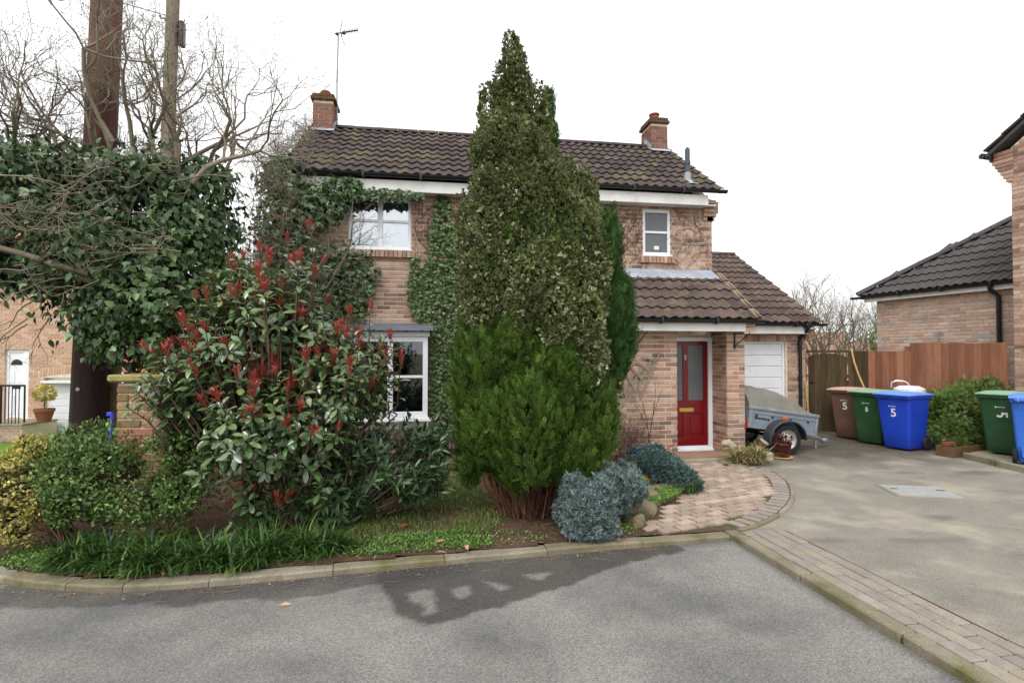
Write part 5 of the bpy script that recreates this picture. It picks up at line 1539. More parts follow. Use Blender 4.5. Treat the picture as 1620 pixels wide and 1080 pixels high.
# steps, landing, railing
sp = MB(); sp.span((lx(-60), -1.1, 0), (lx(92), 0, lz(663) - .03)); spo = part("landing", sp, m_mortar, lh)
sbm = MB(); lay_bricks(None, courses(lx(-60), lx(92), 0, lz(663) - .05, []), -1.11, m_brick, 'front', None, sbm); tag(link("landing_brickwork", sbm.mesh("landing_brickwork", m_brick), spo), kind="stuff")
link("landing_slab", MB().span((lx(-60), -1.16, lz(663) - .03), (lx(94), 0, lz(663) + .02), b=.01).mesh("landing_slab", m_concrete), spo)
for k in range(3): part("step", MB().span((lx(-60), -1.4 - k * .28, 0), (lx(38), -1.12 - k * .28, lz(663) - .12 - k * .17), b=.01), m_concrete, lh)
rl_ = MB(); topz = lz(606)
rl_.tube([(lx(31), -1.9, lz(637) + .0), (lx(58), -1.12, topz), (lx(95), -1.12, topz)], .028, 6); rl_.tube([(lx(31), -1.9, .1), (lx(31), -1.9, lz(637) + .02)], .028, 6); rl_.tube([(lx(60), -1.12, lz(663)), (lx(60), -1.12, topz)], .028, 6); rl_.tube([(lx(95), -1.12, lz(660)), (lx(95), -1.12, topz)], .022, 6)
rlo = part("railing", rl_, m_iron, lh)
for k in range(11):
    xx = lx(36) + k * (lx(92) - lx(36)) / 11
    f_ = np.clip((xx - lx(31)) / (lx(58) - lx(31)), 0, 1)
    link("baluster", MB().tube([(xx, -1.9 + .78 * f_, .1 + (lz(663) - .1) * f_), (xx, -1.9 + .78 * f_, lz(637) + (topz - lz(637)) * f_)], .012, 5).mesh("baluster", m_iron), rlo)
pw = S((72 - 810) / 860 * (D - .8), D - .8)
pl_ = thing("potted_shrub", "small clipped shrub in a terracotta pot beside the black railing", "plant", (pw[0], pw[1], -.16))
wpart("pot", MB().lathe([(.001, 0), (.15, 0), (.22, .28), (.24, .28), (.24, .36), (.20, .36), (.001, .33)], (pw[0], pw[1], -.16), 18).mesh("pot", m_terracotta, True), pl_)
wpart("trunk", MB().tube([(pw[0], pw[1], .1), (pw[0], pw[1], .6)], .02, 6).mesh("trunk", m_bark), pl_)
# lawn and path in front of it
lwn = MB(); a, b, c, d_ = S(-16, D - .02), S(-5.5, D - .02), S(-4.6, D - 4.2), S(-13.0, D - 4.4)
lwn.add([(*a, -.70), (*b, -.70), (*c, -.70), (*d_, -.70)], [(3, 2, 1, 0)])
tag(link("lawn", lwn.mesh("lawn", m_grass_ground)), kind="structure")
cpv = MB(); a, b, c, d_ = S(-13.2, D - 4.3), S(-4.6, D - 4.1), S(-4.2, D - 6.0), S(-10.0, D - 6.4); cpv.add([(*a, -.62), (*b, -.62), (*c, -.5), (*d_, -.5)], [(3, 2, 1, 0)])
tag(link("pavement", cpv.mesh("pavement", m_concrete)), kind="structure")

# ------------------------------------------------------------------ far houses behind the fence
def far_house(name, label, xc, d, w, ze, zr, chim, rz):
    o = S(xc, d)
    t = thing(name, label, "house", (o[0], o[1], -2.2), rz)
    m = MB(); m.span((0, 0, 0), (w, 6, ze + 2.2)); part("wall", m, m_far_wall, t)
    r = MB(); r.prism([(-.3, ze + 2.15), (6.3, ze + 2.15), (3, zr + 2.2)], -.3, w + .3, plane='yz'); ro = part("roof", r, m_far_roof, t)
    c = MB(); c.span((chim, 2.6, zr + 1.5), (chim + .8, 3.4, zr + 3.3), b=.05); link("chimney", c.mesh("chimney", m_far_wall), ro)
    for k in range(int(w // 2.5)):
        wn_ = MB().span((.7 + k * 2.5, -.03, ze + .6), (1.8 + k * 2.5, .02, ze + 1.8)); fo = link("window", wn_.mesh("window", m_upvc), None); fo.parent = t
        link("pane", MB().span((.8 + k * 2.5, -.05, ze + .7), (1.7 + k * 2.5, -.031, ze + 1.7)).mesh("pane", m_room), fo)
    return t
far_house("distant_house", "distant pink-roofed brick house with a chimney beyond the garden fence", 21.5, 40, 5.0, .2, 3.4, .6, -TH + .1)
far_house("distant_bungalow", "low distant house with an orange roof beyond the bare trees", 25.2, 40, 5.0, .0, 2.6, 4.0, -TH - .05)
# ------------------------------------------------------------------ vegetation tools
CAM = np.array((0, 0, 1.73))
def unit(a): return a / (np.linalg.norm(a, axis=-1, keepdims=True) + 1e-9)

def leaf_tmpl(width=.4, fold=.12, curl=.12, rows=2, tipw=.55):
    """a leaf one unit long along +y, its upper side +z; triangles only"""
    V = [(0, 0, 0)]; ys = np.linspace(0, 1, rows + 2)[1:-1]
    for i, y in enumerate(ys):
        w = width / 2 * (1.0 if rows == 1 else (1.0 if i == 0 else tipw + (1 - tipw) * (0.5 if rows == 2 else .8)))
        z = -curl * y * y
        V += [(-w, y, z + fold * w * 2), (0, y, z), (w, y, z + fold * w * 2)]
    V.append((0, 1, -curl))
    F = [(0, 2, 1), (0, 3, 2)]
    for r in range(rows - 1):
        a = 1 + 3 * r
        for k in (0, 1):
            F += [(a + k, a + k + 1, a + k + 4), (a + k, a + k + 4, a + k + 3)]
    a = 1 + 3 * (rows - 1); t = len(V) - 1
    F += [(a, a + 1, t), (a + 1, a + 2, t)]
    return np.array(V, float), np.array(F)

def oval_tmpl(width=.45, fold=.14, curl=.1, peak=.58):
    """a rounded leaf, widest past the middle"""
    V = [(0, 0, 0)]
    for y, wf in ((.28, .62), (peak, 1.0), (.86, .66)):
        w = width / 2 * wf; z = -curl * y * y
        V += [(-w, y, z + fold * w * 2), (0, y, z), (w, y, z + fold * w * 2)]
    V.append((0, 1, -curl)); F = [(0, 2, 1), (0, 3, 2)]
    for r in range(2):
        a = 1 + 3 * r
        for k in (0, 1): F += [(a + k, a + k + 1, a + k + 4), (a + k, a + k + 4, a + k + 3)]
    F += [(7, 8, 10), (8, 9, 10)]
    return np.array(V, float), np.array(F)

def ivy_tmpl():
    V = [(0, 0, 0), (-.42, .12, .03), (-.50, .42, .0), (-.2, .55, .04), (0, 1.0, -.10), (.2, .55, .04), (.50, .42, .0), (.42, .12, .03), (0, .35, -.03)]
    F = [(8, i, (i + 1) % 8) for i in range(8)]
    F = [(8, (i + 1) % 8, i) for i in range(8)]
    return np.array(V, float), np.array(F)

def frond_tmpl(n=9, seed=0):
    """flat feathery spray one unit long"""
    r = np.random.default_rng(seed); V = []; F = []
    V += [(-.012, 0, 0), (.012, 0, 0), (0, .95, 0)]; F.append((0, 1, 2))
    for i in range(n):
        y = .08 + .8 * i / n; s = 1 if i % 2 else -1
        L = (.42 - .26 * i / n) * r.uniform(.8, 1.2); a = R(38) + r.uniform(-.15, .15); w = .045
        b = np.array((0, y, 0)); d = np.array((s * math.sin(a), math.cos(a), r.uniform(-.25, .25))); q = np.array((math.cos(a), -s * math.sin(a), 0))
        k = len(V); V += [b, b + d * L * .5 + q * w, b + d * L, b + d * L * .5 - q * w]; F += [(k, k + 1, k + 2), (k, k + 2, k + 3)]
    return np.array(V, float), np.array(F)

def tuft_tmpl(n=7, seed=0, spread=1.0, w=.13, L0=.6):
    r = np.random.default_rng(seed); V = []; F = []
    for i in range(n):
        a = r.uniform(0, 2 * PI); e = r.uniform(0, spread); d = np.array((math.sin(e) * math.cos(a), math.cos(e), math.sin(e) * math.sin(a)))
        q = unit(np.cross(d, r.normal(size=3))); L = r.uniform(L0, 1.0); b = np.array((r.uniform(-.1, .1), r.uniform(0, .2), r.uniform(-.1, .1)))
        k = len(V); V += [b, b + d * L * .55 + q * w, b + d * L, b + d * L * .55 - q * w]; F += [(k, k + 1, k + 2), (k, k + 2, k + 3)]
    return np.array(V, float), np.array(F)

def basis(D, N):
    y = unit(D); x = unit(np.cross(y, N)); z = np.cross(x, y)
    return np.stack([x, y, z], -1)

class Fol:
    """many copies of small leaf shapes in one mesh"""
    def __init__(s): s.V = []; s.F = []; s.T = []; s.o = 0
    def add(s, tm, P, D, N, sc, tint):
        V, F = tm; n = len(P)
        if n == 0: return s
        B = basis(np.asarray(D, float), np.asarray(N, float))
        sc = np.broadcast_to(np.asarray(sc, float), (n,))
        W = np.einsum('nij,kj->nki', B, V) * sc[:, None, None] + np.asarray(P)[:, None, :]
        s.V.append(W.reshape(-1, 3)); s.F.append((F[None] + (np.arange(n) * len(V))[:, None, None] + s.o).reshape(-1, 3))
        s.T.append(np.repeat(np.broadcast_to(tint, (n,)), len(F))); s.o += n * len(V)
        return s
    def mesh(s, name, mat): return big_mesh(name, np.concatenate(s.V), np.concatenate(s.F), np.concatenate(s.T), mat)

def segs_mesh(name, segs, mat, n=4):
    a = np.array([s[0] for s in segs], float); b = np.array([s[1] for s in segs], float)
    ra = np.array([s[2] for s in segs]); rb = np.array([s[3] for s in segs]); t = np.array([s[4] if len(s) > 4 else .5 for s in segs])
    d = unit(b - a); u = unit(np.cross(d, np.where(np.abs(d[:, 2:3]) < .9, [[0, 0, 1.0]], [[1.0, 0, 0]]))); w = np.cross(u, d)
    th = 2 * PI * np.arange(n) / n
    ring = np.cos(th)[None, :, None] * u[:, None, :] + np.sin(th)[None, :, None] * w[:, None, :]
    V = np.concatenate([a[:, None] + ring * ra[:, None, None], b[:, None] + ring * rb[:, None, None]], 1)
    k = np.arange(n); q = np.stack([k, (k + 1) % n, n + (k + 1) % n, n + k], 1)
    F = (q[None] + (np.arange(len(a)) * 2 * n)[:, None, None]).reshape(-1, 4)
    return big_mesh(name, V.reshape(-1, 3), F, np.repeat(t, n), mat, True)

def grow(segs, p, d, L, r, depth, rg, up=.15, wig=.28, kids=(2, 3), shrink=.68, tips=None, spread=.75):
    """a wandering branch with side branches"""
    n = 4; p = np.array(p, float); d = unit(np.array(d, float)); t = rg.uniform()
    for i in range(n):
        q = p + d * L / n
        r1 = r * (1 - .35 * (i + 1) / n)
        segs.append((p, q, r * (1 - .35 * i / n), r1, t)); p = q
        d = unit(d + rg.normal(size=3) * wig + np.array((0, 0, up)))
        if depth > 0 and i >= 1:
            for _ in range(rg.integers(kids[0], kids[1] + 1) if i == n - 1 else (1 if rg.uniform() < .75 else 0)):
                e = unit(d + rg.normal(size=3) * spread); grow(segs, p, e, L * shrink * rg.uniform(.75, 1.2), r1 * .66, depth - 1, rg, up, wig, kids, shrink, tips, spread)
    if depth == 0 and tips is not None: tips.append((p, d))

def on_lobes(lobes, n, inner=(.82, 1.04), amp=.14, seed=0, freq=4.0, back=.4):
    """points spread over the outside of a union of lumps; returns places and outward directions"""
    rg = np.random.default_rng(seed); Lb = np.array(lobes, float)
    area = (Lb[:, 3] * Lb[:, 5] + Lb[:, 3] * Lb[:, 4] + Lb[:, 4] * Lb[:, 5]); idx = rg.choice(len(Lb), int(n * 2.2), p=area / area.sum())
    dr = unit(rg.normal(size=(len(idx), 3))); c = Lb[idx, :3]; rad = Lb[idx, 3:]
    nz = np.zeros(len(idx)); r2 = np.random.default_rng(seed + 1)
    for i in range(6):
        k = r2.normal(size=3) * freq; nz += np.sin((dr * k).sum(1) + idx * 1.7 + r2.uniform(0, 6)) / (1 + .3 * i)
    f = rg.uniform(*inner, len(idx)) * (1 + amp * nz / 2.2)
    P = c + dr * rad * f[:, None]; N = unit(dr / rad)
    keep = np.ones(len(idx), bool)
    for j in range(len(Lb)):
        inside = (((P - Lb[j, :3]) / (Lb[j, 3:] * .80)) ** 2).sum(1) < 1
        keep &= ~(inside & (idx != j))
    away = (N * unit(CAM - P)).sum(1) < -.25
    keep &= ~(away & (rg.uniform(size=len(idx)) > back))
    keep &= P[:, 2] > .03
    return P[keep][:n], N[keep][:n]

def bumpy(lobes, k, seed, f=(.28, .45), tall=1.0):
    """smaller lumps on the outside of the larger ones, for an uneven outline"""
    r = np.random.default_rng(seed); out = list(lobes)
    for (x, y, z, a, b, c) in lobes:
        for _ in range(k):
            d = unit(r.normal(size=3)); d[1] = -abs(d[1]) if r.uniform() < .6 else d[1]; q = r.uniform(*f)
            s0 = (a * b * c) ** (1 / 3) * q
            out.append((x + d[0] * a * .88, y + d[1] * b * .88, z + d[2] * c * .88, s0, s0, s0 * tall))
    return out

def core_mesh(lobes, f, name, mat, seed=0, amp=.15, sub=3):
    mb = MB()
    for i, (x, y, z, a, b, c) in enumerate(lobes):
        m = lump((x, y, z), 1.0, seed + i, sub, amp, (a * f, b * f, c * f)); mb.add(m.v, m.f, random.random())
    mb.v = [(x, y, max(z, .02)) for x, y, z in mb.v]
    return mb.mesh(name, mat, True)

def single_leaves(parent, tm, P, D, N, sc, mat, count, variants=10, name="leaf"):
    """the most exposed leaves as objects of their own; returns the mask of the others"""
    to = unit(CAM - P); score = (N * 0 + to).sum(1) * 0
    dist = np.linalg.norm(CAM - P, axis=1)
    out = getattr(single_leaves, 'outward', None)
    score = (out * to).sum(1) - .35 * dist if out is not None else -dist
    pick = np.argsort(-score)[:count]
    B = basis(D, N); V, F = tm
    me = []
    for t in np.linspace(.05, .95, variants): me.append(MB().add(V, [tuple(f) for f in F], t).mesh(name, mat))
    inv = (Matrix.Translation(parent.location) @ parent.rotation_euler.to_matrix().to_4x4()).inverted()
    for i in pick:
        o = bpy.data.objects.new(name, random.choice(me)); COL.objects.link(o)
        o.parent = parent; o.matrix_parent_inverse = inv
        M4 = np.eye(4); M4[:3, :3] = B[i] * sc[i]; M4[:3, 3] = P[i]
        o.matrix_basis = Matrix(M4.tolist())
    rest = np.ones(len(P), bool); rest[pick] = False
    return rest

rg = np.random.default_rng(3)
def jitter(N, a): return unit(N + rg.normal(size=N.shape) * a)
UP = np.array((0, 0, 1.0))

# ------------------------------------------------------------------ the big conifer
CX, CY = 1.08, 5.73
def cl(l): return [(CX + x, CY + y, z, a, b, c) for x, y, z, a, b, c in l]
VAR = cl([(-.17, 0, 4.86, .10, .11, .26), (-.24, 0, 4.58, .15, .16, .25), (-.08, 0, 4.55, .12, .14, .25), (-.30, 0, 4.22, .21, .22, .34), (-.04, .0, 4.15, .22, .24, .38), (-.36, -.08, 3.85, .24, .35, .34), (-.08, -.1, 3.75, .34, .38, .5), (-.36, -.1, 3.25, .32, .38, .4), (.0, -.2, 3.2, .36, .38, .55),
          (.28, -.15, 3.2, .26, .3, .52), (.55, -.05, 3.0, .21, .26, .55), (-.42, -.12, 2.75, .32, .42, .45), (-.05, -.3, 2.7, .42, .38, .5), (.38, -.3, 2.6, .34, .35, .55), (-.5, -.08, 2.3, .26, .38, .42), (.05, -.42, 2.35, .42, .28, .4),
          (.45, -.38, 2.05, .25, .27, .55), (.52, -.34, 1.62, .19, .22, .33), (.78, -.12, 1.38, .16, .17, .22)])
DRK = cl([(.78, .0, 2.62, .25, .28, .62), (.90, .0, 2.05, .27, .3, .58), (.68, .06, 3.02, .13, .16, .42), (.20, .06, 4.02, .10, .12, .42), (.24, .04, 4.35, .05, .06, .22)])
GRN = cl([(-.45, -.08, 1.60, .30, .40, .62), (-.2, -.2, 1.62, .28, .30, .52), (.12, -.26, 1.62, .32, .28, .55), (.0, -.25, 1.1, .55, .4, .6), (.46, -.2, 1.15, .36, .40, .62), (-.1, 0, .82, .58, .5, .42), (-.5, .0, 1.05, .27, .38, .5), (.56, .02, 1.15, .28, .34, .55), (.2, -.22, .75, .42, .38, .35)])
VAR = [(x, y, z, a * .90, b * .92, c * .97) for x, y, z, a, b, c in VAR]
con = thing("conifer_tree", "tall broad conifer in the garden, speckled above and bright green below", "tree", (CX, CY, 0))
segs = []
for i in range(420):
    a_ = rg.uniform(0, 2 * PI); r0 = rg.uniform(.02, .32); h = rg.uniform(.25, .75)
    p0 = np.array((CX + r0 * math.cos(a_) * 1.0, CY + r0 * math.sin(a_), .02)); p1 = p0 + np.array((math.cos(a_) * h * .35 + rg.normal() * .05, math.sin(a_) * h * .3 + rg.normal() * .05, h))
    m_ = (p0 + p1) / 2 + rg.normal(size=3) * .03
    t_ = rg.uniform(); segs += [(p0, m_, .010, .006, t_), (m_, p1, .006, .002, t_)]
    for q in range(3):
        s0 = p0 + (p1 - p0) * rg.uniform(.2, 1); segs.append((s0, s0 + rg.normal(size=3) * np.array((.09, .09, .05)), .003, .001, rg.uniform()))
wpart("dead_skirt", segs_mesh("dead_skirt", segs, m_dead, 3), con)
wpart("trunk", MB().tube([(CX, CY, -.05), (CX + .02, CY, 1.2), (CX, CY, 3.0), (CX - .15, CY, 4.6)], [.16, .11, .06, .015], 10).mesh("trunk", m_bark, True), con)
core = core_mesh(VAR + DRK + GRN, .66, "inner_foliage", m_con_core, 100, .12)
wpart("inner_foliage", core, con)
fr = [frond_tmpl(11, i) for i in range(4)]
f = Fol()
P, N = on_lobes(bumpy(GRN, 4, 301, (.25, .42), 2.4), 24000, (.82, 1.07), .16, 5, 5.0)
for k in range(4):
    s_ = slice(k, None, 4); p, n = P[s_], N[s_]
    D = unit(n * .55 + UP * .85 + rg.normal(size=n.shape) * .22)
    f.add(fr[k], p - D * .05, D, jitter(n, .5), rg.uniform(.08, .17, len(p)), np.clip(.40 + .2 * rg.normal(size=len(p)) + .24 * vnoise(p[:, 0], p[:, 2] * .4, 8.0, 58), 0, 1))
P, N = on_lobes([l for l in VAR if 1.9 < l[2] < 3.0], 1500, (.9, 1.08), .16, 6, 5.0)
D = unit(N * .55 + UP * .85 + rg.normal(size=N.shape) * .22); f.add(fr[0], P - D * .04, D, jitter(N, .5), rg.uniform(.06, .12, len(P)), rg.uniform(.1, .6, len(P)))
tag(wpart("green_foliage", f.mesh("green_foliage", m_con_green), con), "bright green feathery foliage on the lower part of the conifer", kind="stuff")
f = Fol(); tf = [tuft_tmpl(8, i, 1.2, .16) for i in range(5)]
P, N = on_lobes(bumpy(VAR, 5, 302, (.3, .5), 2.0), 46000, (.86, 1.06), .22, 7, 6.0)
for k in range(5):
    s_ = slice(k, None, 5); p, n = P[s_], N[s_]
    D = unit(n * .8 + UP * .6 + rg.normal(size=n.shape) * .3)
    t_ = np.clip(.36 + .13 * rg.normal(size=len(p)) + .16 * vnoise(p[:, 0], p[:, 2] * .7, 7.0, 57), 0, .64); hi = rg.uniform(size=len(p)) < np.where(p[:, 2] < 2.9, .15, .04); t_[hi] = rg.uniform(.7, 1, hi.sum())
    f.add(tf[k], p, D, jitter(n, .6), rg.uniform(.024, .05, len(p)), t_)
tag(wpart("variegated_foliage", f.mesh("variegated_foliage", m_con_var), con), "olive foliage speckled with cream on the upper part of the conifer", kind="stuff")
f = Fol()
P, N = on_lobes(bumpy(DRK, 3, 303, (.3, .45), 2.2), 10000, (.75, 1.1), .16, 9, 5.0)
for k in range(4):
    s_ = slice(k, None, 4); p, n = P[s_], N[s_]
    D = unit(n * .5 + UP * .95 + rg.normal(size=n.shape) * .18)
    f.add(fr[k], p - D * .05, D, jitter(n, .5), rg.uniform(.08, .15, len(p)), np.clip(.5 + .25 * rg.normal(size=len(p)), 0, 1))
tag(wpart("dark_foliage", f.mesh("dark_foliage", m_con_dark), con), "dark green upright foliage on one side of the conifer", kind="stuff")

# ------------------------------------------------------------------ ivy-clad tree on the left
IVY = [(-3.02, 6.13, 2.63, .78, .6, .72), (-3.96, 6.37, 3.24, .63, .6, .53), (-2.43, 6.23, 3.0, .42, .5, .61), (-2.98, 6.07, 2.15, .50, .45, .38), (-4.29, 6.54, 2.72, .50, .5, .34), (-2.77, 6.0, 1.88, .35, .35, .27),
       (-2.26, 6.21, 2.46, .26, .3, .4), (-2.88, 6.19, 3.55, .73, .5, .28), (-3.9, 6.45, 3.66, .61, .5, .25), (-3.22, 6.04, 1.86, .12, .18, .22), (-2.55, 5.96, 2.29, .45, .5, .45)]
it = thing("ivy_clad_tree", "bare twisted tree smothered in dark green ivy around the telegraph pole", "tree", (-3.55, 6.95, -.1))
segs = []
trunk = [((-3.55, 6.98, -.15), (-3.6, 6.95, 1.2), .11, .10), ((-3.6, 6.95, 1.2), (-3.5, 6.8, 2.3), .10, .085), ((-3.5, 6.8, 2.3), (-3.1, 6.5, 3.0), .085, .06), ((-3.5, 6.8, 2.3), (-3.9, 6.4, 3.0), .08, .055)]
wpart("trunk", segs_mesh("trunk", trunk, m_bark, 8), it)
rb_ = np.random.default_rng(17); tips = []
starts = [((-4.4, 6.5, 3.3), (-.5, -.1, 1)), ((-4.1, 6.3, 3.4), (-.1, -.2, 1)), ((-3.8, 6.4, 3.5), (-.3, 0, 1)), ((-3.55, 6.2, 3.6), (.1, -.1, 1)), ((-3.3, 6.4, 3.6), (-.1, .1, 1)), ((-3.0, 6.3, 3.6), (.2, 0, 1)),
          ((-2.8, 6.2, 3.6), (-.1, -.1, 1)), ((-2.6, 6.2, 3.55), (.3, 0, 1)), ((-2.35, 6.2, 3.4), (.55, 0, .85)), ((-2.4, 6.2, 3.5), (.45, .1, 1)), ((-4.7, 6.6, 3.0), (-.6, 0, .7)), ((-4.6, 6.7, 3.3), (0, .2, 1)),
          ((-3.9, 6.9, 3.3), (-.3, .3, 1)), ((-2.9, 6.8, 3.3), (.2, .3, 1))]
starts = starts + [((x + rb_.normal() * .2, y + rb_.normal() * .2, z + rb_.normal() * .1), (d[0] + rb_.normal() * .3, d[1] + rb_.normal() * .2, d[2])) for (x, y, z), d in starts]
for p, d in starts:
    grow(segs, p, d, rb_.uniform(.62, .85), .026, 4, rb_, .10, .27, (2, 3), .66, tips, .62)
# long bare limb sweeping down in front of the ivy, and a tangle of pale twigs
limb = [(-4.55, 6.0, 3.0), (-4.1, 5.75, 2.75), (-3.6, 5.55, 2.62), (-3.3, 5.45, 2.52), (-3.05, 5.5, 2.45)]
for a, b in zip(limb[:-1], limb[1:]): segs.append((a, b, .028, .03, .9))
for i in range(60):
    p = np.array((rb_.uniform(-4.4, -2.3), rb_.uniform(5.35, 5.7), rb_.uniform(2.35, 3.5)))
    grow(segs, p, (rb_.choice((-1, 1)), rb_.normal() * .2, rb_.normal() * .3), rb_.uniform(.25, .5), .007, 2, rb_, 0.0, .35, (1, 2), .7, None, .8)
for i in range(14):
    p = np.array((rb_.uniform(-4.8, -3.7), rb_.uniform(5.7, 6.2), rb_.uniform(1.9, 2.3)))
    grow(segs, p, (-.3 + rb_.normal() * .5, -.2, -.5), rb_.uniform(.3, .5), .007, 2, rb_, -.06, .3, (1, 2), .7, None, .7)
wpart("branches", segs_mesh("branches", segs, m_twig, 4), it)
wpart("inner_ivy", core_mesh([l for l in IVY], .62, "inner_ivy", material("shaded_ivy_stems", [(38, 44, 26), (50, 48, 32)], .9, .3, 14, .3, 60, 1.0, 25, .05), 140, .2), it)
P, N = on_lobes(bumpy(IVY, 4, 304, (.25, .42)), 13500, (.6, 1.2), .26, 13, 5.0, .35)
D = unit(N * .35 - UP * .75 + rg.normal(size=N.shape) * .45); NN = jitter(unit(N + UP * .45), .35); sc = rg.uniform(.042, .088, len(P))
single_leaves.outward = N
rest = single_leaves(it, ivy_tmpl(), P, D, NN, sc, m_ivy, 300)
ri = np.where(rest)[0]; tq = np.clip(.40 + .22 * rg.normal(size=len(ri)) + .12 * vnoise(P[ri, 0], P[ri, 2], 3.0, 55), 0, 1); h1 = np.arange(len(ri)) % 5 < 2; h2 = ~h1
f = Fol().add(ivy_tmpl(), P[ri[h1]], D[ri[h1]], NN[ri[h1]], sc[ri[h1]], tq[h1]).add(leaf_tmpl(.58, .12, .2, 2, .6), P[ri[h2]], D[ri[h2]], NN[ri[h2]], sc[ri[h2]] * 1.15, tq[h2])
tp_ = np.array([t[0] for t in tips]); td = np.array([t[1] for t in tips]); k_ = rg.uniform(size=len(tp_)) < .10
tag(wpart("crown", f.mesh("crown", m_ivy), it), kind="stuff")
bud = Fol().add(tuft_tmpl(3, 1, .6, .2), tp_, td, jitter(td, .8), rg.uniform(.008, .02, len(tp_)), rg.uniform(size=len(tp_)))
tag(wpart("buds", bud.mesh("buds", m_twig_dark), it), kind="stuff")

# ------------------------------------------------------------------ photinia
PH = [(-1.47, 5.54, 1.96, .70, .7, .62), (-2.0, 5.43, 1.50, .44, .5, .55), (-.88, 5.45, 1.53, .48, .5, .50), (-1.47, 5.36, 1.24, .78, .65, .56), (-1.67, 5.58, 2.36, .36, .38, .30), (-1.25, 5.43, .92, .5, .45, .34), (-.48, 5.5, 1.50, .20, .25, .32), (-2.3, 5.52, 1.50, .22, .28, .35), (-1.52, 5.22, .42, .26, .2, .26)]
ph = thing("photinia_bush", "large glossy green bush with bright red young shoots in front of the bay window", "bush", (-1.35, 5.40, 0))
lt = [oval_tmpl(.46, .14, .10), oval_tmpl(.40, .2, .18)]
P0, N0 = on_lobes(PH, 820, (.5, 1.15), .3, 23, 4.0, .45)
extra = np.array([(-1.3, 5.4, 2.78), (-1.09, 5.36, 2.88), (-1.55, 5.44, 2.67), (-2.36, 5.59, 1.80), (-2.04, 5.53, 1.85), (-1.97, 5.52, 2.06), (-.75, 5.5, 2.1), (-.55, 5.5, 2.15), (-.35, 5.5, 1.85), (-.25, 5.5, 1.6), (-1.05, 5.4, 2.45), (-1.25, 5.4, 2.55), (-1.8, 5.45, 2.5), (-1.62, 5.2, .62), (-1.5, 5.15, .45), (-1.3, 5.15, .35), (-1.72, 5.2, .35)])
P0 = np.concatenate([P0, extra]); N0 = np.concatenate([N0, np.tile(unit(np.array((0, -.4, .9))), (len(extra), 1))])
sh = unit(N0 * .7 + UP * .75 + rg.normal(size=N0.shape) * .15)
segs = []; LP, LD, LN, LS, LO = [], [], [], [], []
base = np.array((-1.35, 5.42, 0))
for i in range(len(P0)):
    p, d = P0[i], sh[i]; L = rg.uniform(.16, .28) if i < 820 else .4
    segs.append((p - d * L, p, .0055, .004, rg.uniform())); mid_ = base + (p - base) * np.array((.55, .55, .5)); segs.append((mid_ * .35 + (p - d * L) * .65, p - d * L, .010, .006, rg.uniform()))
    m = rg.integers(7, 12); ph0 = rg.uniform(0, 6.28)
    u = unit(np.cross(d, rg.normal(size=3))); w = np.cross(d, u)
    for j in range(m):
        a_ = ph0 + j * 2.4; h = (j + .4) / m; rad_ = math.cos(a_) * u + math.sin(a_) * w
        LP.append(p - d * L * (1 - h) + rad_ * .004); LD.append(unit(rad_ * .9 + d * (.05 + .6 * h) - UP * .10)); LN.append(unit(d * .8 - rad_ * .25 + UP * .35)); LS.append(rg.uniform(.075, .14) * (1.0 if h < .8 else .75)); LO.append(N0[i])
LP, LD, LN, LS, LO = map(np.array, (LP, LD, LN, LS, LO))
LD = jitter(LD, .18); LN = jitter(LN, .2)
for s_ in ((-1.6, 5.45, 1.9), (-1.15, 5.4, 1.6), (-.8, 5.45, 1.3), (-1.9, 5.42, 1.3), (-1.4, 5.5, 2.2), (-2.1, 5.45, 1.1)):
    q = base + rg.normal(size=3) * np.array((.08, .05, 0)); m1 = q + (np.array(s_) - q) * np.array((.35, .4, .5)); segs += [(q, m1, .028, .022, .4), (m1, s_, .022, .012, .5)]
wpart("stems", segs_mesh("stems", segs, m_twig_dark, 5), ph)
single_leaves.outward = LO
rest = single_leaves(ph, lt[0], LP, LD, LN, LS, m_photinia, 300)
f = Fol(); ri = np.where(rest)[0]
t_ = np.clip(.45 + .25 * rg.normal(size=len(ri)) + .12 * (LP[ri, 2] - 1.5), 0, 1)
f.add(lt[0], LP[ri][::2], LD[ri][::2], LN[ri][::2], LS[ri][::2], t_[::2]); f.add(lt[1], LP[ri][1::2], LD[ri][1::2], LN[ri][1::2], LS[ri][1::2], t_[1::2])
tag(wpart("foliage", f.mesh("foliage", m_photinia), ph), kind="stuff")
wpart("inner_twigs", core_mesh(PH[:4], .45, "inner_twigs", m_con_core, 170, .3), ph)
red = []; rt = leaf_tmpl(.17, .3, -.08, 2, .5)
for v in range(6):
    r5 = np.random.default_rng(60 + v); f = Fol(); n = 34
    hh = r5.uniform(0, .09, n); a_ = r5.uniform(0, 6.28, n); e = r5.uniform(.05, 1.05, n)
    D = np.stack([np.sin(e) * np.cos(a_), np.sin(e) * np.sin(a_), np.cos(e)], 1); Pp = np.stack([.006 * np.cos(a_), .006 * np.sin(a_), hh], 1)
    f.add(rt, Pp, D, -np.stack([np.cos(a_), np.sin(a_), np.zeros(n)], 1) + np.array((0, 0, .3)), r5.uniform(.045, .08, n), r5.uniform(size=n)); red.append(f.mesh("red_shoot", m_redleaf))
sc_ = (N0 * unit(CAM - P0)).sum(1) + .9 * N0[:, 2] + rg.normal(size=len(P0)) * .5; sc_[820:] = 9
order = np.argsort(-sc_)[:135]
inv_ph = Matrix.Translation(ph.location).inverted()
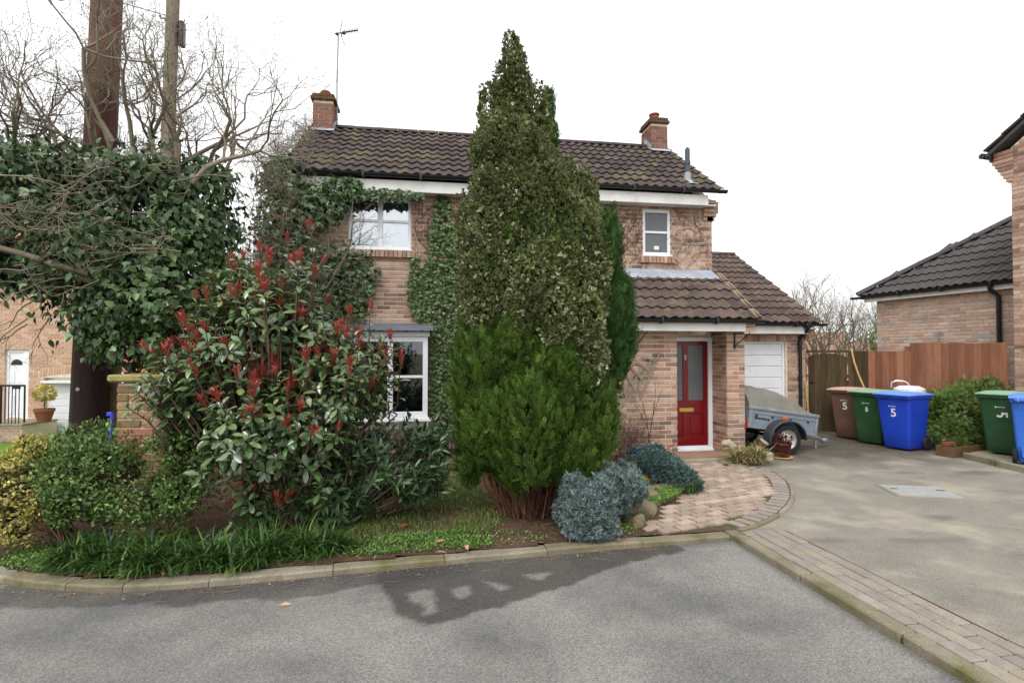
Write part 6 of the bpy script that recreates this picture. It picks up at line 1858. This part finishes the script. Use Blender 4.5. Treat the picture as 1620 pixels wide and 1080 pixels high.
for i in order:
    o = bpy.data.objects.new("red_shoot", red[rg.integers(6)]); COL.objects.link(o); o.parent = ph; o.matrix_parent_inverse = inv_ph
    q = Vector(unit(sh[i] + UP * .5)).to_track_quat('Z', 'Y'); s0 = rg.uniform(.65, 1.2)
    o.matrix_basis = Matrix.LocRotScale(Vector(P0[i]), q, (s0, s0, s0 * rg.uniform(.9, 1.2)))

# ------------------------------------------------------------------ laurel-like shrub
LA = [(-.47, 5.77, .58, .62, .5, .42), (.11, 5.88, .78, .25, .28, .24), (-.80, 5.62, .34, .40, .36, .22), (-.22, 5.93, .75, .44, .36, .24), (-1.0, 6.05, .75, .40, .38, .36), (.0, 5.7, .5, .3, .3, .22), (-.95, 5.5, .35, .36, .3, .26)]
la = thing("laurel_shrub", "dark green shrub with narrow pointed leaves between the red-tipped bush and the conifer", "bush", (-.85, 5.45, 0))
P0, N0 = on_lobes(LA, 430, (.5, 1.08), .25, 33, 4.0, .5)
sh = unit(N0 * .6 + UP * .45 + np.array((.35, -.1, 0)) + rg.normal(size=N0.shape) * .2)
LP, LD, LN, LS, LO = [], [], [], [], []; segs = []
base = np.array((-.88, 5.42, .02))
for i in range(len(P0)):
    p, d = P0[i], sh[i]; L = rg.uniform(.14, .24); segs.append((p - d * L, p, .005, .003, .3)); segs.append((base * .3 + (p - d * L) * .7, p - d * L, .005, .004, .3))
    u = unit(np.cross(d, rg.normal(size=3))); w = np.cross(d, u); m = rg.integers(8, 12); ph0 = rg.uniform(0, 6.28)
    for j in range(m):
        a_ = ph0 + j * 2.4; h = (j + .4) / m; rad_ = math.cos(a_) * u + math.sin(a_) * w
        LP.append(p - d * L * (1 - h)); LD.append(unit(rad_ * .75 + d * (.3 + .6 * h))); LN.append(unit(d * .7 - rad_ * .3 + UP * .4)); LS.append(rg.uniform(.09, .14)); LO.append(N0[i])
LP, LD, LN, LS, LO = map(np.array, (LP, LD, LN, LS, LO)); LD = jitter(LD, .15)
segs += [(base, (-.6, 5.6, .25), .03, .022, .4), ((-.6, 5.6, .25), (-.2, 5.8, .55), .022, .012, .4), ((-.6, 5.6, .25), (-.5, 5.75, .7), .016, .009, .4), (base, (-.95, 5.8, .6), .02, .012, .4)]
wpart("stems", segs_mesh("stems", segs, m_twig_dark, 5), la)
tl_ = leaf_tmpl(.27, .16, .12, 2, .55)
single_leaves.outward = LO
rest = single_leaves(la, tl_, LP, LD, LN, LS, m_laurel, 300)
f = Fol().add(tl_, LP[rest], LD[rest], LN[rest], LS[rest], np.clip(.4 + .25 * rg.normal(size=rest.sum()), 0, 1))
tag(wpart("foliage", f.mesh("foliage", m_laurel), la), kind="stuff")

# ------------------------------------------------------------------ smaller shrubs
def leafy_shrub(name, label, loc, lobes, n, tm, size, mat, seed, core=.6, stems=40, droop=.2, tint=(.45, .24), cat="bush", stem_mat=None, corem=None, up=.5, extra_twigs=0):
    t = thing(name, label, cat, (*loc, 0)); r = np.random.default_rng(seed)
    P, N = on_lobes(lobes, n, (.6, 1.1), .25, seed, 5.0, .4)
    D = unit(N * .6 + UP * up + r.normal(size=N.shape) * .5 - UP * droop); NN = unit(N * .6 + UP * .6 + r.normal(size=N.shape) * .4)
    f = Fol(); tms = tm if isinstance(tm, list) else [tm]
    for k in range(len(tms)):
        s_ = slice(k, None, len(tms)); f.add(tms[k], P[s_], D[s_], NN[s_], r.uniform(*size, len(P[s_])), np.clip(tint[0] + tint[1] * r.normal(size=len(P[s_])), 0, 1))
    tag(wpart("foliage", f.mesh("foliage", mat), t), kind="stuff")
    segs = []; b = np.array((*loc, 0.0))
    for i in range(stems):
        p = P[r.integers(len(P))]; m = b + (p - b) * np.array((.4, .4, .6)) + r.normal(size=3) * .04; t_ = r.uniform(); segs += [(b + r.normal(size=3) * np.array((.05, .05, 0)), m, .011, .008, t_), (m, p, .008, .003, t_)]
    for i in range(extra_twigs):
        p = P[r.integers(len(P))]; grow(segs, p, r.normal(size=3) + np.array((0, 0, .5)), .25, .004, 1, r, .05, .3, (1, 2))
    wpart("stems", segs_mesh("stems", segs, stem_mat or m_twig_dark, 4), t)
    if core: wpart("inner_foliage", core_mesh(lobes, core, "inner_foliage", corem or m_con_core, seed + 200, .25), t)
    return t
HE = [(-2.63, 5.45, .68, .60, .5, .36), (-3.1, 5.62, .74, .32, .38, .24), (-2.18, 5.38, .78, .35, .36, .28), (-2.36, 5.31, .44, .45, .36, .20), (-3.2, 5.8, .84, .28, .28, .16), (-2.9, 5.4, .45, .35, .3, .2)]
leafy_shrub("hedge_shrub", "dense small-leaved green shrub in front of the brick pier", (-2.6, 5.5), bumpy(HE, 3, 305), 13000, leaf_tmpl(.55, .1, .1, 1), (.026, .052), m_hedge, 41, .42, 60, 0, (.45, .28), extra_twigs=25)
GO = [(-3.46, 5.38, .62, .26, .28, .26), (-3.42, 5.47, .84, .15, .2, .15), (-3.53, 5.35, .38, .22, .28, .2), (-3.21, 5.34, .46, .16, .2, .18), (-3.44, 5.29, .2, .18, .2, .12), (-3.75, 5.5, .6, .25, .25, .25)]
leafy_shrub("golden_shrub", "yellow variegated shrub with a short brown trunk at the garden corner", (-3.05, 5.30), bumpy(GO, 2, 309), 4200, leaf_tmpl(.5, .15, .12, 1), (.028, .05), m_gold, 42, .45, 30, 0, (.45, .3))
JU1 = [(1.58, 5.03, .27, .22, .24, .23), (1.89, 5.25, .36, .2, .24, .2), (1.53, 4.90, .12, .21, .17, .13), (1.41, 5.17, .3, .12, .2, .24), (2.10, 5.48, .34, .14, .2, .15)]
jt = [tuft_tmpl(9, 20 + i, 1.3, .09, .45) for i in range(3)] + [frond_tmpl(9, 70)]
leafy_shrub("blue_juniper", "blue-grey mounded juniper beside the conifer's foot", (1.65, 5.15), bumpy(JU1, 4, 306, (.35, .6), 1.2), 10500, jt, (.026, .062), m_juniper, 43, .72, 20, 0, (.5, .24), corem=material("juniper_wood", [(58, 56, 50)], .95, .3, 14))
JU2 = [(3.02, 6.60, .18, .30, .33, .22), (3.18, 6.45, .12, .18, .2, .16), (2.98, 6.9, .24, .27, .3, .16), (3.12, 7.4, .25, .2, .25, .14)]
leafy_shrub("dark_juniper", "low dark teal juniper at the edge of the paved path", (2.98, 6.7), bumpy(JU2, 5, 307, (.35, .6)), 9000, jt, (.03, .07), m_juniper_dark, 44, .7, 20, 0, (.5, .24), corem=bpy.data.materials["juniper_wood"])
RB = [(9.72, 8.55, .62, .62, .45, .50), (10.11, 8.55, .80, .40, .36, .40), (9.22, 8.3, .26, .30, .28, .28), (9.95, 8.30, .38, .40, .3, .35), (9.38, 8.6, .78, .26, .26, .22)]
leafy_shrub("low_bush", "feathery mid green bush between the blue bin and the timber trough", (9.6, 8.45), bumpy(RB, 3, 308), 10000, [frond_tmpl(7, 30 + i) for i in range(3)], (.07, .13), m_yew, 45, .7, 30, .1, (.45, .26), up=.25)
ps = [(pw[0], pw[1], .62, .24, .22, .20)]
f = Fol(); P, N = on_lobes(ps, 420, (.6, 1.05), .1, 51); f.add(leaf_tmpl(.5), P, jitter(N, .5), jitter(N, .4), rg.uniform(.06, .1, len(P)), rg.uniform(.2, .9, len(P))); tag(wpart("foliage", f.mesh("foliage", m_gold), pl_), kind="stuff")

# straw-coloured clump by the pots and a small green clump by the juniper
def blades(mat, pts, n, L, w, seed, tint, spread=.9, droop=.9, name="blade", psc=None):
    r = np.random.default_rng(seed); V = []; F = []; T = []; pi_x = r.integers(len(pts), size=n)
    k = 4; c0 = np.array(pts)[pi_x] + r.normal(size=(n, 3)) * np.array((.04, .04, 0)); a = r.uniform(0, 2 * PI, n); e = r.uniform(.1, spread, n); Ls = r.uniform(L[0], L[1], n) * (1 if psc is None else np.asarray(psc)[pi_x])
    hd_ = np.stack([np.cos(a), np.sin(a), 0 * a], 1); side = np.stack([-np.sin(a), np.cos(a), 0 * a], 1); ws = w * r.uniform(.7, 1.3, n)
    P = c0.copy(); ang = e.copy(); rows = []
    for j in range(k + 1):
        f_ = j / k; wj = ws * (1 - f_ ** 2.2) + .0006
        rows.append((P - side * wj[:, None] / 2, P + side * wj[:, None] / 2))
        P = P + (hd_ * np.sin(ang)[:, None] + UP * np.cos(ang)[:, None]) * (Ls / k)[:, None]; ang = ang + droop * r.uniform(.5, 1.3, n) / k
        P[:, 2] = np.maximum(P[:, 2], .012)
    V = np.stack([x for rw in rows for x in rw], 1).reshape(-1, 3); b = np.arange(n) * 2 * (k + 1)
    F = np.concatenate([np.stack([b + 2 * j, b + 2 * j + 1, b + 2 * j + 3, b + 2 * j + 2], 1) for j in range(k)]); t = np.clip(tint[0] + tint[1] * r.normal(size=n), 0, 1)
    return big_mesh(name, V, F, np.tile(t, k), mat)
sc1 = thing("straw_clump", "clump of long half-withered strap leaves at the foot of the porch pillar", "plant", (4.95, 7.80, 0))
o = wpart("foliage", blades(m_straw, [(4.75, 7.82, .02), (4.9, 7.80, .02), (5.05, 7.78, .02), (5.15, 7.85, .02)], 420, (.25, .48), .016, 61, (.55, .3), .9, 1.7), sc1); tag(o, kind="stuff")
sc2 = thing("strap_clump", "small green strap-leaved clump beside the dark juniper and the path", "plant", (3.2, 6.28, 0))
o = wpart("foliage", blades(m_strap, [(3.16, 6.22, .02), (3.24, 6.3, .02)], 90, (.16, .30), .014, 62, (.55, .2), .9, 1.3), sc2); tag(o, kind="stuff")

# strap-leaved mass along the kerb, ground cover, grass
clumps = []
r_ = np.random.default_rng(71)
for i in range(62):
    x = r_.uniform(-2.95, -1.25); clumps.append((x, kerb_y(x) + .20 + abs(r_.normal()) * .30, .02))
for i in range(14):
    x = r_.uniform(-1.3, -.75); clumps.append((x, kerb_y(x) + .26 + abs(r_.normal()) * .12, .02))
tag(link("strap_leaf_plants", blades(m_strap, clumps, 4600, (.16, .40), .017, 72, (.42, .24), 1.15, 1.5, psc=r_.uniform(.5, 1.15, len(clumps)))), "mass of dark green strap leaves along the kerb", "plants", kind="stuff")
def scatter_ground(poly, n, seed, dens=None):
    r = np.random.default_rng(seed); P = np.array(poly); x = r.uniform(P[:, 0].min(), P[:, 0].max(), n * 4); y = r.uniform(P[:, 1].min(), P[:, 1].max(), n * 4)
    k = inpoly(x, y, poly)
    if dens is not None: k &= r.uniform(size=len(x)) < dens(x, y)
    x, y = x[k][:n], y[k][:n]
    return np.stack([x, y, soil_z(x, y)], 1)
LAWN = [(-.9, 5.05), (-.4, 5.0), (.3, 5.1), (.75, 5.4), (.75, 6.2), (.5, 7.2), (1.2, 8.8), (-2, 8.8), (-1.2, 6.3)]
G = scatter_ground(LAWN, 12000, 81, lambda x, y: np.clip(.65 + .7 * vnoise(x, y, 2.2, 82), .08, 1))
tag(link("lawn_grass", blades(m_blade, G, 42000, (.02, .07), .005, 83, (.45, .32), 1.2, .9, "lawn_grass")), "thin patchy grass between the shrubs and the conifer", "grass", kind="stuff")
WEED = [(-3.4, 5.1), (-3.0, 4.82), (-2.2, 4.62), (-1.3, 4.68), (-.3, 4.78), (.7, 4.84), (1.2, 4.9), (1.0, 5.1), (.3, 5.2), (-.8, 5.15), (-2, 5.0), (-3, 5.2)]
W = scatter_ground(WEED, 10000, 84, lambda x, y: np.clip(.4 + .9 * vnoise(x, y, 3.5, 85) - .3 * (x > .5), .06, 1))
W2 = scatter_ground([(-3.6, 5.2), (-3.3, 4.95), (-2.7, 4.75), (-2.6, 5.0), (-3.2, 5.5)], 2600, 86); W3 = scatter_ground([(2.3, 5.55), (2.75, 5.85), (3.1, 6.2), (2.95, 6.3), (2.55, 6.05)], 1900, 87)
W3[:, 2] += .05; W4 = scatter_ground([(1.75, 4.95), (2.0, 5.0), (2.3, 5.35), (2.1, 5.45)], 500, 88)
Wg = np.concatenate([W, W2, W4])
f = Fol(); D = unit(rg.normal(size=Wg.shape) * .7 + UP * .5); f.add(leaf_tmpl(.6, .1, .1, 1), Wg + UP * rg.uniform(0, .035, (len(Wg), 1)), D, unit(UP + rg.normal(size=Wg.shape) * .4), rg.uniform(.014, .032, len(Wg)), rg.uniform(size=len(Wg)))
D = unit(rg.normal(size=W3.shape) * .7 + UP * .5); f.add(leaf_tmpl(.6, .1, .1, 1), W3 + UP * rg.uniform(0, .05, (len(W3), 1)), D, unit(UP + rg.normal(size=W3.shape) * .4), rg.uniform(.015, .03, len(W3)), rg.uniform(.4, 1, len(W3)))
tag(link("ground_cover", f.mesh("ground_cover", m_weed)), "low green weeds and ground cover along the kerb", "weeds", kind="stuff")
m_litter = material("dead_leaf_scraps", [(92, 70, 54), (124, 96, 74), (150, 126, 98), (104, 82, 66), (178, 158, 130)], .85, .2, 20)
# litter: small bits of dead leaf and twig on the soil and in the gutter
r_ = np.random.default_rng(90); NL = 2600
x = r_.uniform(-3.2, 2.2, NL); y = kerb_y(x) + np.where(r_.uniform(size=NL) < .28, -abs(r_.normal(size=NL)) * .07 - .01, .13 + abs(r_.normal(size=NL)) * .38); z = np.where(y < kerb_y(x), -.046, soil_z(x, y) + .008)
f = Fol(); Pq = np.stack([x, y, z], 1); f.add(leaf_tmpl(.4, .1, .05, 1), Pq, unit(r_.normal(size=Pq.shape) * np.array((1, 1, .12))), unit(UP + r_.normal(size=Pq.shape) * .25), r_.uniform(.008, .032, NL), r_.uniform(size=NL))
x = r_.uniform(-3.5, 2.7, 140); y = r_.uniform(1.5, 4.3, 140); Pq = np.stack([x, y, np.full(140, -.046)], 1); f.add(leaf_tmpl(.6, .1, .05, 1), Pq, unit(r_.normal(size=Pq.shape) * np.array((1, 1, .05))), unit(UP + r_.normal(size=Pq.shape) * .15), r_.uniform(.004, .016, 140), r_.uniform(.3, 1, 140))
x = r_.uniform(3.6, 8.5, 160); y = r_.uniform(2.0, 8.0, 160); Pq = np.stack([x, y, np.full(160, .007)], 1); f.add(leaf_tmpl(.6, .1, .05, 1), Pq, unit(r_.normal(size=Pq.shape) * np.array((1, 1, .05))), unit(UP + r_.normal(size=Pq.shape) * .15), r_.uniform(.004, .018, 160), r_.uniform(0, 1, 160))
x = r_.uniform(5.2, 8.3, 500); y = r_.uniform(8.2, 10.4, 500); Pq = np.stack([x, y, np.full(500, .012)], 1); f.add(leaf_tmpl(.4, .1, .05, 1), Pq, unit(r_.normal(size=Pq.shape) * np.array((1, 1, .12))), unit(UP + r_.normal(size=Pq.shape) * .25), r_.uniform(.012, .04, 500), r_.uniform(size=500))
segs = []
for i in range(260):
    x0 = r_.uniform(-3.0, 2.0); y0 = kerb_y(x0) + .16 + abs(r_.normal()) * .4; a0 = r_.uniform(0, 6.28); L0 = r_.uniform(.03, .14); z0 = soil_z(np.array([x0]), np.array([y0]))[0] + .01
    segs.append(((x0, y0, z0), (x0 + L0 * math.cos(a0), y0 + L0 * math.sin(a0), z0 + r_.uniform(0, .02)), .002, .001, r_.uniform()))
for i in range(40):
    x0 = r_.uniform(-2.8, 2.6); y0 = kerb_y(x0) - .02 - abs(r_.normal()) * .12; a0 = r_.uniform(-.6, .6); L0 = r_.uniform(.04, .16)
    segs.append(((x0, y0, -.045), (x0 + L0 * math.cos(a0), y0 + L0 * math.sin(a0), -.04), .0018, .001, r_.uniform()))
tag(link("fallen_twigs", segs_mesh("fallen_twigs", segs, m_twig, 4)), "small dead twigs scattered on the soil and along the kerb", "twigs", kind="stuff")
tag(link("leaf_litter", f.mesh("leaf_litter", m_litter)), "scraps of dead leaf and twig along the kerb and by the gate", "litter", kind="stuff")
FL_ = [(-.247, 5.364, 0, .12, "dark red fallen leaf lying on the grass behind the others"), (.178, 4.912, .25, .11, "red fallen leaf curled up on the weeds near the kerb"), (.18, 4.60, .5, .10, "pinkish fallen leaf lying right at the kerb edge"), (.35, 4.78, .5, .10, "brown curled fallen leaf among the weeds below the conifer"),
       (1.27, 4.90, 0, .10, "reddish fallen leaf on the soil near the blue juniper"), (-.93, 4.08, .5, .13, "long pale pink fallen leaf on the asphalt"), (-2.39, 4.66, .7, .09, "yellowish fallen leaf at the foot of the strap leaves"), (-1.97, 4.68, .5, .08, "orange fallen leaf beside the strap leaves")]
for i, (x, y, t_, s0, lb_) in enumerate(FL_):
    me = MB().add(leaf_tmpl(.4, .25, .1, 2)[0], [tuple(q) for q in leaf_tmpl(.4, .25, .1, 2)[1]], t_).mesh("fallen_leaf", m_fallen)
    o = link("fallen_leaf", me, None, (x, y, (-.045 if i == 5 else .06 if i < 5 else .04)), (random.uniform(-.1, .3), random.uniform(-.2, .2), random.uniform(0, 6))); o.scale = (s0,) * 3
    tag(o, lb_, "leaf")

# ------------------------------------------------------------------ ivy on the house
hi = thing("house_ivy", "thick dark ivy and bare stems covering the left corner of the house", "ivy", (-2.2, 9.5, 0))
HI = [(-2.30, 9.55, 3.95, .50, .36, .85), (-1.80, 9.45, 4.25, .50, .22, .42), (-1.35, 9.40, 4.48, .35, .16, .24), (-2.35, 9.75, 4.75, .42, .45, .36), (-1.20, 9.56, 2.95, .34, .14, .62), (-1.9, 9.5, 2.9, .62, .25, .8), (-2.55, 9.75, 3.2, .30, .4, 1.1)]
P, N = on_lobes(HI, 6200, (.6, 1.12), .22, 95, 5.0, .25)
q = (P[:, 1] < 9.66) | (P[:, 0] < -2.3) | (P[:, 2] > 4.7); inwin = (P[:, 0] > -1.28) & (P[:, 0] < -.2) & (P[:, 2] > 3.5) & (P[:, 2] < 4.32); P, N = P[q & ~inwin], N[q & ~inwin]
f = Fol().add(ivy_tmpl(), P, unit(-UP * .9 + N * .3 + rg.normal(size=N.shape) * .35), unit(N + UP * .3 + rg.normal(size=N.shape) * .3), rg.uniform(.06, .11, len(P)), np.clip(.4 + .25 * rg.normal(size=len(P)), 0, 1))
# sprays along the fascia above the window
x = rg.uniform(-1.4, -.05, 420); z = 4.46 - .05 + rg.normal(size=420) * .045 * (1.4 - (x + 1.4) / 1.6); Pq = np.stack([x, 9.34 + rg.uniform(-.04, .03, 420), z], 1)
f.add(ivy_tmpl(), Pq, unit(-UP * .9 + rg.normal(size=Pq.shape) * .4), unit(np.array((0, -1, .3)) + rg.normal(size=Pq.shape) * .3), rg.uniform(.05, .09, 420), np.clip(.4 + .25 * rg.normal(size=420), 0, 1))
tag(wpart("foliage", f.mesh("foliage", m_ivy), hi), kind="stuff")
segs = []; r_ = np.random.default_rng(96)
for i in range(170):
    p = np.array((r_.uniform(-2.8, -1.5), r_.uniform(9.2, 9.5), r_.uniform(2.0, 4.9))); 
    if p[0] > -1.9 and p[2] > 3.4: p[0] -= .6
    grow(segs, p, (r_.normal() * .5, -.2 + r_.normal() * .2, .5 + r_.normal() * .4), r_.uniform(.3, .5), .009, 2, r_, .0, .3, (1, 3), .7, None, .7)
for i in range(70):
    t_ = r_.uniform(); p = np.array((-2.45 + r_.uniform(0, .3), 9.5 + 1.9 * t_, 4.78 + 1.34 * t_ + r_.uniform(.05, .25))); grow(segs, p, (r_.normal() * .4 - .2, .4, .3), .35, .007, 2, r_, -.02, .35, (1, 3), .7, None, .8)
for p in ((-1.5, 9.2, 3.0), (-1.35, 9.25, 3.3), (-1.75, 9.2, 3.1), (-1.6, 9.2, 2.8)): grow(segs, p, (.5, -.1, .8), .55, .016, 3, r_, .02, .22, (1, 2), .75, None, .5)
wpart("bare_stems", segs_mesh("bare_stems", segs, m_twig, 4), hi)
wpart("inner_ivy", core_mesh([l for i, l in enumerate(HI) if i not in (2, 4)], .55, "inner_ivy", bpy.data.materials["shaded_ivy_stems"], 300, .2), hi)
wi = thing("wall_ivy", "tapering column of small-leaved ivy climbing the wall between the windows", "ivy", (.4, 9.6, 0))
COLP = [(.17, 4.46), (.44, 4.48), (.41, 4.05), (.67, 3.95), (.59, 3.5), (.85, 3.28), (.9, 2.0), (.8, .26), (.15, .2), (.06, .83), (.08, 2.12), (-.1, 2.2), (-.30, 2.48), (-.32, 3.03), (-.26, 3.42), (-.17, 3.45), (-.07, 3.2), (.03, 3.42), (.08, 3.93), (.10, 4.1)]
r_ = np.random.default_rng(97); x = r_.uniform(-.4, 1.0, 22000); z = r_.uniform(.1, 4.6, 22000); k = inpoly(x + .04 * vnoise(x, z, 14, 98), z + .04 * vnoise(x, z, 14, 99), COLP) & (r_.uniform(size=22000) < .85); x, z = x[k][:6800], z[k][:6800]
Pq = np.stack([x, 9.60 - abs(r_.normal(size=len(x))) * .045 - .008, z], 1)
f = Fol().add(ivy_tmpl(), Pq, unit(np.array((0, -.25, -.9)) + r_.normal(size=Pq.shape) * .45), unit(np.array((0, -1, .45)) + r_.normal(size=Pq.shape) * .35), r_.uniform(.038, .07, len(x)), np.where(r_.uniform(size=len(x)) < .05, 1.0, np.clip(.4 + .2 * r_.normal(size=len(x)), 0, .78)))
tag(wpart("foliage", f.mesh("foliage", m_ivy_wall), wi), kind="stuff")
segs = []
for i in range(60):
    p = np.array((r_.uniform(0, .7), 9.605, r_.uniform(.1, 3.5))); d = np.array((r_.normal() * .3, 0, 1.0))
    for j in range(6):
        q2 = p + d * .12; segs.append((p, q2, .005, .004, .4)); p = q2; d = unit(d + np.array((r_.normal() * .4, 0, r_.normal() * .2)))
wpart("stems", segs_mesh("stems", segs, m_twig_dark, 4), wi)
# leafless creeper stems on the upper wall
cr = thing("leafless_creeper", "web of thin leafless brown creeper stems over the upper brick wall", "creeper", (3.5, 9.6, 3.2))
segs = []
for i in range(560):
    p = np.array((r_.choice([r_.uniform(-.2, 1.2), r_.uniform(2.4, 5.3), r_.uniform(2.4, 4.0)]), 9.606, r_.uniform(3.2, 4.2))); d = np.array((r_.normal() * .6, 0, 1.0)); r0 = r_.uniform(.0015, .0038)
    for j in range(r_.integers(4, 10)):
        q2 = p + d * .075; inw = any(a - .01 < q2[0] < b + .01 and c - .1 < q2[2] < dd + .01 for a, b, c, dd in WIN)
        if q2[2] > 4.46 or q2[0] > 5.36 or inw: break
        segs.append((p, q2, r0, r0, r_.uniform())); p = q2; d = unit(d + np.array((r_.normal() * .5, 0, r_.normal() * .35)))
wpart("stems", segs_mesh("stems", segs, m_twig_dark, 3), cr)
# leafless shrub against the porch wall
bs = thing("leafless_shrub", "bare brown twiggy shrub against the porch wall beside the conifer", "bush", (3.05, 8.2, 0))
segs = []; r_ = np.random.default_rng(101)
for i in range(46):
    grow(segs, (3.05 + r_.normal() * .18, 8.15 + r_.normal() * .12, .02), (r_.normal() * .45 + .1, r_.normal() * .2, 1), r_.uniform(.3, .5), .006, 2, r_, .03, .22, (1, 2), .8, None, .5)
for p, d in (((3.55, 8.35, .05), (.1, 0, 1)), ((3.45, 8.3, .05), (.3, 0, 1))): grow(segs, p, d, .9, .009, 2, r_, .05, .12, (1, 1), .5, None, .35)
wpart("stems", segs_mesh("stems", segs, m_twig_dark, 4), bs)

# ------------------------------------------------------------------ bare trees in the distance
def bare_tree(label, xc, d, z0, h, seed, n=5, twig=m_twig, lean=0.0):
    o = S(xc, d); t = thing("bare_tree", label, "tree", (o[0], o[1], z0)); r = np.random.default_rng(seed)
    wpart("trunk", segs_mesh("trunk", [((o[0], o[1], z0), (o[0] + lean, o[1], z0 + h * .35), h * .022, h * .016)], m_bark, 8), t); segs = []
    for i in range(n): grow(segs, (o[0] + lean, o[1], z0 + h * (.2 + .15 * i / n)), (r.normal() * .45, r.normal() * .45, 1), h * .26, h * .010, 4, r, .14, .2, (2, 2), .72, None, .5)
    wpart("crown", segs_mesh("crown", segs, twig, 3), t)
    return t
bare_tree("bare tree rising behind the garden gate beside the garage roof", 13.6, 24, -1.2, 7.4, 111, 5)
bare_tree("spindly bare tree left of the pink-roofed distant house", 12.6, 22, -1.2, 6.6, 112, 4)
bare_tree("pollarded bare tree just beyond the brown fence", 14.0, 21, -1.0, 5.8, 113, 6)
bare_tree("wide bare tree in front of the distant orange roof", 15.3, 24, -1.2, 6.4, 114, 5)
bare_tree("tall bare tree behind the ivy at the house's left corner", -8.6, 17.5, -1.0, 8.2, 115, 7)
bare_tree("slender bare tree between the ivy-clad tree and the house corner", -6.4, 14.0, -1.0, 6.6, 116, 6)
ev = S(12.4, 18.0)
leafy_shrub("evergreen_tree", "loose evergreen shrub showing between the fence and the neighbouring garage", ev, [(ev[0], ev[1], 1.9, .35, .5, .9), (ev[0] + .2, ev[1], 2.6, .3, .4, .5)], 900, frond_tmpl(7, 40), (.15, .28), m_yew, 117, 0, 12, .2, cat="tree")
ev2 = S(14.0, 17.5)
leafy_shrub("pine_tree", "tip of an evergreen showing above the neighbouring garage roof", ev2, [(ev2[0], ev2[1], 4.15, .28, .3, .35)], 260, frond_tmpl(7, 41), (.12, .24), m_yew, 118, 0, 6, .2, cat="tree")
hb = S(-9.5, 22.0)
leafy_shrub("far_hedge", "long dull green hedge behind the house across the lawn", hb, [(hb[0] + i * 2.4, hb[1] - i * .38, .5, 1.7, 1.0, 1.0 + .25 * math.sin(i * 2.2)) for i in range(4)], 2600, tuft_tmpl(6, 3, 1.2, .3), (.12, .26), m_hedge, 119, .8, 10, 0)
